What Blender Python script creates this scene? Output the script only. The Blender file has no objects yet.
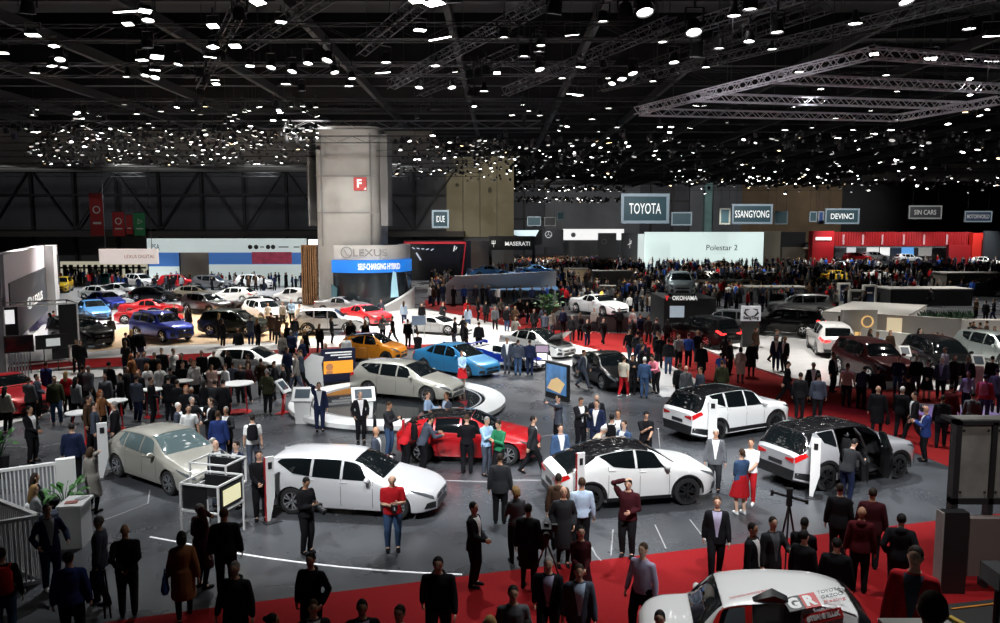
import bpy, bmesh, math, random
from math import pi, sin, cos, sqrt, radians
from mathutils import Vector, Matrix
from mathutils.bvhtree import BVHTree
random.seed(7)
SC = bpy.context.scene
COL = SC.collection
# ---------------------------------------------------------------- camera: 18 mm lens on a gallery 7.2 m above the hall floor
F, Y0, CH = 800.0, 226.0, 7.2
TH = math.atan((311.5 - Y0) / F)
cam = bpy.data.cameras.new('camera'); cam.sensor_width = 36; cam.lens = F * 36 / 1000
cam.clip_start = .1; cam.clip_end = 600
camo = bpy.data.objects.new('camera', cam); COL.objects.link(camo)
camo.location = (0, 0, CH); camo.rotation_euler = (pi / 2 - TH, 0, 0); SC.camera = camo

def ray(px, py):
    u = (px - 500) / F; v = (py - 311.5) / F
    return u, cos(TH) - v * sin(TH), -sin(TH) - v * cos(TH)
def G(px, py, z=0.0):            # where a sight line meets the level z
    u, fy, fz = ray(px, py); t = (z - CH) / fz
    return Vector((u * t, fy * t, z))
def at(px, py, D):               # the point of a sight line at depth D
    u, fy, fz = ray(px, py); t = D / fy
    return Vector((u * t, D, CH + fz * t))
def proj(p):
    d = p[1] * cos(TH) + (CH - p[2]) * sin(TH); v = (CH - p[2]) * cos(TH) - p[1] * sin(TH)
    return 500 + F * p[0] / d, 311.5 + F * v / d

# ---------------------------------------------------------------- materials
_M = {}
def M(name, col, rough=.5, metal=0.0, emit=0.0, coat=0.0, spec=.5, noise=0.0, nscale=8.0, bump=0.0):
    if name in _M: return _M[name]
    m = bpy.data.materials.new(name); m.use_nodes = True
    nt = m.node_tree; b = nt.nodes['Principled BSDF']
    c = tuple(col) + (1,)
    b.inputs['Base Color'].default_value = c
    b.inputs['Roughness'].default_value = rough
    b.inputs['Metallic'].default_value = metal
    b.inputs['Specular IOR Level'].default_value = spec
    b.inputs['Coat Weight'].default_value = coat
    b.inputs['Coat Roughness'].default_value = .04
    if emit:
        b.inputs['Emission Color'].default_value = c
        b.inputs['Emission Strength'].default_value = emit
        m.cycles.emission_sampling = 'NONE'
    if noise or bump:
        tc = nt.nodes.new('ShaderNodeTexCoord'); n = nt.nodes.new('ShaderNodeTexNoise')
        n.inputs['Scale'].default_value = nscale; n.inputs['Detail'].default_value = 4
        nt.links.new(tc.outputs['Object'], n.inputs['Vector'])
        if noise:
            r = nt.nodes.new('ShaderNodeValToRGB')
            r.color_ramp.elements[0].position = .3; r.color_ramp.elements[1].position = .7
            r.color_ramp.elements[0].color = tuple(x * (1 - noise) for x in col) + (1,)
            r.color_ramp.elements[1].color = tuple(min(1, x * (1 + noise)) for x in col) + (1,)
            nt.links.new(n.outputs['Fac'], r.inputs['Fac']); nt.links.new(r.outputs['Color'], b.inputs['Base Color'])
        if bump:
            bp = nt.nodes.new('ShaderNodeBump'); bp.inputs['Strength'].default_value = bump; bp.inputs['Distance'].default_value = .01
            nt.links.new(n.outputs['Fac'], bp.inputs['Height']); nt.links.new(bp.outputs['Normal'], b.inputs['Normal'])
    _M[name] = m
    return m

# ---------------------------------------------------------------- objects
def tag(o, label=None, cat=None, group=None, kind=None):
    if label: o['label'] = label
    if cat: o['category'] = cat
    if group: o['group'] = group
    if kind: o['kind'] = kind
    return o
def empty(name, loc=(0, 0, 0), rz=0.0, label=None, cat=None, group=None):
    o = bpy.data.objects.new(name, None); COL.objects.link(o)
    o.location = loc; o.rotation_euler = (0, 0, rz); o.empty_display_size = .2
    return tag(o, label, cat, group)
def link(name, me, parent=None, mats=None):
    o = bpy.data.objects.new(name, me); COL.objects.link(o)
    if parent is not None: o.parent = parent
    if mats:
        for i, m in enumerate(mats):
            if i < len(o.material_slots):
                o.material_slots[i].link = 'OBJECT'; o.material_slots[i].material = m
    return o

class MB:
    """verts and faces of one mesh"""
    def __init__(s): s.v = []; s.f = []; s.m = []; s.k = 0
    def mat(s, k): s.k = k; return s
    def add(s, vs, fs):
        b = len(s.v); s.v.extend(Vector(v) for v in vs)
        for f in fs: s.f.append([b + i for i in f]); s.m.append(s.k)
        return s
    def box(s, x0, x1, y0, y1, z0, z1, T=None):
        vs = [Vector((x, y, z)) for z in (z0, z1) for y in (y0, y1) for x in (x0, x1)]
        if T is not None: vs = [T @ v for v in vs]
        return s.add(vs, [(0, 2, 3, 1), (4, 5, 7, 6), (0, 1, 5, 4), (1, 3, 7, 5), (3, 2, 6, 7), (2, 0, 4, 6)])
    def bar(s, a, b, w, h=None, up=(0, 0, 1)):      # rectangular bar from a to b
        a = Vector(a); b = Vector(b); h = h or w; d = (b - a).normalized(); u = Vector(up)
        if abs(d.dot(u)) > .98: u = Vector((0, 1, 0))
        x = d.cross(u).normalized() * w / 2; y = x.cross(d).normalized() * h / 2
        vs = [p + x * i + y * j for p in (a, b) for (i, j) in ((-1, -1), (1, -1), (1, 1), (-1, 1))]
        return s.add(vs, [(3, 2, 1, 0), (4, 5, 6, 7), (0, 1, 5, 4), (1, 2, 6, 5), (2, 3, 7, 6), (3, 0, 4, 7)])
    def tube(s, pts, rs, n=8, cap=True):
        pts = [Vector(p) for p in pts]
        if not isinstance(rs, (list, tuple)): rs = [rs] * len(pts)
        d0 = (pts[1] - pts[0]).normalized(); ref = Vector((0, 0, 1)) if abs(d0.z) < .9 else Vector((0, 1, 0))
        vs = []; fs = []
        for i, p in enumerate(pts):
            d = (pts[min(i + 1, len(pts) - 1)] - pts[max(i - 1, 0)]).normalized()
            x = d.cross(ref).normalized(); y = x.cross(d).normalized()
            vs += [p + (x * cos(2 * pi * k / n) + y * sin(2 * pi * k / n)) * rs[i] for k in range(n)]
        for i in range(len(pts) - 1):
            for k in range(n):
                a = i * n + k; b = i * n + (k + 1) % n
                fs.append((a, b, b + n, a + n))
        if cap: fs.append(tuple(range(n - 1, -1, -1))); fs.append(tuple(range((len(pts) - 1) * n, len(pts) * n)))
        return s.add(vs, fs)
    def rings(s, rg, cap=True):                     # rings: equal-length lists of points
        n = len(rg[0]); vs = [p for r in rg for p in r]; fs = []
        for i in range(len(rg) - 1):
            for k in range(n):
                a = i * n + k; b = i * n + (k + 1) % n
                fs.append((a, b, b + n, a + n))
        if cap: fs.append(tuple(range(n - 1, -1, -1))); fs.append(tuple(range((len(rg) - 1) * n, len(rg) * n)))
        return s.add(vs, fs)
    def lathe(s, prof, n=20, T=None, close=False, cap=True):     # profile (r, z) round z
        vs = []; fs = []
        for r, z in prof: vs += [Vector((r * cos(2 * pi * k / n), r * sin(2 * pi * k / n), z)) for k in range(n)]
        if T is not None: vs = [T @ v for v in vs]
        m = len(prof)
        for i in range(m if close else m - 1):
            for k in range(n):
                a = i * n + k; b = i * n + (k + 1) % n; c = (i + 1) % m * n
                fs.append((a, b, c + (k + 1) % n, c + k))
        if not close and cap:
            if prof[0][0] > 1e-5: fs.append(tuple(range(n - 1, -1, -1)))
            if prof[-1][0] > 1e-5: fs.append(tuple(range((m - 1) * n, m * n)))
        return s.add(vs, fs)
    def ball(s, c, r, n=10, m=6, T=None):
        c = Vector(c); r = Vector(r) if hasattr(r, '__len__') else Vector((r, r, r))
        vs = []; fs = []
        for i in range(m + 1):
            a = pi * (i + .001 * (i == 0) - .001 * (i == m)) / m
            vs += [Vector((r.x * sin(a) * cos(2 * pi * k / n), r.y * sin(a) * sin(2 * pi * k / n), -r.z * cos(a))) for k in range(n)]
        if T is not None: vs = [T @ v for v in vs]
        vs = [v + c for v in vs]
        for i in range(m):
            for k in range(n): fs.append((i * n + k, i * n + (k + 1) % n, (i + 1) * n + (k + 1) % n, (i + 1) * n + k))
        return s.add(vs, fs)
    def prism(s, poly, z0, z1):                     # outline in x, y
        n = len(poly)
        vs = [Vector((p[0], p[1], z)) for z in (z0, z1) for p in poly]
        return s.add(vs, [tuple(range(n - 1, -1, -1)), tuple(range(n, 2 * n))] + [(i, (i + 1) % n, n + (i + 1) % n, n + i) for i in range(n)])
    def mesh(s, name, mats, smooth=None):
        me = bpy.data.meshes.new(name)
        me.from_pydata([tuple(v) for v in s.v], [], s.f)
        for m in (mats if isinstance(mats, (list, tuple)) else [mats]): me.materials.append(m)
        if any(s.m): me.polygons.foreach_set('material_index', s.m)
        if smooth:
            me.polygons.foreach_set('use_smooth', [True] * len(s.f))
            me.set_sharp_from_angle(angle=radians(smooth))
        me.update()
        return me
    def build(s, name, mats, parent=None, smooth=None):
        return link(name, s.mesh(name, mats, smooth), parent)

def T_(x=0, y=0, z=0, rz=0, rx=0, ry=0):
    return Matrix.Translation((x, y, z)) @ Matrix.Rotation(rz, 4, 'Z') @ Matrix.Rotation(ry, 4, 'Y') @ Matrix.Rotation(rx, 4, 'X')

_FC = {}
def text(s, size, mat, parent, loc, rot, name='lettering', width=None, depth=.004, bold=0.0, shear=0.0):
    """raised lettering turned into a mesh; loc is its centre"""
    cu = bpy.data.curves.new('t', 'FONT'); cu.body = s; cu.size = size; cu.align_x = 'CENTER'; cu.align_y = 'CENTER'
    cu.extrude = depth; cu.offset = bold; cu.shear = shear; cu.resolution_u = 3
    o = bpy.data.objects.new('t', cu); COL.objects.link(o)
    dg = bpy.context.evaluated_depsgraph_get(); me = bpy.data.meshes.new_from_object(o.evaluated_get(dg))
    bpy.data.objects.remove(o); bpy.data.curves.remove(cu)
    xs = [v.co.x for v in me.vertices]; ys = [v.co.y for v in me.vertices]
    if xs:
        cx = (max(xs) + min(xs)) / 2; cy = (max(ys) + min(ys)) / 2
        k = width / (max(xs) - min(xs)) if width else 1
        for v in me.vertices: v.co.x = (v.co.x - cx) * k; v.co.y -= cy
    me.materials.clear(); me.materials.append(mat)
    r = link(name, me, parent); r.location = loc; r.rotation_euler = rot
    return r

def hermite(pts):
    """monotone cubic through (t, v) pairs"""
    x = [p[0] for p in pts]; y = [p[1] for p in pts]; n = len(x)
    d = [(y[i + 1] - y[i]) / (x[i + 1] - x[i]) for i in range(n - 1)]
    m = [d[0]] + [0 if d[i - 1] * d[i] <= 0 else 2 * d[i - 1] * d[i] / (d[i - 1] + d[i]) for i in range(1, n - 1)] + [d[-1]]
    def f(t):
        if t <= x[0]: return y[0]
        if t >= x[-1]: return y[-1]
        i = max(k for k in range(n - 1) if x[k] <= t)
        h = x[i + 1] - x[i]; s = (t - x[i]) / h
        return (1 + 2 * s) * (1 - s) ** 2 * y[i] + s * (1 - s) ** 2 * h * m[i] + s * s * (3 - 2 * s) * y[i + 1] + s * s * (s - 1) * h * m[i + 1]
    return f

# ================================================================ cars
CT = {
 'hatch': dict(L=4.37, W=.895, wb=2.64, fo=.93, R=.335, zc=.17, ws=(.29, .475), rr=.85, bb=.965,
   top=[(0,.60),(.02,.68),(.07,.77),(.2,.92),(.29,1.0),(.38,1.22),(.475,1.40),(.6,1.435),(.75,1.40),(.85,1.33),(.93,1.10),(.965,.98),(1,.90)],
   belt=[(0,.56),(.06,.70),(.2,.84),(.3,.93),(.6,.96),(.85,1.02),(.95,.97),(1,.86)],
   win=[[(.36,6.3),(.535,6.3),(.535,9.6),(.44,9.6)],[(.55,6.3),(.72,6.3),(.72,9.6),(.55,9.6)],[(.735,6.4),(.80,7.6),(.775,9.4),(.735,9.5)]]),
 'wagon': dict(L=4.65, W=.895, wb=2.70, fo=.95, R=.335, zc=.16, ws=(.275, .45), rr=.91, bb=.975,
   top=[(0,.60),(.02,.68),(.07,.77),(.2,.92),(.275,.99),(.36,1.22),(.45,1.40),(.57,1.455),(.75,1.44),(.88,1.40),(.91,1.37),(.955,1.12),(.975,1.0),(1,.90)],
   belt=[(0,.56),(.06,.70),(.2,.84),(.3,.93),(.6,.96),(.88,1.04),(.95,1.0),(1,.86)],
   win=[[(.34,6.3),(.50,6.3),(.50,9.6),(.42,9.6)],[(.515,6.3),(.67,6.3),(.67,9.6),(.515,9.6)],[(.685,6.35),(.78,6.9),(.88,8.6),(.84,9.5),(.685,9.6)]]),
 'suv': dict(L=4.60, W=.93, wb=2.69, fo=.94, R=.37, zc=.21, ws=(.275, .42), rr=.90, bb=.97, clad=1, duo=1,
   top=[(0,.78),(.02,.90),(.06,1.0),(.2,1.10),(.275,1.14),(.35,1.40),(.42,1.60),(.55,1.685),(.75,1.67),(.9,1.60),(.945,1.30),(.97,1.12),(1,1.02)],
   belt=[(0,.74),(.05,.90),(.2,1.03),(.3,1.08),(.6,1.12),(.85,1.19),(.95,1.12),(1,.98)],
   win=[[(.335,6.3),(.50,6.3),(.50,9.6),(.40,9.6)],[(.515,6.3),(.69,6.4),(.69,9.6),(.515,9.6)],[(.71,6.9),(.80,7.6),(.84,9.3),(.71,9.5)]]),
 'cross': dict(L=4.39, W=.90, wb=2.64, fo=.92, R=.365, zc=.19, ws=(.27, .44), rr=.80, bb=.94, clad=2, duo=1,
   top=[(0,.68),(.02,.80),(.06,.90),(.2,1.04),(.27,1.09),(.36,1.34),(.44,1.50),(.54,1.55),(.68,1.50),(.80,1.38),(.88,1.22),(.94,1.08),(.97,1.04),(1,.94)],
   belt=[(0,.64),(.05,.80),(.2,.98),(.3,1.02),(.55,1.06),(.75,1.16),(.85,1.14),(.95,1.0),(1,.88)],
   win=[[(.335,6.3),(.52,6.3),(.52,9.6),(.415,9.6)],[(.535,6.3),(.66,6.5),(.745,8.9),(.70,9.5),(.535,9.6)]]),
 'sedan': dict(L=4.85, W=.92, wb=2.85, fo=.97, R=.345, zc=.16, ws=(.27, .43), rr=.67, bb=.84,
   top=[(0,.58),(.02,.68),(.07,.78),(.2,.93),(.27,.99),(.35,1.22),(.43,1.39),(.53,1.445),(.67,1.37),(.76,1.20),(.84,1.08),(.96,1.03),(1,.88)],
   belt=[(0,.55),(.06,.72),(.2,.86),(.3,.94),(.6,.97),(.85,1.02),(.96,.98),(1,.82)],
   win=[[(.33,6.3),(.505,6.3),(.505,9.6),(.40,9.6)],[(.52,6.3),(.665,6.4),(.70,7.3),(.665,9.4),(.52,9.6)]]),
 'fast': dict(L=4.60, W=.89, wb=2.70, fo=.96, R=.33, zc=.15, ws=(.235, .45), rr=.70, bb=.95,
   top=[(0,.56),(.02,.66),(.07,.76),(.17,.88),(.235,.96),(.34,1.22),(.45,1.43),(.54,1.475),(.70,1.40),(.85,1.20),(.95,1.06),(.975,1.04),(1,.88)],
   belt=[(0,.53),(.06,.70),(.2,.84),(.3,.92),(.6,.98),(.85,1.06),(.95,1.0),(1,.82)],
   win=[[(.32,6.3),(.50,6.3),(.50,9.6),(.42,9.6)],[(.515,6.3),(.665,6.4),(.665,9.6),(.515,9.6)],[(.68,6.5),(.77,7.2),(.72,9.0),(.68,9.4)]]),
 'mini': dict(L=3.46, W=.81, wb=2.34, fo=.70, R=.30, zc=.16, ws=(.25, .44), rr=.88, bb=.97,
   top=[(0,.62),(.03,.74),(.08,.84),(.2,.96),(.25,1.0),(.35,1.24),(.44,1.41),(.56,1.46),(.75,1.42),(.88,1.34),(.94,1.15),(.97,1.02),(1,.92)],
   belt=[(0,.58),(.06,.76),(.2,.88),(.3,.92),(.6,.97),(.85,1.06),(.95,.98),(1,.88)],
   win=[[(.34,6.3),(.56,6.3),(.56,9.6),(.42,9.6)],[(.58,6.3),(.74,6.8),(.80,8.3),(.58,9.5)]]),
 'super': dict(L=4.65, W=.98, wb=2.70, fo=1.05, R=.35, zc=.12, ws=(.30, .49), rr=.66, bb=.86,
   top=[(0,.36),(.02,.44),(.08,.58),(.2,.74),(.30,.80),(.40,1.0),(.49,1.12),(.57,1.16),(.66,1.11),(.78,.97),(.86,.90),(.96,.88),(1,.74)],
   belt=[(0,.33),(.06,.54),(.2,.78),(.32,.78),(.6,.82),(.75,.92),(.9,.86),(1,.70)],
   win=[[(.38,6.4),(.57,6.4),(.60,8.8),(.55,9.5),(.47,9.5)]]),
 'coupe': dict(L=4.71, W=.95, wb=2.78, fo=.97, R=.35, zc=.13, ws=(.31, .47), rr=.66, bb=.83,
   top=[(0,.58),(.02,.68),(.07,.78),(.2,.90),(.31,.96),(.39,1.18),(.47,1.33),(.55,1.37),(.66,1.30),(.76,1.14),(.83,1.05),(.96,1.04),(1,.86)],
   belt=[(0,.55),(.06,.72),(.2,.87),(.32,.92),(.6,.94),(.8,1.0),(.95,.98),(1,.80)],
   win=[[(.37,6.3),(.56,6.3),(.56,9.6),(.445,9.6)],[(.575,6.4),(.66,7.2),(.64,9.0),(.575,9.5)]]),
 'bigsuv': dict(L=4.90, W=.96, wb=2.83, fo=.95, R=.385, zc=.22, ws=(.27, .41), rr=.91, bb=.97, clad=2,
   top=[(0,.84),(.02,.96),(.06,1.05),(.2,1.16),(.27,1.19),(.34,1.46),(.41,1.68),(.55,1.77),(.75,1.76),(.91,1.69),(.95,1.35),(.97,1.16),(1,1.05)],
   belt=[(0,.80),(.05,.96),(.2,1.08),(.3,1.13),(.6,1.16),(.85,1.22),(.95,1.15),(1,1.0)],
   win=[[(.33,6.3),(.50,6.3),(.50,9.6),(.39,9.6)],[(.515,6.3),(.69,6.4),(.69,9.6),(.515,9.6)],[(.71,6.4),(.83,6.9),(.88,9.2),(.71,9.5)]]),
 'rally': dict(L=3.95, W=.92, wb=2.40, fo=.72, R=.42, zc=.34, ws=(.22, .34), rr=.87, bb=.975, clad=2,
   top=[(0,.95),(.02,1.05),(.06,1.14),(.14,1.22),(.22,1.27),(.28,1.55),(.34,1.76),(.45,1.85),(.60,1.90),(.72,1.90),(.80,1.86),(.88,1.76),(.95,1.50),(.975,1.32),(1,1.16)],
   belt=[(0,.95),(.05,1.10),(.2,1.20),(.3,1.23),(.6,1.26),(.8,1.28),(.95,1.22),(1,1.10)],
   win=[[(.28,6.3),(.41,6.3),(.41,9.4),(.34,9.4)]]),
}
def car_fn(c):
    L, W, zc, R = c['L'], c['W'], c['zc'], c['R']
    top, belt = hermite(c['top']), hermite(c['belt'])
    xf = L / 2 - c['fo']; xr = xf - c['wb']; Ra = R + .055
    w0, w1 = c['ws']; rr, bb = c['rr'], c['bb']
    def ss(a, b, t):
        t = max(0, min(1, (t - a) / (b - a))); return t * t * (3 - 2 * t)
    def sec(t):
        x = L / 2 - t * L
        w = W * (1 - .36 * max(0, 1 - t / .13) ** 2.3 - .20 * max(0, 1 - (1 - t) / .10) ** 2.2)
        zt = top(t); zb = min(belt(t), zt - .012)
        z0 = zc + .07 * max(0, 1 - t / .08) + .12 * max(0, 1 - (1 - t) / .10)
        cb = ss(w0, w1, t) * (1 - ss(rr, bb + .02, t) * .9)
        wr = w * (.84 * (1 - cb) + .715 * cb); zr = zt - .055 * cb - (1 - cb) * (zt - zb) * .22
        d = zb - z0
        p = [(0, z0), (w * .80, z0), (w * .95, z0 + .05), (w * .995, z0 + .32 * d), (w * .985, z0 + .60 * d), (w * 1.0, z0 + .84 * d), (w * .945, zb)]
        for s in (.06, .5, .93, 1):
            p.append((w * .945 * (1 - s) + wr * s + .022 * sin(pi * s) * cb, zb * (1 - s) + zr * s))
        p += [(wr * .90, zt - .022 * cb - (zt - zr) * .25 * (1 - cb)), (wr * .5, zt - .004), (0, zt)]
        for xw in (xf, xr):
            dx = abs(x - xw)
            if dx < Ra + .35:
                k = .018 * max(0, 1 - dx / (Ra + .35))
                for j in (2, 3, 4, 5): p[j] = (p[j][0] + k, p[j][1])
            if dx < Ra:
                za = R + sqrt(Ra * Ra - dx * dx)
                for j in range(0, 6): p[j] = (p[j][0], max(p[j][1], min(za, p[6][1] - .03 + .004 * j)))
        return p
    def P(t, j, sd=1):
        p = sec(t); j = max(0, min(13, j)); i = min(12, int(j)); f = j - i
        return Vector((L / 2 - t * L, sd * (p[i][0] * (1 - f) + p[i + 1][0] * f), p[i][1] * (1 - f) + p[i + 1][1] * f))
    def N(t, j, sd=1):
        e = .004
        a = P(min(1, t + e), j, sd) - P(max(0, t - e), j, sd); b = P(t, min(13, j + .15), sd) - P(t, max(0, j - .15), sd)
        n = a.cross(b)
        if n.length < 1e-9: return Vector((0, 0, 1))
        n.normalize()
        if n.y * sd < -.02 or (abs(n.y) <= .02 and n.z < 0): n = -n
        if j >= 10 and n.z < 0: n = -n
        return n
    return sec, P, N, xf, xr, Ra

def poly_grid(q, n, m):
    """a quad (or a five-cornered outline, split) as an n x m net of parameters"""
    return [[tuple((q[0][k] * (1 - a) + q[1][k] * a) * (1 - b) + (q[3][k] * (1 - a) + q[2][k] * a) * b for k in (0, 1)) for a in [i / n for i in range(n + 1)]] for b in [i / m for i in range(m + 1)]]

_CAR = {}
def car_parts(typ, detail=2, opened=None):
    key = (typ, detail, opened)
    if key in _CAR: return _CAR[key]
    c = CT[typ]; sec, P, N, xf, xr, Ra = car_fn(c); L, W, R = c['L'], c['W'], c['R']
    parts = []                                      # (name, mesh, material key, location, parent index)
    ts = set([0, .006, .018, .035, .06, .09, .13, .9, .94, .965, .985, .995, 1])
    nst = 34 if detail > 1 else 20
    ts |= {i / nst for i in range(nst + 1)} | {p[0] for p in c['top']}
    for xw in (xf, xr):
        n = 12 if detail > 1 else 6
        for k in range(n + 1):
            x = xw + Ra * cos(pi * k / n) * .9999; ts.add((L / 2 - x) / L)
        for e in (1.0005, 1.06): ts |= {(L / 2 - xw - Ra * e) / L, (L / 2 - xw + Ra * e) / L}
    ts = sorted(t for t in ts if 0 <= t <= 1); ts = [t for i, t in enumerate(ts) if i == 0 or t - ts[i - 1] > 1e-5]
    S = [sec(t) for t in ts]
    body = MB(); under = MB()
    n = len(ts)
    vs = [Vector((L / 2 - t * L, sd * y, z)) for sd in (1, -1) for t, p in zip(ts, S) for (y, z) in p]
    fb, fu = [], []
    for h in (0, 1):
        for i in range(n - 1):
            tm = (ts[i] + ts[i + 1]) / 2
            for j in range(13):
                if opened and h == 1 and j >= 2 and j < 10 and opened[0] < tm < opened[1]: continue
                a = h * n * 14 + i * 14 + j; f = (a, a + 1, a + 15, a + 14) if h else (a, a + 14, a + 15, a + 1)
                (fu if j < 1 else fb).append(f)
    for e in (0, n - 1):
        f = [e * 14 + j for j in range(14)] + [n * 14 + e * 14 + j for j in range(12, 0, -1)]
        fb.append(tuple(f) if e == 0 else tuple(reversed(f)))
    def used(fs):
        ids = sorted({i for f in fs for i in f}); mp = {a: b for b, a in enumerate(ids)}
        m = MB(); m.add([vs[i] for i in ids], [[mp[i] for i in f] for f in fs]); return m
    def weld(me):
        bm = bmesh.new(); bm.from_mesh(me); bmesh.ops.remove_doubles(bm, verts=bm.verts, dist=.0006)
        bmesh.ops.recalc_face_normals(bm, faces=bm.faces); bm.to_mesh(me); bm.free()
        me.polygons.foreach_set('use_smooth', [True] * len(me.polygons)); me.set_sharp_from_angle(angle=radians(38)); return me
    K = bpy.data.materials['car_trim']
    def put(name, mb, key, loc=(0, 0, 0), par=-1, smooth=40):
        parts.append((name, mb.mesh(name, K, smooth), key, Vector(loc), par)); return len(parts) - 1
    parts.append(('body', weld(used(fb).mesh('body', K)), 'body', Vector(), -1))
    parts.append(('underbody', weld(used(fu).mesh('underbody', K)), 'black', Vector(), -1))
    def patch(qs, off, sd, mb, nn=8, mm=6):
        for q in qs:
            quads = [q] if len(q) == 4 else [[q[0], q[1], q[2], q[4]], [q[4], q[2], q[3], q[3]]] if 0 else ([q] if len(q) == 4 else [[q[0], q[1], q[2], ((q[0][0] + q[4][0]) / 2, (q[0][1] + q[4][1]) / 2)], [((q[0][0] + q[4][0]) / 2, (q[0][1] + q[4][1]) / 2), q[2], q[3], q[4]]])
            for qq in quads:
                g = poly_grid(qq, nn, mm); v = []; f = []
                for row in g: v += [P(t, j, sd) + N(t, j, sd) * off for t, j in row]
                for b in range(mm):
                    for a in range(nn):
                        k = b * (nn + 1) + a; f.append((k, k + 1, k + nn + 2, k + nn + 1) if sd < 0 else (k, k + nn + 1, k + nn + 2, k + 1))
                mb.add(v, f)
        return mb
    def across(t0, t1, je, off, nn=8, je1=None):
        mb = MB(); v = []; f = []
        for i in range(nn + 1):
            t = t0 + (t1 - t0) * i / nn; e = je + ((je1 if je1 else je) - je) * i / nn
            js = [e] + [q for q in (11, 12) if q > e + .02] + [13]; js = (js if len(js) == 4 else [js[0], (js[0] + js[1]) / 2] + js[1:])[:4]
            for j, sd in [(q, -1) for q in js[:3]] + [(13, 1)] + [(q, 1) for q in reversed(js[:3])]:
                v.append(P(t, j, sd) + N(t, j, sd) * off)
        for i in range(nn):
            for k in range(6): a = i * 7 + k; f.append((a, a + 7, a + 8, a + 1))
        return mb.add(v, f)
    w0, w1 = c['ws']; rr, bb = c['rr'], c['bb']
    put('roof', across(w1, rr, 9.95, .012, 14), 'roof')
    put('windscreen', across(w0 + .006, w1 - .004, 10.75, .008), 'glass')
    put('rear_window', across(rr + .012, bb - .006, 10.9, .008), 'glass')
    if c.get('duo'):
        mb = MB()
        for sd in (1, -1): patch([[(rr - .035, 9.0), (bb + .005, 6.3), (bb + .005, 11.0), (rr - .035, 11.0)]], .006, sd, mb, 6, 8)
        k = across(rr - .035, bb + .004, 9.6, .004); mb.add(k.v, k.f); put('upper_tailgate', mb, 'roof')
    for sd in (1, -1):
        if opened and sd < 0:
            put('side_window', patch(c['win'][2:], .007, sd, MB()), 'glass'); continue
        put('side_window', patch(c['win'], .007, sd, MB()), 'glass')
        put('window_trim', patch([[(c['win'][0][0][0] - .012, 5.98), (c['win'][-1][1][0] + .012, 6.15), (c['win'][-1][1][0] + .01, 6.38), (c['win'][0][0][0], 6.3)]], .005, sd, MB(), 10, 1), 'trim')
    # lamps
    for sd in (1, -1):
        put('headlight', patch([[(.008, 4.8), (.12, 5.75), (.14, 6.12), (.014, 5.93)]], .008, sd, MB(), 6, 3), 'lamp')
        put('front_intake', patch([[(.002, 2.3), (.055, 2.6), (.04, 3.7), (.002, 4.3)]], .008, sd, MB(), 4, 4), 'black')
        y = .86 * W; p1 = sec(1.0); zt = p1[6][1]; hl = .17
        mb = MB(); patch([[(.93, 5.15), (.999, 4.75), (.999, 6.0), (.94, 5.9)]], .009, sd, mb, 4, 2)
        pr = [(sd * .40 * W, zt - .10), (sd * .735 * W, zt - .15), (sd * .75 * W, zt - .01), (sd * .42 * W, zt - .05)]
        mb.add([Vector((x, a, b)) for x in (-L / 2 - .012, -L / 2 + .01) for a, b in pr], [(0, 1, 2, 3), (7, 6, 5, 4), (0, 4, 5, 1), (1, 5, 6, 2), (2, 6, 7, 3), (3, 7, 4, 0)])
        put('tail_light', mb, 'tail')
    p0 = sec(0); w = p0[6][0]; zt0 = p0[6][1]; zb0 = p0[0][1]
    def slab(name, pts, x, key, th=.016):
        mb = MB(); k = len(pts); mb.add([Vector((xx, a, b)) for xx in (x, x + th) for a, b in pts], [tuple(range(k)), tuple(range(2 * k - 1, k - 1, -1))] + [(i, i + k, (i + 1) % k + k, (i + 1) % k) for i in range(k)])
        return put(name, mb, key, smooth=None)
    h = zt0 - zb0
    slab('grille', [(-w * .92, zt0 - .20 * h), (-w * .75, zt0 - .05 * h), (w * .75, zt0 - .05 * h), (w * .92, zt0 - .20 * h), (w * .5, zt0 - .30 * h), (-w * .5, zt0 - .30 * h)], L / 2 - .004, 'black')
    slab('lower_grille', [(-w * .95, zb0 + .08 * h), (-w * .7, zb0 + .52 * h), (w * .7, zb0 + .52 * h), (w * .95, zb0 + .08 * h)], L / 2 - .004, 'black')
    slab('badge', [(.07 * cos(a * pi / 5), zt0 - .14 * h + .045 * sin(a * pi / 5)) for a in range(10)], L / 2 + .014, 'chrome', .006)
    slab('number_plate', [(-.26, .0 + p1[6][1] - .30), (-.26, p1[6][1] - .19), (.26, p1[6][1] - .19), (.26, p1[6][1] - .30)], -L / 2 - .016, 'plate')
    if c.get('clad') or 1:
        q = p1[6][1]; z2 = p1[0][1]; ww = p1[3][0]; hz = z2 + (.30 if c.get('clad') == 1 else .16 if c.get('clad') else .12)
        slab('rear_bumper_panel', [(-ww * .9, z2), (-ww * .985, hz), (ww * .985, hz), (ww * .9, z2)], -L / 2 - .014, 'black')
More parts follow.
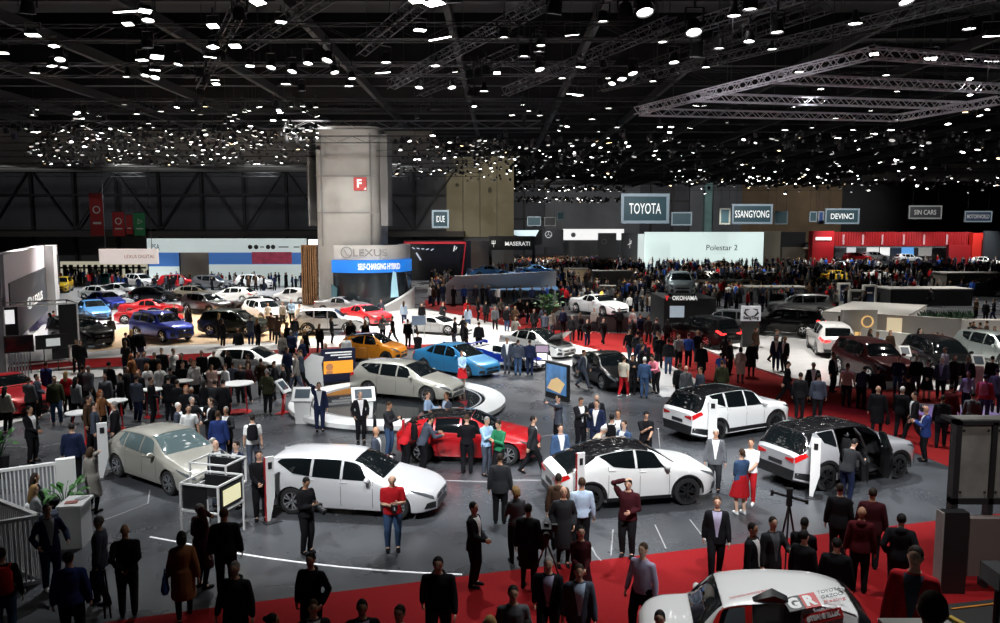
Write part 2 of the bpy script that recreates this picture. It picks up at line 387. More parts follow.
    if c.get('clad'):
        mb = MB()
        for sd in (1, -1):
            for xw in (xf, xr):
                k = 18; v = []; f = []; wd = .075 if c['clad'] == 1 else .04
                for i in range(k + 1):
                    a = -.12 + (pi + .24) * i / k
                    for r in (Ra - .012, Ra + wd):
                        x = xw + r * cos(a); z = R + r * sin(a); t = min(1, max(0, (L / 2 - x) / L))
                        s_ = sec(t); w_ = max(q_[0] for q_ in s_)
                        v.append(Vector((x, sd * (w_ + .006), z)))
                for i in range(k): a = i * 2; f.append((a, a + 1, a + 3, a + 2) if sd < 0 else (a, a + 2, a + 3, a + 1))
                mb.add(v, f)
            ta = (L / 2 - xf + Ra + .02) / L; tb = (L / 2 - xr - Ra - .02) / L
            if not (opened and sd < 0): patch([[(ta, 1.6), (tb, 1.6), (tb, 2.75 if c['clad'] == 1 else 2.4), (ta, 2.75 if c['clad'] == 1 else 2.4)]], .008, sd, mb, 8, 2)
            if c['clad'] == 1: patch([[((L / 2 - xr + Ra + .03) / L, 1.5), (.998, 1.5), (.998, 3.2), ((L / 2 - xr + Ra + .03) / L, 3.0)]], .008, sd, mb, 4, 2)
        put('cladding', mb, 'clad')
    # mirrors and handles
    tm = w0 + .45 * (w1 - w0)
    for sd in (1, -1):
        b = P(tm, 6.3, sd); mb = MB(); mb.ball((0, sd * .13, .06), (.075, .115, .075), 10, 6); mb.bar((0, 0, 0), (0, sd * .08, .03), .06, .03)
        put('mirror', mb, 'mirror', b)
        if detail > 1:
            for th in ((.505, .69) if len(c['win']) > 1 else (.55,)):
                if opened and sd < 0: continue
                a = P(th - .012, 5.45, sd) + N(th, 5.45, sd) * .018; mb = MB(); mb.bar((-.09, 0, 0), (.09, 0, 0), .022, .028)
                put('door_handle', mb, 'body', a)
    if detail > 1:
        gaps = MB()
        for sd in (1, -1):
            if opened and sd < 0: continue
            for t in (c['ws'][0] + .055, .5075, .70):
                if t == .70 and len(c['win']) < 2: continue
                patch([[(t - .0012, 2.4), (t + .0012, 2.4), (t + .0012, 6.0), (t - .0012, 6.0)]], .003, sd, gaps, 1, 6)
        put('panel_gap', gaps, 'black')
        mb = MB(); b = P(rr - .03, 13); mb.prism([(-.10, -.018), (.06, -.01), (.06, .01), (-.10, .018)], 0, .06)
        put('roof_aerial', mb, 'roof', b + Vector((0, 0, .002)))
    # wheels
    wt = .225
    ty = MB(); ty.lathe([(R * .66, -wt / 2), (R * .93, -wt / 2), (R, -wt / 2 + .035), (R, wt / 2 - .035), (R * .93, wt / 2), (R * .66, wt / 2), (R * .64, 0)], 26, close=True)
    tyre = ty.mesh('wheel', K, 40)
    rm = MB(); rm.lathe([(R * .70, wt / 2 - .004), (R * .66, wt / 2 + .006), (R * .62, wt / 2 - .004), (R * .60, wt / 2 - .09), (.001, wt / 2 - .09)], 26, cap=False); rm.k = 1
    ns = 5
    for k in range(ns):
        for e in (-.13, .13):
            a = 2 * pi * k / ns + e * .7; a2 = 2 * pi * k / ns + e * 1.7
            rm.bar((R * .1 * cos(a), R * .1 * sin(a), wt / 2 - .035), (R * .645 * cos(a2), R * .645 * sin(a2), wt / 2 - .012), .042, .03)
    rm.lathe([(R * .16, wt / 2 - .06), (R * .16, wt / 2 - .02), (.001, wt / 2 - .012)], 12)
    rm.lathe([(R * .70, wt / 2 - .01), (R * .69, wt / 2 + .008), (R * .635, wt / 2 + .004), (R * .62, wt / 2 - .02)], 26, cap=False)
    rim = rm.mesh('rim', [K, K], 40)
    for x in (xf, xr):
        for sd in (1, -1):
            parts.append(('wheel', tyre, 'tyre', Vector((x, sd * (W - wt / 2 - .005), R)), -1))
            parts[-1] = parts[-1] + (sd,)
            parts.append(('rim', rim, 'rim', Vector(), len(parts) - 1))
    _CAR[key] = (parts, P, N, c)
    return _CAR[key]

def setup_car_mats():
    M('car_trim', (.012, .012, .013), .35)
    M('car_glass', (.005, .007, .008), .04, spec=.5)
    M('car_glass_clear', (.10, .14, .145), .05, spec=.9)
    M('car_chrome', (.75, .76, .78), .12, 1.0)
    M('car_lamp', (.20, .22, .24), .08, .5, coat=1)
    M('car_tail', (.55, .01, .012), .12, coat=1)
    M('car_tail_lit', (1, .03, .03), .12, emit=3)
    M('car_plate', (.02, .02, .022), .35)
    M('tyre_rubber', (.014, .014, .015), .75)
    M('rim_silver', (.62, .63, .65), .22, .9)
    M('rim_dark', (.03, .03, .033), .25, .6)
    M('wheel_well', (.006, .006, .006), .9)
def paint(name, col, metal=.0, rough=.28):
    return M('paint_' + name, col, rough, metal, coat=.5 if max(col) < .06 else 1.0, spec=.1 if max(col) < .06 else .5)

def make_car(typ, body, loc, heading, label, group=None, roof=None, glass=None, rim='rim_silver', detail=2, clad='car_trim', tail='car_tail', name='car', cat='car', opened=None, mirror=None, plate=None):
    parts, P, N, c = car_parts(typ, detail, opened)
    g = bpy.data.materials
    mats = dict(body=body, roof=roof or body, glass=glass or g['car_glass'], black=g['car_trim'], trim=g['car_chrome'] if detail > 1 else g['car_trim'], lamp=g['car_lamp'], tail=g[tail],
                chrome=g['car_chrome'], plate=plate or g['car_plate'], clad=g[clad], mirror=mirror or body, tyre=g['tyre_rubber'])
    root = empty(name, loc, heading, label, cat, group)
    obs = []
    for p in parts:
        nm, me, key, lc, par = p[:5]
        o = link(nm, me, obs[par] if par >= 0 else root)
        o.location = lc
        if len(p) > 5: o.rotation_euler = (-pi / 2 * p[5], 0, 0)
        if key == 'rim':
            for i, m in enumerate((g['wheel_well'], g[rim])): o.material_slots[i].link = 'OBJECT'; o.material_slots[i].material = m
        elif o.material_slots:
            o.material_slots[0].link = 'OBJECT'; o.material_slots[0].material = mats[key]
        obs.append(o)
    root['_typ'] = typ
    return root

def wheels_at(typ, fpx, rpx, side, z=0.0):
    """car centre and heading from where the two wheels nearest the camera touch the floor"""
    c = CT[typ]; a = G(*fpx, z); b = G(*rpx, z); d = (a - b); d.z = 0; d.normalize()
    left = Vector((-d.y, d.x, 0)); s = 1 if side == 'L' else -1
    mid = (a + b) / 2 - left * s * (c['W'] - .115)
    xm = c['L'] / 2 - c['fo'] - c['wb'] / 2
    p = mid - d * xm; p.z = z
    return p, math.atan2(d.y, d.x)

# ================================================================ people
def V(*a): return Vector(a)
def ik(a, b, l1, l2, pole):
    d = b - a; L = min(d.length, (l1 + l2) * .995); d.normalize(); b = a + d * L
    x = (l1 * l1 - l2 * l2 + L * L) / (2 * L); h = sqrt(max(0, l1 * l1 - x * x))
    p = pole - d * pole.dot(d); p.normalize()
    return a + d * x + p * h, b
# hands: (out, forward, height); forward is -Y.  feet: (out, forward, height)
POSES = {
 'stand': dict(hl=(.27, .04, .82), hr=(.27, .04, .82)),
 'rest':  dict(hl=(.26, .10, .84), hr=(.25, .02, .82), fl=(.13, .06, 0), fr=(.10, -.05, 0)),
 'clasp': dict(hl=(.05, .25, .98), hr=(.05, .26, 1.0)),
 'phone': dict(hl=(.08, .30, 1.22), hr=(.04, .32, 1.25), head=.35),
 'shoot': dict(hl=(.09, .36, 1.50), hr=(.09, .36, 1.50)),
 'camera': dict(hl=(.10, .24, 1.16), hr=(.06, .25, 1.13), head=.45),
 'ear':   dict(hl=(.27, .05, .82), hr=(.12, .10, 1.58)),
 'brow':  dict(hl=(.10, .22, 1.08), hr=(.06, .05, 1.72), head=.1, er=(1, 0, -.1)),
 'walk':  dict(hl=(.25, .20, .86), hr=(.25, -.16, .84), fl=(.09, -.30, .06), fr=(.09, .33, 0), lean=.05),
 'stroll': dict(hl=(.25, .12, .84), hr=(.25, -.08, .83), fl=(.09, -.18, .02), fr=(.09, .20, 0), lean=.02),
 'talk':  dict(hl=(.16, .34, 1.18), hr=(.25, .06, .84)),
 'open':  dict(hl=(.28, .22, 1.0), hr=(.26, .22, 1.0)),
 'pocket': dict(hl=(.22, .08, .92), hr=(.22, .08, .92)),
 'back':  dict(hl=(.08, -.17, .95), hr=(.06, -.18, .97)),
 'lean':  dict(hl=(.16, .52, 1.10), hr=(.18, .50, 1.08), lean=.42, head=.2),
 'bend':  dict(hl=(.12, .40, .95), hr=(.14, .42, 1.0), lean=.55, head=.2),
 'mop':   dict(hl=(.04, .30, 1.02), hr=(.02, .30, 1.28), head=.4),
 'carry': dict(hl=(.27, .02, .82), hr=(.30, .04, .80), fl=(.10, -.10, 0), fr=(.10, .14, 0)),
 'sit':   dict(hl=(.14, .34, .80), hr=(.14, .34, .80), sit=1),
 'chin':  dict(hl=(.10, .20, 1.12), hr=(.05, .17, 1.46)),
}
_SK = {}
def skel(pose, girl=False):
    k = (pose, girl)
    if k in _SK: return _SK[k]
    p = POSES[pose]; ln = p.get('lean', 0); s = {}
    drop = .46 if p.get('sit') else (.012 if 'fl' in p else 0)
    hip = V(0, 0, .94 - drop)
    hw = .165 if not girl else .155
    def sp(t, back=0):                              # along the spine, bending from the waist
        a = ln; 
        return hip + V(0, -sin(a) * t, cos(a) * t) + V(0, cos(a) * back, sin(a) * back)
    s['sp'] = sp; s['hip'] = hip; s['ln'] = ln
    s['hd'] = ln * .6 + p.get('head', 0)
    s['head'] = sp(.60) + V(0, -sin(s['hd']) * .09, cos(s['hd']) * .09)
    sw = .172 if not girl else .150
    for sd, n, h, e in ((1, 'l', p['hl'], p.get('el', (.5, -.8, -.3))), (-1, 'r', p['hr'], p.get('er', (.5, -.8, -.3)))):
        sh = sp(.43) + V(sd * sw, .01, 0)
        ht = V(sd * h[0], -h[1], h[2] - drop * .98)
        eb, wr = ik(sh, ht, .285, .255, V(sd * e[0], -e[1], e[2]))
        s['sh' + n], s['el' + n], s['wr' + n] = sh, eb, wr
        f = p.get('f' + n, (.10, 0, 0)); hp = hip + V(sd * .088, 0, -.02)
        if p.get('sit'):
            kn = hip + V(sd * .11, -.43, .0); an = V(sd * .11, -.40, .08)
        else:
            kn, an = ik(hp, V(sd * f[0], -f[1] + .02, .075 + f[2]), .43, .425, V(sd * .1, -1, 0))
        s['hp' + n], s['kn' + n], s['an' + n] = hp, kn, an
        s['pitch' + n] = .5 if f[2] > .03 else 0
    _SK[k] = s
    return s
def oval(c, rx, ry, a=0, n=14, sq=0.0):
    out = []
    for k in range(n):
        t = 2 * pi * k / n; x = cos(t); y = sin(t)
        out.append(c + V(x * rx, y * ry * cos(a), y * ry * sin(a)))
    return out
def torso(mb, s, rows):
    sp = s['sp']; mb.rings([oval(sp(t, b), rx, ry, s['ln'] * min(1, max(0, (t + .15) / .3))) for t, rx, ry, b in rows])
def limb(mb, pts, rs, n=9): mb.tube(pts, rs, n); [mb.ball(p, r, n, 6) for p, r in zip(pts, rs)]
def remesh(mb, vox, sm=3, ratio=.35, mats=None, name='m'):
    me = mb.mesh(name, bpy.data.materials['car_trim'])
    o = bpy.data.objects.new('t', me); COL.objects.link(o)
    m = o.modifiers.new('r', 'REMESH'); m.mode = 'VOXEL'; m.voxel_size = vox; m.use_smooth_shade = True
    if sm: m = o.modifiers.new('s', 'SMOOTH'); m.iterations = sm; m.factor = .5
    m = o.modifiers.new('d', 'DECIMATE'); m.ratio = ratio
    r = bpy.data.meshes.new_from_object(o.evaluated_get(bpy.context.evaluated_depsgraph_get()))
    bpy.data.objects.remove(o); bpy.data.meshes.remove(me); r.name = name
    r.materials.clear(); r.materials.append(bpy.data.materials['car_trim'])
    r.polygons.foreach_set('use_smooth', [True] * len(r.polygons))
    return r
def dir_frame(a, b, side):
    d = (b - a).normalized(); x = side - d * side.dot(d); x.normalize(); return d, x, d.cross(x)
def hand(mb, el, wr, sd):
    """palm, four bent fingers of unequal length and a thumb from the side of the palm"""
    inw = V(-sd, 0, 0); d, x, n = dir_frame(el, wr, V(0, -1, 0) if abs((wr - el).normalized().y) < .8 else V(0, 0, 1))
    if n.dot(inw) < 0: n = -n                       # n: the palm side
    R = Matrix((x, n, d)).transposed().to_4x4()
    mb.ball(wr + d * .045, (.042, .017, .055), 8, 6, R)
    for k, (o, L) in enumerate(((.028, .066), (.010, .076), (-.009, .071), (-.027, .056))):
        b = wr + d * .085 + x * o; c1 = .25 + .06 * k
        p1 = b + (d * cos(c1) + n * sin(c1)) * L * .5; p2 = p1 + (d * cos(c1 * 2.6) + n * sin(c1 * 2.6)) * L * .5
        mb.tube([b - d * .01, p1, p2], [.0095, .0088, .007], 6)
    b = wr + d * .03 + x * .032; p1 = b + (d * .7 + x * .6 + n * .25).normalized() * .036; p2 = p1 + (d * .9 + x * .15 + n * .4).normalized() * .03
    mb.tube([b, p1, p2], [.012, .0105, .008], 6)
_PM = {}
def front_strip(pose, girl, rows, off, name):
    """a strip of cloth down the middle of the chest, laid on the jacket"""
    src = pm(pose, 'jacket', girl); s = skel(pose, girl); sp = s['sp']
    bv = BVHTree.FromPolygons([v.co for v in src.vertices], [tuple(p.vertices) for p in src.polygons])
    fw = V(0, -cos(s['ln']), -sin(s['ln'])); v = []; f = []; k = 6
    for t, w in rows:
        for i in range(k + 1):
            x = w * (2 * i / k - 1); o = sp(t) + V(x, 0, 0) + fw * .22
            h = bv.ray_cast(o, -fw)
            v.append((h[0] if h[0] is not None and h[3] < .3 else sp(t) + V(x, 0, 0) + fw * .09) + fw * off)
    for a in range(len(rows) - 1):
        for i in range(k): q = a * (k + 1) + i; f.append((q, q + 1, q + k + 2, q + k + 1))
    m = MB(); m.add(v, f); return m.mesh(name, bpy.data.materials['car_trim'], 80)
def pm(pose, part, girl=False):
    key = (pose, part, girl)
    if key in _PM: return _PM[key]
    s = skel(pose, girl); sp = s['sp']; mb = MB(); w = .90 if girl else 1.0
    hd = s['hd']; hc = s['head']; HR = Matrix.Translation(hc) @ Matrix.Rotation(hd, 4, 'X')
    nk = sp(.50); vox, sm, ratio = .016, 3, .33
    B = [(-.10, .13 * w, .10, 0), (-.04, .168, .115, 0), (.03, .165, .115, 0), (.13, .142 * w, .10, -.005), (.26, .158 * w, .112, 0), (.38, .172 * w, .112, .005), (.44, .155 * w, .092, .01), (.485, .095, .070, .01), (.54, .058, .058, 0)]
    def legs(k, top=0.0, end=1.0, rr=(.086, .062, .052, .038)):
        for n in 'lr':
            a = s['an' + n]; kn = s['kn' + n]; hp = s['hp' + n]; e = kn.lerp(a, end)
            limb(mb, [hp, hp.lerp(kn, .5), kn, kn.lerp(e, .4), e], [rr[0] + k, (rr[0] + rr[1]) / 2 + k + .004, rr[1] + k * .9, rr[2] + k * .8 + .004, rr[3] + k])
    def arms(k, end=1.0, hand_=False):
        for sd, n in ((1, 'l'), (-1, 'r')):
            sh, el, wr = s['sh' + n], s['el' + n], s['wr' + n]; m = el.lerp(wr, max(0, end * 2 - 1)) if end > .5 else sh.lerp(el, end * 2)
            if end > .5: limb(mb, [sh, sh.lerp(el, .5), el, el.lerp(m, .5), m], [.053 * w + k, .047 * w + k, .041 * w + k, .038 * w + k, .028 * w + k])
            else: limb(mb, [sh, sh.lerp(m, .6), m], [.053 * w + k, .05 * w + k, .048 * w + k])
            limb(mb, [sp(.43), sh], [.07 + k, .053 * w + k])
    if part == 'body':
        torso(mb, s, B); arms(0); legs(0)
        for n in 'lr':
            a = s['an' + n]; mb.tube([a, a + V(0, -.10, -.045)], [.038, .03], 8)
        limb(mb, [nk - (sp(.5) - sp(.45)), hc + (nk - hc) * .35], [.056, .052])
        mb.ball(hc, (.074, .092, .108), 14, 10, HR.to_3x3().to_4x4())
        mb.ball(HR @ V(0, -.030, -.065), (.052, .058, .055), 10, 8)
        mb.tube([HR @ V(0, -.088, .012), HR @ V(0, -.108, -.022), HR @ V(0, -.088, -.03)], [.009, .016, .012], 6)
        for sd in (1, -1): mb.ball(HR @ V(sd * .076, .01, -.01), (.010, .022, .032), 8, 6)
        r = remesh(mb, .0125, 2, .30, name='body')
        x = MB()
        for sd, n in ((1, 'l'), (-1, 'r')): hand(x, s['el' + n], s['wr' + n], sd)
        x.mat(1)
        for sd in (1, -1):
            x.ball(HR @ V(sd * .031, -.084, .012), (.010, .006, .0055), 6, 4)
            x.bar(HR @ V(sd * .016, -.091, .032), HR @ V(sd * .048, -.079, .032), .006, .005)
        x.mat(2); x.bar(HR @ V(-.024, -.084, -.055), HR @ V(.024, -.084, -.055), .010, .009)
        hm = x.mesh('h', [bpy.data.materials['car_trim']] * 3, 60)
        bm = bmesh.new(); bm.from_mesh(r); bm.from_mesh(hm); bm.to_mesh(r); bm.free()
        for _ in range(2): r.materials.append(bpy.data.materials['car_trim'])
        r.polygons.foreach_set('use_smooth', [True] * len(r.polygons)); bpy.data.meshes.remove(hm)
    elif part in ('jacket', 'top', 'tee', 'hoodie', 'coat'):
        k = {'jacket': .024, 'top': .012, 'tee': .014, 'hoodie': .022, 'coat': .026}[part]
        rows = [(t, rx + k * (1.15 if t < .2 else 1), ry + k, b) for t, rx, ry, b in B if -.03 < t < .5]
        lo = {'jacket': -.17, 'top': -.07, 'tee': -.08, 'hoodie': -.10, 'coat': -.05}[part]
        rows = [(lo, .172 + k * 1.5, .122 + k * 1.3, 0), (-.04, .172 + k * 1.2, .120 + k * 1.1, 0)] + rows
        rows = sorted(set(rows)) + [(.495, .10 + k * .5, .075 + k * .5, .012), (.525, .064 + k * .4, .062 + k * .4, .01)]
        torso(mb, s, rows); arms(k * .75 + .004, .36 if part == 'tee' else .97)
        if part == 'hoodie': mb.ball(sp(.49, .085), (.10, .06, .07), 10, 6)
        if part == 'coat' and pose != 'sit':
            c = (s['kn' + 'l'] + s['kn' + 'r']) / 2; hp = s['hip']
            sx = abs(s['knl'].y - s['knr'].y) / 2
            mb.rings([oval(hp + V(0, 0, .06), .19, .145), oval(hp + V(0, 0, -.05), .205, .16), oval(hp.lerp(c, .75), .205, .165 + sx), oval(V(c.x, c.y, c.z - .06), .215, .17 + sx)])
        r = remesh(mb, vox, 2, ratio, name=part)
    elif part in ('trousers', 'jeans', 'leggings'):
        k = {'trousers': .022, 'jeans': .014, 'leggings': .004}[part]
        rows = [(t, rx + .008, ry + .008, b) for t, rx, ry, b in B if t < .12]; torso(mb, s, rows); legs(k, end=.98)
        r = remesh(mb, vox, 2, ratio, name='trousers')
    elif part in ('skirt', 'dress_skirt'):
        c = (s['knl'] + s['knr']) / 2; hp = s['hip']; sx = abs(s['knl'].y - s['knr'].y) / 2; ln = -.02 if part == 'skirt' else -.30
        mb.rings([oval(sp(.12), .15 * w, .115), oval(hp, .180, .135), oval(hp.lerp(c, .6), .23, .18 + sx), oval(V(c.x, c.y, c.z + ln), .27, .22 + sx)])
        r = remesh(mb, vox, 2, ratio, name='skirt')
    elif part == 'shoes':
        for n in 'lr':
            a = s['an' + n]; p = s['pitch' + n]; R = Matrix.Rotation(p, 4, 'X')
            def q(y, z): return a + (R @ V(0, y, z))
            mb.tube([q(.055, -.045), q(.0, -.04), q(-.09, -.045), q(-.17, -.052), q(-.195, -.056)], [.030, .042, .044, .036, .018], 8)
            mb.tube([q(.0, -.03), q(.0, .02)], [.042, .044], 8)
        r = mb.mesh('shoes', bpy.data.materials['car_trim'], 50)
        for v in r.vertices: v.co.z = max(v.co.z, .0) if not any(s['pitch' + n] for n in 'lr') else v.co.z
    elif part == 'heels':
        for n in 'lr':
            a = s['an' + n]; mb.tube([a + V(0, .03, -.035), a + V(0, -.09, -.058), a + V(0, -.16, -.062)], [.030, .036, .015], 8); mb.tube([a + V(0, .04, -.03), a + V(0, .045, -.075)], [.018, .008], 6)
        r = mb.mesh('shoes', bpy.data.materials['car_trim'], 50)
    elif part.startswith('hair'):
        mb.ball(HR @ V(0, .012, .018), (.080, .092, .104), 14, 10, HR.to_3x3().to_4x4())
        st = part[5:]
        if st == 'long': mb.tube([HR @ V(0, .03, .02), HR @ V(0, .062, -.10), sp(.44, .095), sp(.36, .11)], [.085, .082, .075, .04], 10)
        if st == 'bob': mb.tube([HR @ V(0, .03, .02), HR @ V(0, .045, -.06), HR @ V(0, .05, -.13)], [.088, .092, .075], 10)
        if st == 'bun': mb.ball(HR @ V(0, .10, .05), .045, 8, 6)
        if st == 'tail': mb.tube([HR @ V(0, .09, .05), HR @ V(0, .13, -.03), HR @ V(0, .11, -.16)], [.03, .032, .012], 8)
        # the face is left free
        r0 = remesh(mb, .014, 1, .4, name='hair'); bm = bmesh.new(); bm.from_mesh(r0); inv = HR.inverted()
        z1 = {'short': .055, 'rim': .01}.get(st, .062)
        dead = []
        for f in bm.faces:
            p = inv @ f.calc_center_median()
            if p.y < -.045 and p.z < z1 + .01 or (st in ('short', 'rim', 'bun', 'tail') and p.z < -.045 + .35 * min(0, p.y + .02) * -1 and p.y < .13 and p.z > -.2 and st not in ('tail',)) or (st == 'rim' and (p.z > .045)) or (p.y < -.02 and p.z < .0):
                dead.append(f)
        bmesh.ops.delete(bm, geom=dead, context='FACES'); bm.to_mesh(r0); bm.free(); r = r0
    elif part == 'shirt':                           # what shows between the lapels
        r = front_strip(pose, girl, [(t, .020 + .070 * max(0, t - .04) / .42) for t in [i * .05 for i in range(10)] + [.485, .505]], .007, 'shirt')
    elif part == 'tie':
        r = front_strip(pose, girl, [(.06, .012), (.10, .026), (.40, .018), (.48, .016)], .013, 'tie')
    _PM[key] = r
    return r

SKIN = [(.62, .36, .25), (.52, .29, .19), (.42, .22, .13), (.68, .42, .30)]
HAIRC = dict(k=(.010, .008, .007), b=(.045, .024, .013), d=(.022, .014, .010), g=(.22, .21, .20), w=(.62, .60, .57), y=(.34, .21, .085), r=(.24, .07, .02))
CLOTH = dict(black=(.008, .008, .010), charcoal=(.022, .023, .026), navy=(.012, .018, .05), blue=(.022, .042, .16), royal=(.03, .09, .38), grey=(.10, .105, .115), lightgrey=(.30, .31, .32),
             white=(.78, .78, .77), cream=(.52, .47, .38), beige=(.40, .34, .26), tan=(.24, .10, .04), brown=(.06, .033, .02), red=(.42, .012, .018), wine=(.040, .006, .009), darkred=(.065, .006, .009),
             green=(.02, .16, .075), olive=(.035, .038, .018), sky=(.32, .47, .66), denim=(.045, .085, .17), paleblue=(.42, .52, .66), pink=(.75, .22, .28), peach=(.62, .42, .35), lilac=(.40, .36, .50),
             slate=(.055, .065, .09), coral=(.55, .06, .05), yellow=(.7, .45, .05), khaki=(.12, .095, .05), stone=(.20, .185, .165))
NICE = dict(lightgrey='light grey', wine='dark wine red', darkred='dark red', paleblue='pale blue', slate='slate grey', sky='light blue', stone='stone grey', royal='bright blue')
def cm(c): return M('cloth_' + c, CLOTH[c], .9, noise=.12, nscale=30, spec=.15)
def hm_(c): return M('hair_' + c, HAIRC[c], .7, spec=.2)
def sm_(i): return M('skin_%d' % i, SKIN[i % 4], .55)

NEAR = []                                            # (object, foot pixel)
def outfit(o):
    """'suit:navy/white/navy' -> parts and words"""
    kind, _, cs = o.partition(':'); c = cs.split('/'); n = lambda x: NICE.get(x, x)
    if kind == 'suit':
        b = c[2] if len(c) > 2 else c[0]; tie = c[3] if len(c) > 3 else None
        ps = [('jacket', c[0]), ('shirt', c[1]), ('trousers', b)] + ([('tie', tie)] if tie else [])
        return ps, ('%s suit' % n(c[0]) if b == c[0] else '%s blazer' % n(c[0]))
    if kind == 'jeans': return [('top', c[0]), ('jeans', c[1])], '%s sweater' % n(c[0])
    if kind == 'shirt': return [('top', c[0]), ('trousers', c[1])], '%s shirt' % n(c[0])
    if kind == 'tee': return [('tee', c[0]), ('jeans', c[1])], '%s short-sleeved shirt' % n(c[0])
    if kind == 'jack': return [('hoodie', c[0]), ('trousers', c[1])], '%s jacket' % n(c[0])
    if kind == 'coat': return [('coat', c[0]), ('leggings', c[1])], 'long %s coat' % n(c[0])
    if kind == 'skirt': return [('top', c[0]), ('skirt', c[1])], '%s top and %s skirt' % (n(c[0]), n(c[1]))
    if kind == 'dress': return [('top', c[0]), ('dress_skirt', c[0])], 'long %s dress' % n(c[0])
    if kind == 'blazer': return [('jacket', c[0]), ('leggings', c[1])], '%s jacket and %s leggings' % (n(c[0]), n(c[1]))
_pi = [0]
def person(px, fy, rot, pose, out, hair='d', tail='', z=0.0, h=1.77, loc=None, group=None, shoe='black', label=None, wide=None):
    """px, fy: where the middle of the feet stands; rot 0 faces the camera, 90 the right, 180 away"""
    i = _pi[0]; _pi[0] += 1
    rnd = random.Random(i * 17 + 3)
    girl = 'L' in hair or 'B' in hair or 'O' in hair or 'P' in hair
    ps, words = outfit(out)
    p = Vector(loc) if loc is not None else G(px, fy, z)
    o = link('person', pm(pose, 'body', girl), None, [sm_(rnd.randrange(4)), M('eye_brow', (.012, .009, .008), .4), M('lips', (.30, .10, .085), .5)])
    o.location = p; a = radians(rot) - math.atan2(p.x, p.y) * (1 if abs(p.x) > 0 else 0)
    o.rotation_euler = (0, 0, a)
    k = h / 1.765 * (.965 if girl else 1); wd = wide or rnd.uniform(.97, 1.08)
    o.scale = (k * wd, k * wd, k)
    for nm, c in ps:
        pn = {'top': 'top', 'tee': 'shirt', 'hoodie': 'jacket', 'dress_skirt': 'skirt', 'jeans': 'trousers', 'leggings': 'trousers'}.get(nm, nm)
        link(pn, pm(pose, nm, girl), o, [cm(c)])
    hc = hair[0]; st = {'L': 'long', 'B': 'bob', 'O': 'bun', 'P': 'tail', 'X': 'rim'}.get(hair[1:2], 'short')
    if hc != 'x': link('hair', pm(pose, 'hair_' + st, girl), o, [hm_(hc)])
    link('shoes', pm(pose, 'heels' if shoe == 'heel' else 'shoes', girl), o, [cm('black' if shoe == 'heel' else shoe)])
    tag(o, label or ('person in %s %s %s' % ('an' if words[0] in 'aeiou' else 'a', words, tail)).strip(), 'person', group)
    NEAR.append(o)
    return o

# ---- small figures of the far crowd: one mesh each
_MI = {}
def mini_mesh(pose, kind, girl=False):
    """one continuous small figure, four material slots: skin, hair, upper and lower clothes"""
    key = (pose, kind, girl)
    if key in _MI: return _MI[key]
    bm = bmesh.new()
    lst = [('body', 0, .16), ('jacket' if kind != 'tee' else 'tee', 2, .18), ('trousers', 3, .18), ('hair_short' if not girl else 'hair_long', 1, .25)]
    for part, mi, ratio in lst:
        src = pm(pose, part, girl); o = bpy.data.objects.new('t', src); COL.objects.link(o)
        d = o.modifiers.new('d', 'DECIMATE'); d.ratio = ratio
        me = bpy.data.meshes.new_from_object(o.evaluated_get(bpy.context.evaluated_depsgraph_get())); bpy.data.objects.remove(o)
        for pl in me.polygons: pl.material_index = mi if not (part == 'body' and pl.material_index) else 0
        bm.from_mesh(me); bpy.data.meshes.remove(me)
    r = bpy.data.meshes.new('person'); bm.to_mesh(r); bm.free()
    for _ in range(4): r.materials.append(bpy.data.materials['car_trim'])
    r.polygons.foreach_set('use_smooth', [True] * len(r.polygons))
    _MI[key] = r
    return r
def mini(p, rot, top, bot, pose='stand', hair='d', label='', group=None, h=1.75, skin=None):
    girl = 'L' in hair; rnd = random.Random(int(p[0] * 91 + p[1] * 37))
    o = link('person', mini_mesh(pose, 'x', girl), None, [sm_(rnd.randrange(4)), hm_(hair[0] if hair[0] != 'x' else 'g'), cm(top), cm(bot)])
    o.location = p; o.rotation_euler = (0, 0, radians(rot)); k = h / 1.765; o.scale = (k, k, k)
    tag(o, label, 'person', group); NEAR.append(o)
    return o

# ================================================================ the hall: floor, carpets, walls, column
def floor_mat():
    m = M('dark_floor', (.050, .052, .057), .30, spec=.5); nt = m.node_tree; b = nt.nodes['Principled BSDF']
    tc = nt.nodes.new('ShaderNodeTexCoord'); n = nt.nodes.new('ShaderNodeTexNoise'); n.inputs['Scale'].default_value = .55; n.inputs['Detail'].default_value = 6
    r = nt.nodes.new('ShaderNodeMapRange'); r.inputs['From Min'].default_value = .3; r.inputs['From Max'].default_value = .7; r.inputs['To Min'].default_value = .20; r.inputs['To Max'].default_value = .40
    nt.links.new(tc.outputs['Object'], n.inputs['Vector']); nt.links.new(n.outputs['Fac'], r.inputs['Value']); nt.links.new(r.outputs['Result'], b.inputs['Roughness'])
    n2 = nt.nodes.new('ShaderNodeTexNoise'); n2.inputs['Scale'].default_value = .35; n2.inputs['Detail'].default_value = 8
    c = nt.nodes.new('ShaderNodeValToRGB'); c.color_ramp.elements[0].color = (.036, .038, .043, 1); c.color_ramp.elements[1].color = (.080, .085, .094, 1); c.color_ramp.elements[0].position = .3; c.color_ramp.elements[1].position = .7
    nt.links.new(tc.outputs['Object'], n2.inputs['Vector']); nt.links.new(n2.outputs['Fac'], c.inputs['Fac']); nt.links.new(c.outputs['Color'], b.inputs['Base Color'])
    return m
def carpet(name, col, sc=60):
    return M(name, col, .95, spec=.15, noise=.18, nscale=sc, bump=.2)
setup_car_mats()
WHITE = M('white_laminate', (.80, .80, .79), .30)
WHITEM = M('white_matte', (.72, .72, .71), .7)
BLACK = M('black_satin', (.010, .010, .011), .45)
DARK = M('dark_panel', (.020, .021, .024), .5)
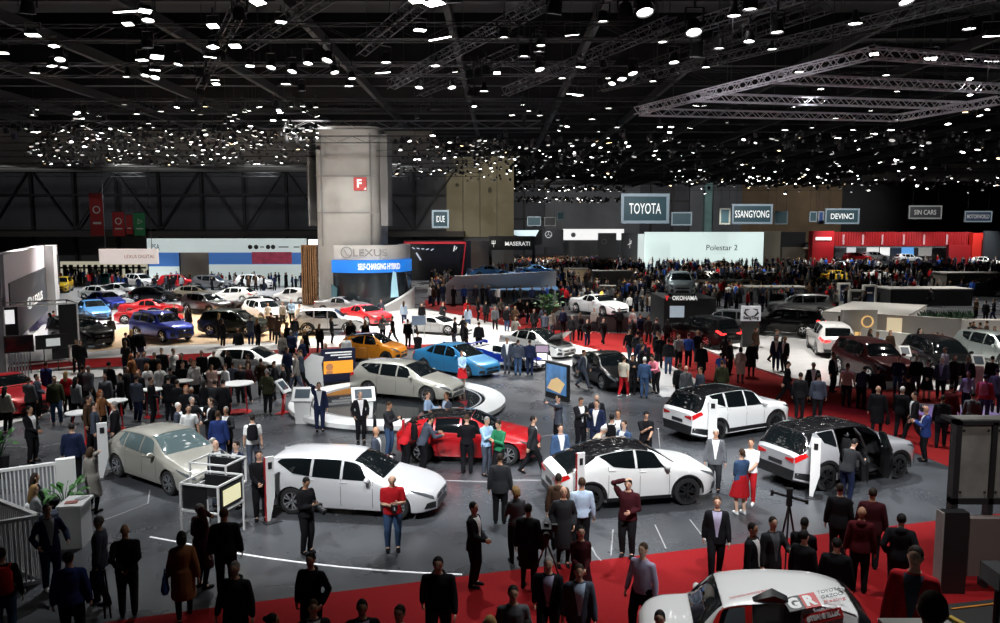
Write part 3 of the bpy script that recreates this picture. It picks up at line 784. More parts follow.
CHROME = bpy.data.materials['car_chrome']
STEEL = M('dark_steel', (.05, .05, .055), .45, .6)
RED = M('red_lacquer', (.45, .010, .014), .35)

def struct(name, mb, mats, smooth=None, label=None):
    o = mb.build(name, mats, None, smooth); tag(o, label, None, None, 'structure'); return o
def area(name, px, z0, z1, mat, label=None):
    mb = MB(); P_ = [G(*p) for p in px]
    a = sum(P_[i].x * P_[(i + 1) % len(P_)].y - P_[(i + 1) % len(P_)].x * P_[i].y for i in range(len(P_)))
    if a < 0: P_.reverse()
    mb.prism([(p.x, p.y) for p in P_], z0, z1); return struct(name, mb, mat, label=label)

HX0, HX1, HY0, HY1, HZ = -92, 150, 2.0, 206, 21.0
m = MB(); m.box(HX0, HX1, HY0, HY1, -.3, 0); struct('floor', m, floor_mat())
m = MB(); m.box(HX0, HX1, HY0, HY1, HZ, HZ + .3); struct('ceiling', m, M('ceiling_black', (.008, .008, .009), .95))
WALLD = M('hall_wall_dark', (.045, .045, .05), .85, noise=.2, nscale=.3)
m = MB(); m.box(HX0 - .3, HX0, HY0, HY1, -.3, HZ); struct('wall_left', m, WALLD)
m = MB(); m.box(HX1, HX1 + .3, HY0, HY1, -.3, HZ); struct('wall_right', m, WALLD)
m = MB(); m.box(HX0, HX1, HY1, HY1 + .3, -.3, HZ); struct('wall_back', m, M('hall_wall_slate', (.075, .08, .095), .8, noise=.15, nscale=.2))
# the nearer end wall behind the left half of the hall: cladding sheets in a steel frame
xl, xr_ = HX0, at(514, 200, 126).x
m = MB(); m.box(xl, xr_, 126, 126.4, 0, HZ); struct('wall_far_left', m, M('cladding_grey', (.115, .115, .125), .8, noise=.15, nscale=.25))
m = MB()
k = at(446, 200, 125.9).x
for i in range(4): a = k + (xr_ - k) * i / 4; m.box(a + .05, a + (xr_ - k) / 4 - .05, 125.7, 126, at(0, 237, 126).z, HZ)
struct('wall_panel_beige', m, M('cladding_beige', (.33, .29, .20), .75, noise=.08, nscale=.4))
m = MB()
for i in range(13):
    x = xl + 6 + i * 6.6
    if x > k - 1: break
    m.bar((x, 125.4, 0), (x, 125.4, HZ), .42, .3)
    if i % 2: m.bar((x, 125.3, 6.5), (x - 6.6, 125.3, 16), .22); m.bar((x, 125.3, 6.5), (x + 6.6, 125.3, 16), .22)
for z in (6.5, 12, 16): m.bar((xl, 125.4, z), (k, 125.4, z), .35)
struct('trim_wall_frame', m, M('frame_steel_black', (.012, .012, .014), .6))
m = MB(); m.box(xl, k + 3, 120.5, 125, 5.6, 6.4); m.bar((xl, 120.4, 7.0), (k, 120.4, 7.0), .08)
struct('trim_gallery', m, M('gallery_edge', (.05, .04, .035), .7))
m = MB()
for i in range(26):
    x = xr_ + 4 + i * 5.4; m.bar((x, 205.8, 0), (x, 205.8, HZ), .5, .3)
for z in (9, 13.5): m.bar((xr_, 205.8, z), (HX1, 205.8, z), .4)
struct('trim_back_frame', m, bpy.data.materials['frame_steel_black'])
for i, (x0, x1, c) in enumerate(((545, 640, (.16, .17, .19)), (690, 742, (.15, .16, .18)), (742, 842, (.20, .14, .085)), (842, 1000, (.03, .031, .036)))):
    m = MB(); m.box(at(x0, 200, 205).x, at(x1, 200, 205).x, 205.0, 205.6, 3, HZ); struct('wall_panel_far', m, M('far_clad_%d' % i, c, .8, noise=.2, nscale=.2))
m = MB(); m.box(at(705, 200, 203).x, at(712.5, 200, 203).x, 203, 204.9, 3, HZ); struct('wall_panel_teal', m, M('teal_pane', (.20, .36, .36), .3, noise=.2, nscale=.6))
# floors
RC = carpet('red_carpet', (.20, .005, .007)); RC2 = carpet('red_carpet_back', (.17, .0055, .006))
area('floor_red_carpet_front', [(103, 623), (250, 603), (500, 572), (750, 543), (937, 521), (1080, 505), (1500, 640), (900, 900), (20, 900)], 0, .010, RC, 'bright red carpet strip along the near edge of the hall')
area('floor_red_carpet_aisle', [(425, 300), (520, 312), (555, 325), (600, 333), (660, 335), (700, 349), (735, 362), (780, 377), (830, 388), (1060, 396), (1060, 500), (957, 470), (905, 449), (795, 418.5), (697, 380), (650, 354), (604, 352), (560, 341), (520, 330), (470, 317), (425, 308)], 0, .010, RC2, 'red carpet aisle running from the far hall to the right')
WF = M('white_floor', (.74, .74, .74), .22, noise=.05, nscale=1.5)
area('floor_white_left', [(-60, 366), (8, 362), (140, 357), (330, 348.5), (400, 346.5), (400, 306), (300, 300), (60, 300), (-60, 318)], 0, .012, WF, 'white glossy stand floor on the left')
area('floor_white_middle', [(400, 346), (480, 345.5), (522, 352), (530, 369), (575, 366), (610, 364), (640, 376), (662, 397), (684, 397), (697, 380), (650, 354), (604, 352), (560, 341), (520, 330), (470, 317), (400, 306)], 0, .012, WF, 'white curved stand floor in the middle')
area('floor_wood', [(88, 352), (140, 346.5), (290, 342), (325, 336), (300, 312), (190, 311), (120, 328)], .012, .03, M('pale_wood', (.50, .34, .19), .4, noise=.15, nscale=2), 'pale wooden floor under the left cars')
area('floor_red_strip', [(-60, 377), (8, 372.5), (130, 366), (330, 352), (462, 346.5), (462, 343.5), (330, 347.5), (140, 356.5), (8, 363), (-60, 366)], .012, .02, RC2, 'thin red carpet strip before the white left stand')
area('floor_white_kerb', [(-60, 392), (0, 386), (60, 381), (128, 374), (128, 369), (8, 373), (-60, 378)], 0, .012, WF, 'white floor edge before the red strip')
area('floor_white_line', [(-10, 430.5), (36, 417), (72, 409.5), (72, 405.5), (36, 412), (-10, 424.5)], 0, .03, WHITE, 'white kerb line of the small red stand at left')
area('floor_red_left', [(-60, 420), (-10, 411), (26, 406), (30, 390), (-60, 392)], 0, .016, RC2)
area('floor_white_right', [(700, 349), (735, 362), (780, 377), (830, 388), (1060, 396), (1060, 330), (840, 318), (760, 322), (690, 335)], 0, .10, WF, 'white raised floor of the right-hand stand')
area('floor_white_violet', [(896, 403), (1060, 409), (1060, 437), (905, 413)], .010, .022, WF, 'white floor strip under violet light at right')
area('floor_grey_far_left', [(60, 300), (300, 300), (330, 283), (60, 286)], 0, .012, M('grey_floor', (.40, .40, .41), .3))
# light lines let into the dark floor
LINE = M('floor_line', (.30, .30, .31), .35)
def line(pts, w=.05, z=.014, mat=None, name='floor_line'):
    m = MB(); ps = [G(*p) for p in pts]
    for a, b in zip(ps, ps[1:]): m.bar((a.x, a.y, z / 2), (b.x, b.y, z / 2), w, z)
    return struct(name, m, mat or LINE)
def arc(cx, cy, r, a0, a1, n=40): return [(cx + r * cos(a0 + (a1 - a0) * i / n), cy + r * sin(a0 + (a1 - a0) * i / n)) for i in range(n + 1)]
LED = M('lit_line', (.85, .86, .88), .2, emit=.55)
line([(150, 537), (180, 542.5), (210, 548.5), (240, 554), (270, 558.6), (300, 562.5), (340, 567), (380, 570.5), (420, 573), (462, 574.6)], .045, .012, LED, 'trim_floor_light')
line([(437, 480.5), (489, 482)], .05); line([(510, 480.5), (546, 480.5)], .05)
line([(0, 447), (40, 447.5), (72, 441)], .03); line([(505, 442), (560, 434)], .03)
line([(592, 548), (596, 556), (601, 561)], .035); line([(611, 556), (613, 530)], .028); line([(666, 549), (655, 525)], .028); line([(690, 520), (706, 541)], .03)
line([(100, 522), (148, 504), (150, 490)], .03)

# ---------------------------------------------------------------- the grey column with its round stand front
CB = at(353, 200, 72); cx = CB.x; cw = 71 / 800 * 69 / 2
m = MB(); pts = []
for k in range(24):
    a = 2 * pi * k / 24; c, s_ = cos(a), sin(a); e = .42
    pts.append((cx + cw * .93 * math.copysign(abs(c) ** e, c), 72 + 3.2 * math.copysign(abs(s_) ** e, s_)))
m.prism(pts, 0, 15.6)
CONC = M('concrete_grey', (.40, .40, .385), .8, noise=.06, nscale=.8)
struct('column', m, CONC, 50, 'thick pale grey column behind the round stand front')
m = MB()
for sd in (-1, 1): m.box(cx + sd * cw - .25, cx + sd * (cw + .38), 69.6, 72.6, 7.2, 15.0)
for sd in (-1, 1): m.box(cx + sd * cw * .68 - .06, cx + sd * cw * .68 + .06, 68.72, 68.85, 5.5, 15.0)
for z in (11.4, 8.3): m.box(cx - cw * .9, cx + cw * .9, 68.74, 68.82, z, z + .05)
struct('trim_column', m, M('concrete_dark', (.22, .22, .22), .8))

# ================================================================ stand walls, signs and furniture
def slabpx(mb, x0, x1, y0, y1, D, th=.3, back=True):
    a = at(x0, y1, D); b = at(x1, y0, D); mb.box(a.x, b.x, D, D + th, a.z, b.z); return mb
def frame_box(mb, x0, x1, z0, z1, y, w, th):
    mb.box(x0, x1, y, y + th, z0, z0 + w); mb.box(x0, x1, y, y + th, z1 - w, z1); mb.box(x0, x0 + w, y, y + th, z0 + w, z1 - w); mb.box(x1 - w, x1, y, y + th, z0 + w, z1 - w); return mb
def thing(name, label, cat, loc=(0, 0, 0), rz=0, group=None): return empty(name, loc, rz, label, cat, group)
UP = (pi / 2, 0, 0)
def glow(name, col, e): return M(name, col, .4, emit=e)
TEAL = M('sign_teal', (.020, .055, .068), .5, emit=.30); SFR = M('sign_frame', (.34, .42, .48), .5)  # sign faces given a faint glow to look lit
LETW = M('letter_white', (.85, .85, .83), .5, emit=.6)
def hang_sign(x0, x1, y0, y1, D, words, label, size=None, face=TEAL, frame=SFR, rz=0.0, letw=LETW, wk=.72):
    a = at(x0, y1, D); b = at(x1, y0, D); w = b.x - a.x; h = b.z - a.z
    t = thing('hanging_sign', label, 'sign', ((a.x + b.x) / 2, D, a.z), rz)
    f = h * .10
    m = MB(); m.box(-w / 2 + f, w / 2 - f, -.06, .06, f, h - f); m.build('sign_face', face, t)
    m = MB(); frame_box(m, -w / 2, w / 2, 0, h, -.12, f, .26); m.build('sign_frame', frame, t)
    if words: text(words, size or h * .5, letw, t, (0, -.075, h * .5), UP, width=w * wk, bold=.01)
    m = MB()
    for s_ in (-1, 1): m.tube([(s_ * w * .38, 0, h), (s_ * w * .38, 0, 15.4 - a.z)], .02, 5)
    m.build('wire', STEEL, t)
    return t
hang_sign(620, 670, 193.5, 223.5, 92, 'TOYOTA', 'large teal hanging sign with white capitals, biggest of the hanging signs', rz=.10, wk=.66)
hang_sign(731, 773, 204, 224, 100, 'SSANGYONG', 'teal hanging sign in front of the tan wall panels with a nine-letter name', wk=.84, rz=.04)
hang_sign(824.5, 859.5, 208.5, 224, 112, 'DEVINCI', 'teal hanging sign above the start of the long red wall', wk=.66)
hang_sign(908, 942, 205.5, 219, 118, 'SIN CARS', 'dark hanging sign with two short words over the red wall', letw=M('letter_dim', (.45, .44, .42), .5, emit=.15), face=M('sign_black', (.02, .02, .022), .5), frame=M('sign_frame_grey', (.30, .30, .28), .5), wk=.66)
hang_sign(964, 992, 211, 222, 124, 'MOTORWORLD', 'small navy hanging sign farthest right over the red wall', letw=M('letter_dim', (.45, .44, .42), .5, emit=.15), face=M('sign_navy', (.015, .03, .07), .5), frame=M('sign_frame_dim', (.30, .36, .40), .5), wk=.82)
hang_sign(432, 449, 210, 228, 104, 'IDUE', 'nearly square pale-framed hanging sign beside the beige wall', frame=M('sign_frame_pale', (.50, .60, .64), .5), wk=.5)
hang_sign(671, 692, 212, 225.5, 125, None, 'small dim hanging sign just right of the largest teal sign')
hang_sign(719, 730.5, 208, 224.5, 108, None, 'hanging sign half hidden behind the left end of the nine-letter sign', frame=M('sign_frame_olive', (.25, .26, .23), .5))
hang_sign(774, 788, 211, 224.5, 122, None, 'small hanging sign peeping out right of the nine-letter sign', frame=bpy.data.materials['sign_frame_dim'])
hang_sign(809, 817, 211.5, 222, 126, None, 'narrow grey hanging sign left of the small blue one', frame=bpy.data.materials['sign_frame_dim'])
hang_sign(817.5, 824, 211, 224, 118, None, 'narrow blue and white hanging sign by the red wall corner', face=M('sign_blue', (.05, .12, .42), .5), frame=M('sign_frame_white', (.6, .62, .65), .5))
hang_sign(527, 541, 216.5, 226, 150, None, 'small hanging sign above the silver star wall', frame=bpy.data.materials['sign_frame_dim'])
hang_sign(544, 556, 217, 226, 156, None, 'tan-rimmed small hanging sign right of the silver star wall', face=bpy.data.materials['sign_black'], frame=bpy.data.materials['sign_frame_olive'])
hang_sign(557, 564, 212, 220, 164, None, 'tiny pale hanging sign high above the white billboard', frame=bpy.data.materials['sign_frame_pale'])
# column marks
t = thing('level_sign', 'square red sign with a white letter F on the grey column', 'sign', (at(360, 190, 68.6).x, 68.72, at(360, 190.5, 68.6).z))
m = MB(); m.box(-.55, .55, -.08, 0, 0, 1.12); m.build('sign_face', M('sign_red', (.42, .012, .015), .5), t)
text('F', .95, LETW, t, (-.05, -.09, .60), UP, bold=.03); m = MB(); m.add([(.30, -.09, .08), (.52, -.09, .08), (.52, -.09, .30)], [(0, 1, 2)]); m.build('corner_mark', LETW, t)
# round stand front at the foot of the column
t = thing('round_fascia', 'round white and blue fascia with a dark screen wall round the column foot', 'fascia', (cx + 1.05, 72.0, 0)); R1 = 4.0
def cyl_band(name, r, z0, z1, mat, par, a0=pi * 1.0, a1=pi * 2.0, n=32, th=.25):
    m = MB(); v = []; f = []
    for i in range(n + 1):
        a = a0 + (a1 - a0) * i / n
        for rr_ in (r, r - th):
            for z in (z0, z1): v.append((rr_ * cos(a), rr_ * sin(a) * .95, z))
    for i in range(n):
        b = i * 4
        for p, q in ((0, 1), (1, 3), (3, 2), (2, 0)): f.append((b + p, b + 4 + p, b + 4 + q, b + q))
    f += [(0, 1, 3, 2), (n * 4, n * 4 + 2, n * 4 + 3, n * 4 + 1)]
    m.add(v, f); return m.build(name, mat, par, 40)
zt_, zm_, zl_ = at(353, 245, 69.5).z, at(353, 259.5, 69.5).z, at(353, 272, 69.5).z
cyl_band('white_band', R1, zm_, zt_, M('fascia_white', (.74, .75, .74), .4), t)
bb_ = cyl_band('blue_band', R1 + .12, zl_, zm_ - .02, glow('fascia_blue', (.015, .17, .62), .9), t)
sc_ = cyl_band('screen_wall', R1 + .06, .3, zl_ - .02, M('screen_dark', (.022, .03, .036), .15), t)
text('LEXUS', .85, M('letter_silver', (.30, .31, .32), .4), t, (1.0, -3.76, (zt_ + zm_) / 2), (pi / 2, 0, .24), width=2.9, bold=.01)
m = MB(); m.lathe([(.50, -.03), (.50, .03), (.42, .03), (.42, -.03)], 24, T_(-1.0, -3.82, (zt_ + zm_) / 2 + .02, rx=pi / 2), close=True); m.bar((-1.2, -3.83, (zt_ + zm_) / 2 + .28), (-.92, -3.83, (zt_ + zm_) / 2 - .22), .07, .05); m.bar((-.92, -3.83, (zt_ + zm_) / 2 - .20), (-.62, -3.83, (zt_ + zm_) / 2 - .20), .07, .05)
m.build('emblem', M('letter_silver', (.30, .31, .32), .4), t, 40)
text('SELF-CHARGING HYBRID', .72, LETW, t, (1.75, -3.66, (zl_ + zm_) / 2), (pi / 2, 0, .42), width=3.7, bold=.02)
m = MB(); m.prism([(0, 0), (.9, 0), (.75, 1.1), (.62, 2.2), (.3, 2.3), (.1, 1.2)], 0, .04)
o = m.build('picture_figure', glow('screen_pale_blue', (.36, .60, .70), .6), t); o.rotation_euler = (pi / 2, 0, .85); o.location = (2.6, -3.06, 1.05)
m = MB(); m.prism([(0, 0), (2.4, .1), (2.5, .9), (1.6, 1.3), (.4, 1.2), (0, .8)], 0, .04)
o = m.build('picture_car', M('screen_teal', (.05, .13, .16), .3, emit=.5), t); o.rotation_euler = (pi / 2, 0, -.72); o.location = (-3.75, -2.0, 1.0)
# white swoosh ramp in front of it
a = G(372, 313); m = MB(); rg = []
for i in range(13):
    s_ = i / 12; p = G(372, 313).lerp(G(414, 308), s_); z = 1.35 * s_ ** 1.5 + .25; w = .9 * (1 - .35 * s_)
    rg.append([p + V(0, -w, 0), p + V(0, w, .0), p + V(0, w, z + .25 * s_), p + V(0, -w, z)])
m.rings(rg); o = m.build('white_ramp', WHITE, None, 50); tag(o, 'white swooping ramp sculpture in front of the dark round screen', 'sculpture')
# slatted wooden tower left of the column
t = thing('wooden_screen', 'tall tower of brown wooden slats left of the column', 'screen', (at(310.5, 300, 73).x, 73, 0))
m = MB()
for i in range(7): m.box(-.68 + i * .2, -.57 + i * .2, -.35 + .06 * (i % 2), .35, 0, at(0, 245, 73).z)
m.build('slats', M('wood_brown', (.30, .15, .06), .5, noise=.25, nscale=2), t)
m = MB()
for i in range(9): m.box(-.72, .72, -.12, .30, .3 + i * .6, .42 + i * .6)
m.build('rails', M('wood_dark', (.16, .075, .03), .5), t)

def wallpx(name, label, cat, x0, x1, y0, D, mat, th=.5, y1=None, part='panel'):
    a = at(x0, y0, D); b = at(x1, y0, D); t = thing(name, label, cat, ((a.x + b.x) / 2, D, 0)); w = b.x - a.x
    m = MB(); m.box(-w / 2, w / 2, 0, th, 0 if y1 is None else at(0, y1, D).z, a.z); m.build(part, mat, t); return t, w, a.z
# ---------------------------------------------------------------- left stand wall
A_, B_ = G(8, 366), G(50, 320)
d = (B_ - A_); ang = math.atan2(d.y, d.x); Lw = d.length
t = thing('stand_wall', 'tall white and charcoal stand wall at the left edge with white emblem', 'wall', A_, ang)
m = MB(); m.box(0, Lw, -.1, .5, 3.9, 5.75); m.box(0, Lw * .38, -.1, .5, 0, 3.9); m.build('white_panel', M('wall_white_violet', (.78, .76, .84), .5), t)
m = MB(); m.box(Lw * .38, Lw * .88, -.06, .45, 1.9, 3.88); m.box(Lw * .05, Lw * .88, -.16, -.10, 1.0, 4.2); m.build('charcoal_panel', M('wall_charcoal', (.030, .034, .042), .5), t)
m = MB(); m.box(Lw * .88, Lw + .8, -.7, .5, 0, 5.75); m.build('end_pillar', M('pillar_grey', (.50, .51, .52), .5), t)
m = MB(); m.box(Lw + .2, Lw + .55, -.76, -.7, 2.7, 5.0); m.build('banner', BLACK, t)
text('LEXUS', .8, LETW, t, (Lw * .60, -.2, 2.45), UP, width=5.5, bold=.015)
m = MB(); m.lathe([(.36, -.03), (.36, .03), (.27, .03), (.27, -.03)], 20, T_(Lw * .60 - 4.6, -.2, 2.5, rx=pi / 2) @ Matrix.Diagonal((3.0, 1, 1, 1)), close=True); m.build('emblem', LETW, t, 40)
p = G(-3, 384); m = MB(); m.box(p.x - 3.2, p.x + .1, p.y, p.y + .6, 0, 5.6); o = m.build('wall_pillar', M('pillar_grey_dark', (.22, .22, .24), .6), None); tag(o, 'grey wall pillar cut by the left edge of the photo', 'pillar')
# long fascia hung over the left cars
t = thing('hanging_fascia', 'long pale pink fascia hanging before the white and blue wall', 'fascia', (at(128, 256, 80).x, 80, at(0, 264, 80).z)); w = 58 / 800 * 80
m = MB(); m.box(-w / 2, w / 2, 0, .4, 0, 15 / 800 * 80); m.build('panel', M('fascia_pink', (.74, .64, .60), .5, emit=.62), t)  # glow put into the fascia colour to lift its brightness
text('LEXUS DIGITAL', .5, M('letter_grey', (.2, .19, .2), .5), t, (w * .20, -.02, .75), UP, width=w * .52); 
m = MB(); [m.tube([(s_ * w * .4, .2, 1.5), (s_ * w * .4, .2, 12)], .03, 5) for s_ in (-1, 1)]; m.build('wire', STEEL, t)
# white and blue wall far left
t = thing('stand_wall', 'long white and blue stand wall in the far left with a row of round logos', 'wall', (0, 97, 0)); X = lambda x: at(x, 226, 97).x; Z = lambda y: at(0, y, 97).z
LB = M('wall_icewhite', (.52, .60, .59), .5, emit=.72); m = MB(); m.box(X(146), X(305), 0, .6, Z(252.5), Z(238.5)); m.box(X(147), X(176), -.02, .5, 0, Z(266.5)); m.box(X(207.5), X(303), -.02, .5, 0, Z(264.5)); m.build('white_panel', LB, t)  # white and blue panels glow on their own to look brighter
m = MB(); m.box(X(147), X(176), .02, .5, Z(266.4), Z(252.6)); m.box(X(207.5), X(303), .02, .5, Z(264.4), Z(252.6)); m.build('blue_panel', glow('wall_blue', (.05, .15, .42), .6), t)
m = MB(); m.box(X(176), X(207.5), 1.0, 1.4, 0, Z(252.6)); m.build('recess', M('recess_beige', (.26, .21, .16), .6), t)
m = MB(); m.box(X(251), X(291), -.08, .01, Z(263.8), Z(252)); m.build('picture_screen', M('screen_redwater', (.22, .03, .055), .3, emit=.7, noise=.6, nscale=1.2), t)
text('PSA', 1.0, M('letter_blue', (.03, .06, .2), .5), t, (X(154.5), -.02, Z(247)), UP, width=1.0)
for i, x in enumerate((249.5, 255.5, 267.5, 272.5)):
    m = MB(); m.lathe([(.27, -.02), (.27, .02)], 14, T_(X(x), -.03, Z(247), rx=pi / 2)); m.build('logo', bpy.data.materials['sign_black'], t)
for x, w_ in ((261.5, .45), (283, 1.2), (296, .7)):
    m = MB(); m.box(X(x) - w_ / 2, X(x) + w_ / 2, -.03, 0, Z(247.6), Z(246.4)); m.build('logo', bpy.data.materials['letter_grey'], t)
m = MB(); slabpx(m, 308.5, 317, 239.5, 244.8, 73, .3); o = m.build('lit_display', glow('panel_lit', (.9, .9, .88), 1.6), None); tag(o, 'small lit white panel above the wooden slat tower', 'panel')
t, w, h = wallpx('lit_backwall', 'warm lit stand wall with dark posts in the far left, behind the long pink fascia', 'wall', 60, 146, 261.5, 114, M('wall_warmlit', (.50, .47, .36), .6, emit=.75))  # the wall itself glows to stand for a lit area
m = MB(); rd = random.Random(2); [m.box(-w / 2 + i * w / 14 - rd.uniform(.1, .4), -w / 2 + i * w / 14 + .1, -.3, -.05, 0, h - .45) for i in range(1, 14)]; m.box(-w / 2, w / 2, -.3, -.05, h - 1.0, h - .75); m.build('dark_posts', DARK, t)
# tall upright banners on the gallery
for x0, x1, y0, y1, c, l in ((91, 102.5, 193.5, 236, 'banner_red', 'tallest red banner high on the far left gallery'), (113, 124, 212, 236, 'banner_red', 'red banner with a white round mark, between two others on the gallery'), (126.5, 132, 215, 234, 'banner_red', 'narrow red banner next to the green one'), (134.5, 144.5, 213, 235.5, 'banner_green', 'green recycling banner on the far left gallery')):
    D = 119; a = at(x0, y1, D); b = at(x1, y0, D); t = thing('banner', l, 'banner', ((a.x + b.x) / 2, D, a.z)); w = b.x - a.x; h = b.z - a.z
    m = MB(); m.box(-w / 2, w / 2, 0, .06, 0, h); m.build('cloth', M(c, (.30, .018, .02) if 'red' in c else (.02, .17, .06), .8), t)
    m = MB(); m.tube([(-w / 2 - .1, .03, h + .05), (w / 2 + .1, .03, h + .05)], .05, 6); m.tube([(0, .03, h), (0, .03, 15.4 - a.z)], .02, 4); m.build('pole', STEEL, t)
    m = MB(); zc_ = h * .62
    if w > 1.2: m.lathe([(w * .28, -.01), (w * .28, .01), (w * .20, .01), (w * .20, -.01)], 3 if 'green' in c else 16, T_(0, -.02, zc_, rx=pi / 2), close=True)
    m.box(-w * .3, w * .3, -.02, 0, h * .28, h * .33)
    m.build('mark', M('mark_pale', (.55, .5, .48), .6), t)
# ---------------------------------------------------------------- middle distance walls
t, w, h = wallpx('stand_wall', 'black stand wall with red rim and a small white horse-like mark', 'wall', 404, 471, 240.5, 106, M('wall_nightblue', (.008, .009, .016), .25))
m = MB(); m.bar((-w / 2, -.1, h - .3), (w * .42, -.1, h - .3), .12, .28); m.bar((w * .42, -.1, h - .3), (w * .36, -.1, .5), .12, .25); m.build('red_rim', glow('rim_red', (.5, .02, .03), .5), t)
m = MB()
for i in range(5): m.bar((-w * .38 + i * w * .07, -.06, h - .9 - .1 * i), (-w * .34 + i * w * .07, -.06, h - 1.1), .1, .12)
m.bar((-w * .32, -.06, h - 1.6), (-w * .25, -.06, h - 2.6), .08, .2); m.build('picture_lines', glow('line_pale', (.5, .55, .65), .7), t)
m = MB(); m.bar((w * .24, -.06, h - 1.4), (w * .26, -.06, h - .7), .2, .14); m.bar((w * .27, -.06, h - 1.2), (w * .29, -.06, h - .85), .25, .1); m.build('mark', LETW, t)
wallpx('stand_wall', 'dark brown lit wall section between the red-rimmed wall and the black name wall', 'wall', 466, 489, 241, 110, M('wall_bronze', (.05, .035, .028), .35))
wallpx('white_tower', 'white panel tower right of the round fascia', 'tower', 398, 409, 244, 100, M('tower_white', (.7, .7, .72), .5))
t, w, h = wallpx('name_wall', 'black wall with white capitals and a trident mark', 'wall', 489, 535, 236, 116, M('wall_black', (.006, .006, .007), .4), y1=250)
text('MASERATI', .8, LETW, t, (w * .12, -.02, h - 1.1), UP, width=w * .54, bold=.02)
m = MB(); b_ = -w * .40
for s_ in (-1, 0, 1): m.bar((b_ + s_ * .22, -.04, h - 1.1), (b_ + s_ * .22, -.04, h - .65), .09, .06)
m.bar((b_ - .26, -.04, h - 1.1), (b_ + .26, -.04, h - 1.1), .06, .09); m.bar((b_, -.04, h - 1.1), (b_, -.04, h - 1.6), .06, .09); m.build('mark', LETW, t)
m = MB(); [m.box(s_ * w * .47 - .2, s_ * w * .47 + .2, 0, .4, 0, at(0, 250, 116).z) for s_ in (-1, 1)]; m.build('post', BLACK, t)
t, w, h = wallpx('star_wall', 'dark stand wall with a silver three-pointed star in a ring', 'wall', 531, 563.5, 229.5, 158, M('wall_ink', (.016, .017, .022), .4), y1=247)
c_ = at(548.5, 234.5, 158); m = MB(); cx_ = c_.x - t.location.x; R_ = .68
m.lathe([(R_, -.03), (R_, .03), (R_ * .84, .03), (R_ * .84, -.03)], 28, T_(cx_, -.05, c_.z, rx=pi / 2), close=True)
for k in range(3): a = pi / 2 + k * 2 * pi / 3; m.bar((cx_, -.05, c_.z), (cx_ + R_ * .9 * cos(a), -.05, c_.z + R_ * .9 * sin(a)), .06, .18, up=(0, 1, 0))
m.build('star', M('star_silver', (.75, .77, .78), .3, emit=.4), t)
m = MB(); p0 = at(514, 230.2, 150); p1 = at(539, 230.2, 150); p2 = at(534, 239, 150); p3 = at(514, 235, 150); m.add([p0, p1, p2, p3] + [q + V(0, .3, 0) for q in (p0, p1, p2, p3)], [(0, 1, 2, 3), (7, 6, 5, 4), (0, 4, 5, 1), (1, 5, 6, 2), (2, 6, 7, 3), (3, 7, 4, 0)])
o = m.build('light_screen', glow('screen_ice', (.55, .68, .72), .9), None); tag(o, 'slanted ice-blue screen left of the silver star wall', 'screen')
t, w, h = wallpx('billboard', 'wide bright white billboard right of the silver star wall', 'billboard', 563, 624, 229, 165, glow('board_white', (.85, .85, .84), 1.0), y1=240)
m = MB(); m.lathe([(.5, -.02), (.5, .02)], 16, T_(-w * .33, -.04, h - 1.2, rx=pi / 2)); m.build('mark', M('mark_grey', (.5, .5, .52), .5), t)
m = MB(); m.box(-w / 2 + .2, w / 2 - .2, .1, .4, 0, at(0, 240.5, 165).z); m.build('lower_wall', M('wall_dimgrey', (.16, .16, .17), .6), t)
for x0, x1, y0, D, l in ((598.5, 616.5, 233, 140, 'grey tower with a round emblem right of the white billboard'), (622, 638, 233, 138, 'dark grey tower with a white flame-like mark beside the huge white wall')):
    t, w, h = wallpx('tower', l, 'tower', x0, x1, y0, D, M('tower_grey_%d' % D, (.16, .155, .15) if D == 140 else (.07, .075, .075), .4), .8)
    m = MB()
    if D == 140: m.lathe([(.45, -.02), (.45, .02), (.36, .02), (.36, -.02)], 18, T_(-w * .18, -.05, h - 1.5, rx=pi / 2), close=True)
    else: m.bar((0, -.05, h - 2.6), (0, -.05, h - 1.0), .04, .16); m.bar((-.35, -.05, h - 2.0), (.3, -.05, h - 1.7), .04, .12); m.bar((.1, -.05, h - 1.6), (.3, -.05, h - 1.3), .04, .12)
    m.build('mark', bpy.data.materials['mark_grey'] if D == 140 else LETW, t)
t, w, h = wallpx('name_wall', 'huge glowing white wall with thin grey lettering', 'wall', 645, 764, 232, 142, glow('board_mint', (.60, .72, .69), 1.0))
text('Polestar 2', 1.4, M('letter_slate', (.16, .18, .19), .5), t, (at(729, 0, 142).x - t.location.x, -.15, at(0, 247.5, 142).z), UP, width=31 / 800 * 142, depth=.05)
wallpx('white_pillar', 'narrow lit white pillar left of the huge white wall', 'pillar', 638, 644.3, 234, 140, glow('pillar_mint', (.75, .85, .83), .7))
wallpx('stand_wall', 'beige wall section right of the huge white wall', 'wall', 765, 781, 231, 150, M('wall_sand', (.27, .23, .17), .6))
t, w, h = wallpx('dark_screen', 'black screen wall between the beige wall and the red block', 'screen', 781, 806, 232, 150, M('wall_black2', (.005, .005, .006), .3), y1=247)
m = MB(); m.box(-w / 2 + .3, w / 2 - .3, .05, .4, 0, at(0, 247.1, 150).z); m.build('lower_wall', M('wall_tan2', (.16, .13, .09), .6), t)
wallpx('stand_wall', 'low tan wall under the black screen wall', 'wall', 781, 812, 247.5, 151, M('wall_tan', (.20, .16, .11), .6))
REDW = M('wall_red', (.50, .010, .016), .5); REDR = M('curtain_red', (.36, .006, .009), .6)
t, w, h = wallpx('red_block', 'plain red block with a white bar at the left end of the red wall', 'wall', 813, 834.5, 231, 146, REDW, 2.0)
m = MB(); m.box(-w * .37, w * .37, -.12, 0, h - 1.65, h - 1.1); m.build('bar_mark', LETW, t)
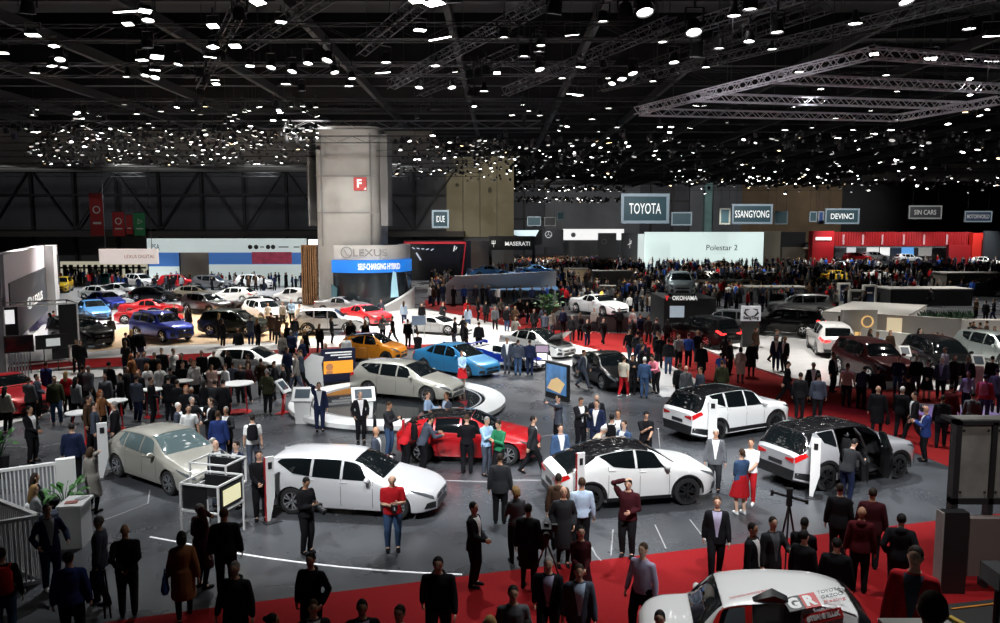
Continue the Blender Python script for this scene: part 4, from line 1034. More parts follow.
t, w, h = wallpx('curtain_wall', 'long pleated red curtain wall across the far right', 'wall', 834, 972, 232, 152, REDR, 1.0, y1=246)
m = MB(); n = 110; v = []; f = []
for i in range(n + 1):
    x = -w / 2 + w * i / n; y = -.12 - .16 * (i % 2)
    v += [(x, y, at(0, 246, 152).z), (x, y, h)]
for i in range(n): f.append((2 * i, 2 * i + 2, 2 * i + 3, 2 * i + 1))
m.add(v, f); m.build('pleats', REDR, t)
for x in (853.5, 873.5, 893.5, 915.5, 936.5, 960):
    m = MB(); q = at(x, 0, 152).x - t.location.x; m.box(q - .16, q + .16, -.4, -.33, at(0, 244.5, 152).z, at(0, 234.5, 152).z); m.build('banner', M('banner_pale', (.62, .35, .36), .6), t)
wallpx('red_block', 'right red end block of the long red wall', 'wall', 949, 971, 245, 150.4, REDR, .8)
wallpx('red_block', 'narrow brighter red block at the far right end of the red wall', 'wall', 973.2, 984, 233, 150, M('wall_red_bright', (.75, .03, .02), .5), 1.2)
wallpx('stand_wall', 'dark slate wall cut by the right edge beside the narrow red block', 'wall', 985, 1040, 231, 148, M('wall_slate', (.045, .05, .056), .5))
for x0, x1, c, e, l in ((847, 856, (.7, .72, .74), .8, 'white lit room panel under the curtain, leftmost'), (867, 879, (.8, .8, .78), .9, 'second lit panel from the left under the red curtain'), (880.5, 890, (.85, .86, .84), 1.0, 'brightest white panel under the middle of the red curtain'), (902, 914, (.12, .35, .75), 1.0, 'blue screen under the red curtain'), (919, 932, (.45, .44, .42), .5, 'dim pale panel right of the blue screen')):
    m = MB(); slabpx(m, x0, x1, 247.5, 256, 156, .3); o = m.build('lit_display', glow('panel_%d' % x0, c, e), None); tag(o, l, 'panel')
wallpx('stand_wall', 'grey room wall behind the lit panels under the red curtain', 'wall', 835, 949, 246.5, 158, M('wall_dimgrey', (.16, .16, .17), .6))

# ---------------------------------------------------------------- turntable
TC = G(398.5, 398.5, .30); TR = 4.3
t = thing('turntable', 'round white-rimmed turntable with a dark glossy centre under the beige estate car', 'turntable', (TC.x, TC.y, 0))
m = MB(); m.lathe([(TR - .12, 0), (TR, .10), (TR, .26), (TR - .05, .30), (TR - .80, .30), (TR - .82, .24), (TR - .82, 0)], 72, close=True); m.build('rim_ring', M('ring_white', (.76, .76, .75), .25), t, 40)
m = MB(); m.lathe([(TR - .83, 0), (TR - .83, .262), (.001, .262)], 72); m.build('disc', M('disc_black', (.018, .02, .022), .06), t, 40)
m = MB(); m.lathe([(TR - .95, .262), (TR - .95, .268), (TR - 1.02, .268), (TR - 1.02, .262)], 72, close=True); m.build('inlay_ring', M('inlay_grey', (.35, .36, .37), .25), t)
def heading_to_cam(p): return -math.atan2(p.x, p.y)
# kiosks with sloping touch screens
def kiosk(px, py, rz, label, w=.62, h=1.05, group=None, body=WHITE, stem=None):
    p = G(px, py); t = thing('info_kiosk', label, 'kiosk', p, heading_to_cam(p) + radians(rz), group)
    m = MB(); 
    if stem is None: m.rings([[V(-w * .32, -.14, 0), V(w * .32, -.14, 0), V(w * .32, .16, 0), V(-w * .32, .16, 0)], [V(-w * .42, -.04, h * .8), V(w * .42, -.04, h * .8), V(w * .42, .20, h * .95), V(-w * .42, .20, h * .95)]]); m.build('pedestal', body, t)
    else: m.bar((0, .1, 0), (0, -.05, h * .86), .16, .06); m.build('pedestal', stem, t); m = MB(); m.box(-.28, .28, -.1, .25, 0, .02); m.build('base_plate', stem, t)
    R = T_(0, .06, h * .92, rx=radians(48)); m = MB(); m.box(-w / 2, w / 2, -.30, .30, -.03, .03, R); m.build('head', WHITE, t)
    m = MB(); m.box(-w * .36, w * .36, -.18, .20, .031, .04, R); m.build('screen', glow('kiosk_screen', (.03, .045, .06), .35), t)
    return t
kiosk(303, 423, -12, 'white touch-screen kiosk at the left end of the turntable, beside the person in navy', .75, 1.15)
kiosk(364, 424.5, 5, 'white touch-screen kiosk behind the person in black at the turntable', .85, 1.2)
kiosk(285, 413, 60, 'tilted white tablet on a slanting red stem left of the turntable', .55, 1.15, stem=RED)
kiosk(904, 377, 20, 'slim white kiosk in front of the black off-roader', .5, 1.35)
kiosk(977, 392, 20, 'slim white kiosk before the pale green off-roader', .5, 1.5)
# white wing panel and the orange poster display
p = G(313, 387); t = thing('wing_panel', 'white angular panel with a red edge left of the navy and orange display', 'panel', p, heading_to_cam(p))
m = MB(); m.prism([(-.30, 0), (.48, 0), (.40, 1.05), (.50, 1.35), (-.05, 1.5), (-.52, 1.05)], -.06, .06); o = m.build('panel', WHITE, t); o.rotation_euler = (pi / 2, 0, 0)
m = MB(); m.bar((-.32, 0, 0), (-.54, 0, 1.05), .04, .14); m.bar((-.54, 0, 1.05), (-.06, 0, 1.52), .04, .14); m.build('red_edge', RED, t)
p = G(339, 383.5); t = thing('display_board', 'navy and orange display board with a face and lines of text', 'display', p, heading_to_cam(p) + .2)
m = MB(); m.box(-.78, .78, 0, .12, .1, 1.62); m.build('board', M('board_navy', (.010, .014, .05), .4), t)
m = MB(); m.box(-.68, .66, -.012, 0, .48, 1.06); m.build('picture', glow('board_orange', (.85, .34, .03), .75), t)
m = MB(); m.lathe([(.17, -.01), (.17, .01)], 16, T_(-.42, -.02, .80, rx=pi / 2)); m.box(-.58, -.28, -.03, -.01, .48, .62); m.build('picture_face', M('face_tan', (.55, .24, .10), .5, emit=.3), t)
m = MB()
for i, (a, b, z) in enumerate(((-.6, .62, 1.42), (-.35, .6, 1.30), (.0, .62, 1.19))): m.box(a, b, -.012, 0, z, z + .06 - .02 * (i == 2))
m.build('text_lines', glow('text_pale', (.8, .8, .78), .6), t)
m = MB(); m.box(-.8, .8, -.2, .3, 0, .1); m.build('base_plate', BLACK, t)
# blade-shaped information totems
def totem(px, py, h, w, rz, label, edge=None, z=0):
    p = G(px, py, z); t = thing('totem_sign', label, 'sign', p, heading_to_cam(p) + radians(rz))
    m = MB(); v = [(-w / 2, 0), (-w * .15, 0), (w / 2, h * .38), (w / 2, h), (-w / 2, h)]
    m.add([V(x, y, z_) for y in (-.035, .035) for x, z_ in v], [tuple(range(5)), tuple(range(9, 4, -1))] + [(i, i + 5, (i + 1) % 5 + 5, (i + 1) % 5) for i in range(5)]); m.build('blade', WHITE, t)
    m = MB(); m.box(-w * .22, w * .22, -.045, -.036, h - .30, h - .13); m.build('mark', BLACK, t)
    if edge: m = MB(); m.box(-w / 2 - .02, -w / 2, -.036, .036, 0, h); m.build('edge_strip', edge, t)
    m = MB(); m.box(-w / 2 - .1, w / 2 + .1, -.22, .22, 0, .02); m.build('base_plate', STEEL, t)
totem(104.5, 478, 1.62, .27, 0, 'white blade-shaped sign with a black square left of the silver hatchback')
totem(814, 497, 1.60, .24, 0, 'white blade-shaped sign at the rear corner of the silver off-roader')
totem(712, 445.5, 1.55, .28, 0, 'white upright sign before the white off-roader with black roof')
totem(271, 521, 1.62, .22, 22, 'white sign with a red edge at the tail of the white estate car', RED)
totem(580, 518, 1.66, .20, 25, 'narrow white sign with a red edge at the tail of the white crossover', RED)
totem(404, 466, 1.45, .12, 80, 'thin red upright sign at the tail of the red hatchback', RED)
# white cube-frame display with screens
p = G(220, 545); t = thing('frame_display', 'white open cube frames holding black panels and a lit cream screen', 'display', p, heading_to_cam(p) - radians(36))
def cube_frame(m, x0, x1, y0, y1, z0, z1, w):
    for z in (z0, z1):
        for y in (y0, y1): m.box(x0, x1, y - w / 2, y + w / 2, z - w / 2, z + w / 2)
        for x in (x0, x1): m.box(x - w / 2, x + w / 2, y0, y1, z - w / 2, z + w / 2)
    for x in (x0, x1):
        for y in (y0, y1): m.box(x - w / 2, x + w / 2, y - w / 2, y + w / 2, z0, z1)
m = MB(); cube_frame(m, -1.0, .0, 0, .95, .72, 1.35, .04); cube_frame(m, -1.45, -.45, .95, 1.75, .90, 1.52, .04)
for x, y in ((0, 0), (-1, 0), (0, .95), (-1, .95)): m.box(x - .02, x + .02, y - .02, y + .02, 0, .72)
m.build('frame', WHITE, t)
m = MB(); m.box(-.98, -.35, .04, .07, .76, 1.31); m.box(-.98, -.02, .86, .9, .76, 1.31); m.box(-.04, -.01, .05, .9, .76, 1.31); m.box(-1.4, -.5, 1.66, 1.7, .94, 1.48); m.build('black_panel', BLACK, t)
m = MB(); m.box(-.005, .03, .08, .86, .80, 1.28); m.build('screen_bezel', BLACK, t); m = MB(); m.box(.031, .04, .14, .80, .86, 1.22); m.build('screen', glow('screen_cream', (.72, .68, .42), .75), t)
m = MB(); m.lathe([(.05, 0), (.12, .06), (.09, .14), (.001, .17)], 14, T_(-.9, 1.3, .92)); m.build('camera_unit', STEEL, t, 40)
# balustrades at the left edge
def fence(a, b, h, label, post=None, tw=.10):
    d = b - a; L = d.length; t = thing('slatted_fence', label, 'fence', a, math.atan2(d.y, d.x))
    m = MB(); m.box(0, L, -tw / 2, tw / 2, h - .07, h); m.build('top_rail', WHITE, t)
    m = MB(); m.box(0, L, -tw / 2, tw / 2, 0, .07); m.build('bottom_rail', WHITE, t)
    m = MB(); n = int(L / .085)
    for i in range(n + 1): x = .015 + (L - .03) * i / n; m.box(x - .016, x + .016, -.035, .035, .07, h - .07)
    m.build('slats', WHITEM, t)
    if post: m = MB(); m.box(L - post, L + .02, -.10, .10, 0, h + .06); m.build('end_panel', WHITE, t)
    return t
c0 = G(42, 582)
fence(G(-40, 599), c0, 1.42, 'white slatted fence facing the camera at the left edge')
fence(G(-90, 520) , c0 + V(-.06, .05, 0), 1.42, 'slanting side of the white fence at the left edge, behind the bearded person')
fence(G(-60, 531), G(77, 509), 1.30, 'rear white slatted fence with a wide end panel behind the two seated women', post=.42)
# counter with brochures
p = G(73, 549); t = thing('reception_counter', 'tall white counter beside the bearded person, brochures on top', 'counter', p, heading_to_cam(p) - .38)
m = MB(); m.box(-.26, .20, 0, .62, 0, .95); m.build('body', M('counter_grey', (.62, .62, .61), .5), t); m = MB(); m.box(-.30, .24, -.04, .72, .95, 1.0); m.build('counter_top', WHITE, t)
for i, (x, y, c, l) in enumerate(((-.06, .22, 'brochure_red', 'reddish brochure lying on the white counter'), (.06, .50, 'brochure_grey', 'grey brochure lying on the white counter'))):
    q = t.matrix_basis @ V(x, y, 1.002); m = MB(); m.box(-.13, .13, -.09, .09, 0, .015); o = m.build('brochure', M(c, (.35, .12, .10) if i == 0 else (.35, .36, .37), .4)); o.location = q; o.rotation_euler = (0, 0, .3 + i); tag(o, l, 'brochure')
# plants
LEAF = M('leaf_green', (.035, .13, .022), .5, noise=.4, nscale=6); LEAF2 = M('leaf_dark', (.012, .055, .018), .5, noise=.4, nscale=6); POT = M('planter_black', (.015, .015, .016), .5)
def plant(p, label, n=26, h=.75, pot=.45, seed=1, leaf=LEAF, name='potted_plant', spread=.5, lw=.09):
    t = thing(name, label, 'plant', p); rd = random.Random(seed)
    m = MB(); m.lathe([(pot * .38, 0), (pot * .5, pot), (pot * .45, pot), (.001, pot * .93)], 14); m.build('pot', POT, t, 40)
    s = MB(); l = MB()
    for i in range(n):
        a = rd.uniform(0, 2 * pi); r = rd.uniform(.15, 1) * spread; z = h * rd.uniform(.45, 1); b = V(0, 0, pot * .9); tip = V(r * cos(a), r * sin(a), pot + z)
        mid = b.lerp(tip, .6) + V(0, 0, h * .18); s.tube([b, mid, tip], [.012, .009, .005], 5)
        d = (tip - mid).normalized(); x = d.cross(V(0, 0, 1)).normalized(); L = rd.uniform(.22, .38); w = lw * rd.uniform(.8, 1.3)
        q = [tip - d * .05, tip + d * L * .4 + x * w - V(0, 0, .02), tip + d * L * .45 + V(0, 0, .03), tip + d * L * .4 - x * w - V(0, 0, .02), tip + d * L - V(0, 0, L * .35)]
        l.add(q, [(0, 1, 2), (0, 2, 3), (1, 4, 2), (2, 4, 3)])
    s.build('stems', LEAF2, t); l.build('leaves', leaf, t)
    return t
plant(G(66, 521), 'bushy green plant in a black pot behind the white counter', 22, .5, .4, 3, spread=.36, lw=.07)
plant(G(44, 524), 'low leafy plant left of the bushy plant behind the counter', 14, .35, .3, 4, spread=.2, lw=.07)
plant(G(1, 472), 'small green plant at the left edge behind the rear fence', 22, .6, .5, 5, spread=.4)
plant(G(548, 325), 'bushy green plant left of the white sports car on its plinth', 60, 1.6, .6, 6, spread=1.0, lw=.16)
# bar tables
def bar_table(px, py, label, r=.40, h=1.08, top=WHITE, leg=RED):
    p = G(px, py); t = thing('bar_table', label, 'table', p, 0, None)
    m = MB(); m.lathe([(.001, h - .035), (r, h - .035), (r, h), (.001, h)], 26, cap=False); m.build('table_top', top, t, 40)
    for s_ in (-1, 1): m = MB(); m.tube([(s_ * r * .55, 0, .02), (s_ * r * .45, 0, h - .035)], .028, 8); m.build('leg', leg, t)
    m = MB(); m.lathe([(.001, 0), (r * .8, 0), (r * .8, .02), (.001, .02)], 20, cap=False); m.build('base', leg, t, 40)
bar_table(239, 412, 'large white-topped bar table with red legs at the right end of the standing crowd', .60, 1.15)
bar_table(153, 417, 'white bar table with red legs between dark-suited people left of centre in the crowd')
bar_table(80, 444, 'white bar table behind the person in a navy suit seen from behind')
bar_table(117, 430, 'white bar table on a red post beside the charcoal-suited pair at left')
bar_table(205, 441, 'white bar table with papers behind the person in a white polo')
bar_table(184, 407, 'white bar table in the middle of the crowd of drinkers')
bar_table(215, 398, 'white bar table among people in white shirts at the back of the crowd')
# open white frame with screens on the left white floor
p = G(45, 372); t = thing('frame_display', 'tall white open frame with black screens on the white floor at far left', 'display', p, heading_to_cam(p) + .18)
m = MB(); W_ = 3.1; cube_frame(m, -1.6, 1.6, 0, 2.2, .12, 3.35, .07); m.build('frame', WHITE, t)
m = MB(); m.box(.75, 1.55, -.02, .05, 1.25, 3.3); m.build('black_panel', BLACK, t)
m = MB(); m.box(-1.5, -.7, 2.0, 2.1, 1.6, 3.2); m.build('light_box', BLACK, t); m = MB(); m.box(-1.45, -.85, 1.97, 2.0, 2.3, 3.0); m.build('lit_text', glow('lit_white', (.85, .85, .85), .9), t)
m = MB(); m.box(-.35, 1.0, -.12, -.02, 1.15, 1.85); m.box(.35, 1.1, -.1, -.03, .6, 1.12); m.build('monitor', BLACK, t); m = MB(); m.box(.10, .72, -.14, -.12, 1.28, 1.66); m.build('monitor_picture', glow('picture_grey', (.42, .45, .44), .8), t)
m = MB()
for x in (-.6, 0, .6): m.box(x - .02, x + .02, -.06, -.02, 0, 1.2)
m.build('legs_bars', STEEL, t)
p = G(20, 381); t = thing('monitor_stand', 'large black monitor on a grey slatted pedestal at far left', 'monitor', p, heading_to_cam(p))
m = MB(); [m.box(-.40 + i * .12, -.33 + i * .12, -.2, .2, 0, 1.3) for i in range(7)]; m.build('pedestal', M('pedestal_grey', (.20, .21, .23), .5), t)
m = MB(); m.box(-.55, .65, -.1, .05, 1.35, 2.15); m.build('monitor', BLACK, t); m = MB(); m.box(-.5, .6, -.11, -.1, 1.4, 2.1); m.build('screen', M('screen_off', (.012, .012, .014), .1), t)
# screens near the white saloon with raised bonnet
p = G(556, 399.5); t = thing('display_board', 'black-framed screen with a blue and orange picture beside the dark saloon', 'display', p, heading_to_cam(p) - radians(52))
m = MB(); m.box(-.75, .75, 0, .14, 0, 1.55); m.build('board', BLACK, t); m = MB(); m.box(-.68, .68, -.012, 0, .25, 1.45); m.build('picture', M('picture_blue', (.06, .17, .36), .3, emit=.6, noise=.8, nscale=1.6), t)
m = MB(); m.add([V(-.6, -.02, .4), V(.3, -.02, .3), V(.6, -.02, .75), V(.1, -.02, .95), V(-.3, -.02, .8)], [(0, 1, 2, 3, 4)]); m.build('picture_patch', glow('picture_sand', (.75, .52, .25), .5), t)
p = G(542, 372); t = thing('screen_stand', 'small screen on twin black posts before the white saloon with raised bonnet', 'display', p, heading_to_cam(p))
m = MB(); [m.box(x - .025, x + .025, -.02, .02, 0, 1.15) for x in (-.28, .28)]; m.box(-.3, .3, -.02, .02, .55, .6); m.build('posts', BLACK, t); m = MB(); m.box(-.36, .36, -.05, .03, .95, 1.38); m.build('screen_bezel', BLACK, t); m = MB(); m.box(-.31, .31, -.06, -.05, 1.0, 1.33); m.build('screen', glow('picture_dusk', (.30, .22, .30), .6), t)
p = G(419, 338); t = thing('screen_stand', 'grey screen on white posts in front of the white open sports car', 'display', p, heading_to_cam(p))
m = MB(); [m.box(x - .04, x + .04, -.02, .02, 0, 1.0) for x in (-.35, .35)]; m.build('posts', WHITE, t); m = MB(); m.box(-.45, .45, -.05, .03, .85, 1.45); m.build('screen', glow('picture_blue2', (.10, .14, .20), .5), t)
# plinth of the white sports car
p = G(597, 331); 
m = MB(); m.box(-3.2, 3.4, 0, 3.6, 0, 1.05); o = m.build('display_plinth', M('plinth_black', (.014, .014, .015), .3)); o.location = p + V(0, -.3, 0); o.rotation_euler = (0, 0, -.22); tag(o, 'black display plinth under the white sports car', 'plinth'); PLINTH = o
# right-hand stand: pale counter walls, gold emblem, name sign
t = thing('stand_counter', 'long pale grey stand wall with a gold ring emblem on the right-hand stand', 'wall', G(842, 341))
GW = M('stand_palegrey', (.42, .42, .40), .6); a = G(842, 341, 0); b = G(947, 346, 0)
m = MB(); d = b - a; n_ = V(-d.y, d.x, 0).normalized(); 
def wall_on(mb, a, b, z0, z1, th): dd = (b - a).normalized(); nn = V(-dd.y, dd.x, 0) * th; mb.add([a + V(0, 0, z0), b + V(0, 0, z0), b + nn + V(0, 0, z0), a + nn + V(0, 0, z0), a + V(0, 0, z1), b + V(0, 0, z1), b + nn + V(0, 0, z1), a + nn + V(0, 0, z1)], [(3, 2, 1, 0), (4, 5, 6, 7), (0, 1, 5, 4), (1, 2, 6, 5), (2, 3, 7, 6), (3, 0, 4, 7)])
o_ = G(842, 341); A2 = lambda px, py: G(px, py) - o_
wall_on(m, A2(842, 347), A2(876, 346), .0, 2.2, .3); m.build('emblem_wall', GW, t)
m = MB(); wall_on(m, A2(860, 350), A2(936, 360), 0, 1.25, .3); m.build('front_counter', M('counter_pale', (.50, .49, .46), .5), t)
m = MB(); wall_on(m, A2(876, 345), A2(960, 352), 0, 1.9, .3); m.build('back_wall', M('stand_pinkgrey', (.33, .31, .29), .6), t)
g_ = glow('gold_lit', (.75, .45, .16), .9); e_ = at(867, 322.5, G(0, 346).y - .5); R_ = e_ - o_
m = MB(); m.lathe([(.36, -.03), (.36, .03), (.29, .03), (.29, -.03)], 20, T_(R_.x, A2(866, 346).y - .55, 1.55, rx=pi / 2), close=True); m.build('emblem', g_, t, 40)
m = MB(); [m.box(R_.x - .7 + i * .3, R_.x - .5 + i * .3, A2(866, 346).y - .56, A2(866, 346).y - .50, .72, .92) for i in range(5)]; m.build('gold_marks', g_, t)
m = MB(); wall_on(m, A2(884, 346) + V(0, -.2, 0), A2(899, 347) + V(0, -.2, 0), .8, 1.75, .05); m.build('lit_shelf', glow('shelf_cream', (.70, .58, .38), .7), t)
t = thing('name_board', 'white board with a black twin-curve emblem on a dark post', 'sign', G(750, 349)); D_ = G(750, 349).y
zb_, zt2 = at(0, 321, D_).z, at(0, 306, D_).z; w2 = 19.5 / 800 * D_ / 2
m = MB(); m.box(-w2, w2, 0, .15, zb_, zt2); m.build('board', M('board_pale', (.70, .72, .76), .5, emit=.25), t); m = MB(); m.box(-w2 * .8, w2 * .8, .02, .5, 0, zb_); m.build('post', BLACK, t)
m = MB()
for s_ in (-1, 1): m.tube([(s_ * .10, -.02, zt2 - .18), (s_ * .34, -.02, zt2 - .22), (s_ * .40, -.02, zt2 - .40), (s_ * .22, -.02, zt2 - .58), (s_ * .02, -.02, zt2 - .62)], [.015, .06, .075, .05, .015], 6)
m.build('emblem', BLACK, t, 40); text('SsangYong', .26, BLACK, t, (0, -.01, zb_ + .17), UP, width=w2 * 1.6, bold=.012)
t = thing('name_board', 'black board with white capitals and a red initial under a pale blue car', 'sign', G(678, 330)); D_ = G(678, 330).y
m = MB(); m.box(-1.0, 2.6, 0, 5.0, 0, 2.2); m.build('block', M('block_black', (.010, .010, .011), .4), t)
z_ = at(0, 298, D_).z; text('Y', .42, glow('red_lit', (.8, .03, .03), .8), t, (-.82, -.01, z_), UP, bold=.02); text('OKOHAMA', .40, LETW, t, (.42, -.01, z_), UP, width=1.75, bold=.015)
m = MB(); m.box(-.6, .4, -.02, 0, z_ - 1.35, z_ - .55); m.build('screen', glow('picture_pale', (.35, .42, .48), .6), t)
# low grey wall with a blue top in the middle of the hall
a = G(446, 304); b = G(556, 299); t = thing('low_wall', 'long low grey wall with a blue upper edge in the middle of the hall', 'wall', a)
m = MB(); dd = b - a; m.add([V(0, 0, 0), dd, dd + V(0, 0, 2.75), V(.8, 0, 2.6), V(0, 0, 1.9)] + [q + V(0, .4, 0) for q in (V(0, 0, 0), dd, dd + V(0, 0, 2.75), V(.8, 0, 2.6), V(0, 0, 1.9))], [(0, 1, 2, 3, 4), (9, 8, 7, 6, 5)] + [(i, i + 5, (i + 1) % 5 + 5, (i + 1) % 5) for i in range(5)]); m.build('panel', M('lowwall_grey', (.50, .50, .51), .6), t)
m = MB(); dd2 = G(515, 291, 0); m.box(.8, dd.x, .4, 30, 1.2, 1.3); m.build('blue_deck', M('deck_blue', (.10, .22, .42), .5), t)
# low booth walls scattered in the middle of the hall
def booth(x0, x1, y0, yb, label, c, th=1.2, name='booth_wall', z1=None):
    a = G(x0, yb); b = G(x1, yb); D = a.y; t = thing(name, label, 'wall', ((a.x + b.x) / 2, D, 0)); w = b.x - a.x; z = at(0, y0, D).z
    m = MB(); m.box(-w / 2, w / 2, 0, th, 0, z); m.build('panel', M('booth_%s' % '_'.join('%02d' % int(k * 99) for k in c), c, .6), t)
    m = MB(); m.box(-w / 2 - .05, w / 2 + .05, -.05, th + .05, z, z + .12); m.build('top_edge', M('booth_edge', (.30, .29, .27), .6), t); return t, w, z
booth(594, 632, 272, 292, 'grey-brown booth wall left of the pale blue car', (.17, .155, .14), 2)
booth(600, 616, 287, 300, 'low grey counter in front of the grey-brown booth wall', (.22, .23, .24), 1)
booth(564, 588, 269, 280, 'pale wooden booth wall in the middle of the hall', (.30, .22, .13), 2)
booth(700, 760, 282, 296, 'low grey stand wall in the right middle of the hall', (.15, .15, .15), 3)
booth(748, 806, 288, 303, 'dark grey low wall left of the row of small white-framed booths', (.07, .075, .08), 2)
booth(890, 972, 290, 306, 'black long stand wall behind the red-jacketed visitors at right', (.02, .02, .022), 3)
booth(946, 1010, 274, 290, 'brown-grey stand wall at the right edge in the far hall', (.14, .12, .10), 3)
booth(808, 850, 281, 290, 'pale narrow wall at the back of the small white-framed booths', (.30, .29, .26), 1)
for i, (x0, x1, y0, yb, l) in enumerate(((838, 850, 283, 303, 'leftmost white-framed booth with a navy panel'), (849, 863, 290, 311, 'nearest white-framed booth with a black panel and pale marks'), (863, 876, 285, 304, 'white-framed booth with a navy panel right of the nearest one'), (876, 888, 286, 302, 'rightmost white-framed booth with a blue panel'))):
    a = G(x0, yb); b = G(x1, yb); z = at(0, y0, a.y).z; w = b.x - a.x; t = thing('booth_frame', l, 'booth', ((a.x + b.x) / 2, a.y, 0))
    m = MB(); frame_box(m, -w / 2, w / 2, 0, z, 0, .16, .4); m.build('frame', M('booth_white', (.52, .51, .47), .5), t); m = MB(); m.box(-w / 2 + .14, w / 2 - .14, .1, .3, .16, z - .14); m.build('panel', M('booth_panel_%d' % i, ((.03, .05, .12), (.02, .022, .02), (.03, .05, .10), (.05, .10, .22))[i], .5), t)
    m = MB(); m.box(-w * .2, w * .2, .06, .1, z * .55, z * .62); m.build('mark', M('mark_pale', (.55, .5, .48), .6), t)
wl = G(822, 331); t = thing('stand_counter', 'long low pale wall with a grey top across the right middle', 'wall', wl)
m = MB(); wall_on(m, V(0, 0, 0), G(905, 337) - wl, 0, 1.3, 9); m.build('block', M('block_pale', (.42, .41, .38), .6), t); m = MB(); wall_on(m, V(0, -.05, 0), G(905, 337) - wl + V(0, -.05, 0), 1.3, 1.38, 9.1); m.build('top', M('block_top', (.22, .215, .20), .6), t)
wl = G(916, 338); t = thing('stand_counter', 'pale wall with dark plants on top continuing to the right edge', 'wall', wl + V(.3, 0, 0))
m = MB(); wall_on(m, V(0, 0, 0), G(1010, 339) - wl, 0, 1.2, .8); m.build('block', M('block_pink', (.30, .28, .26), .6), t)
m = MB(); rd = random.Random(5)
for i in range(160): x = rd.uniform(0, 3.6); y = rd.uniform(.1, .8); z = 1.2; d_ = V(rd.uniform(-.2, .2), rd.uniform(-.2, .2), rd.uniform(.25, .6)); m.add([V(x, y, z), V(x + .12, y, z + d_.z * .5), V(x, y, z) + d_], [(0, 1, 2)])
tag(m.build('hedge_plants', LEAF2, t), kind='stuff')
# dark tower block of the gallery at the lower right: posts, grey panels
p = V(at(955, 422, 15.4).x, 15.4, 0); t = thing('light_tower', 'dark steel tower with grey panels cut by the right edge', 'tower', p)
PG = M('panel_weathered', (.20, .195, .18), .7, noise=.2, nscale=3, bump=.1); z1 = at(0, 424, 15.4).z; z0 = at(0, 497, 15.4).z
m = MB(); m.box(-.02, .10, -.1, .1, 0, z1 + .05); m.box(.70, .80, -.1, .1, 0, z1 + .05); m.box(1.5, 1.6, -.1, .1, 0, z1); m.box(-.02, 1.6, -.1, .1, z1, z1 + .08); m.box(-.02, 1.6, -.1, .1, z0 - .12, z0); m.box(-.02, .1, -.1, .5, z1, z1 + .08); m.build('steel_frame', M('tower_black', (.010, .010, .011), .6), t)
m = MB(); m.box(.10, .70, -.05, .02, z0, z1); m.build('panel', PG, t); m = MB(); m.box(.80, 1.5, -.05, .02, z0, z1); m.build('panel', PG, t)
m = MB(); [m.lathe([(.025, 0), (.02, .02)], 8, T_(x, -.05, z, rx=pi / 2)) for x in (.16, .64, .86, 1.44) for z in (z0 + .12, z1 - .12)]; m.build('bolts', STEEL, t)
m = MB(); m.box(.10, 1.5, -.02, .02, z1 + .081, z1 + .1); m.box(.02, 1.6, .1, .5, z1 + .02, z1 + .06); m.build('top_sheet', PG, t)
m = MB(); m.box(.25, 1.6, -.3, -.1, .35, at(0, 517, 15.2).z); m.build('lower_panel', M('panel_brown', (.12, .095, .085), .7), t)
m = MB(); m.box(-.30, .20, -.35, -.12, .0, at(0, 512, 15.1).z); m.build('black_cabinet', BLACK, t); m = MB(); m.box(-.33, -.29, -.36, -.12, 0, at(0, 512, 15.1).z); m.build('edge_strip', M('edge_grey', (.25, .24, .23), .5), t)
# stepped viewing riser at the lower right with a yellow edge
t = thing('viewing_riser', 'black stepped riser with orange and yellow edges at the lower right corner', 'riser', (0, 0, 0))
def P3(px, py, z): q = G(px, py, z); return q
RB = M('riser_black', (.012, .011, .010), .7); a = G(944, 611, .8)
m = MB(); q = [G(948, 604, .5), G(1060, 592, .5), G(1080, 640, .5), G(952, 640, .5)]; m.prism([(v_.x, v_.y) for v_ in reversed(q)], 0, .5); m.build('lower_deck', RB, t)
m = MB(); b0, b1 = G(948, 607, .5), G(1040, 596, .5); m.bar(b0 + V(0, -.1, .012), b1 + V(0, -.1, .012), .04, .02); m.build('orange_edge', M('edge_orange', (.45, .17, .02), .5), t)
# photographer risers (two landings that carry the nearest visitors)
D2 = 8.3; q = at(915, 617, D2); Z2 = 2.02
t = thing('stair_landing', 'dark landing below the person in the red jacket', 'landing', (at(915, 600, D2 + .1).x, D2 + .1, 0)); m = MB(); m.box(-.7, .75, -.5, .6, 0, Z2); m.build('deck', RB, t)
pa = at(878, 618, 7.2); pb = at(946, 618, 7.2); t = thing('parapet', 'pale grey parapet top with a yellow edge at the bottom right corner', 'parapet', (0, 0, 0))
m = MB(); m.box(pa.x, pb.x, 6.5, 7.2, 0, pa.z); m.build('wall_top', M('parapet_grey', (.46, .46, .43), .7), t)
ya = at(948, 614, 6.9); m = MB(); m.bar((pb.x + .03, 7.2, pa.z + .01), (pb.x + .32, 6.3, pa.z + .01), .05, .03); m.build('yellow_edge', M('edge_yellow', (.75, .50, .02), .5), t); 
m = MB(); m.prism([(pb.x, 6.2), (pb.x + .31, 6.2), (pb.x + .01, 7.2), (pb.x, 7.2)], 0, pa.z); m.build('side_block', RB, t)
D3 = 4.6; h3 = at(933, 606, D3); t = thing('gallery_step', 'black gallery step below the nearest person at the bottom edge', 'step', (h3.x, D3, 0)); m = MB(); m.box(-.5, .5, -.45, .3, 0, h3.z - 1.66); m.build('deck', RB, t)
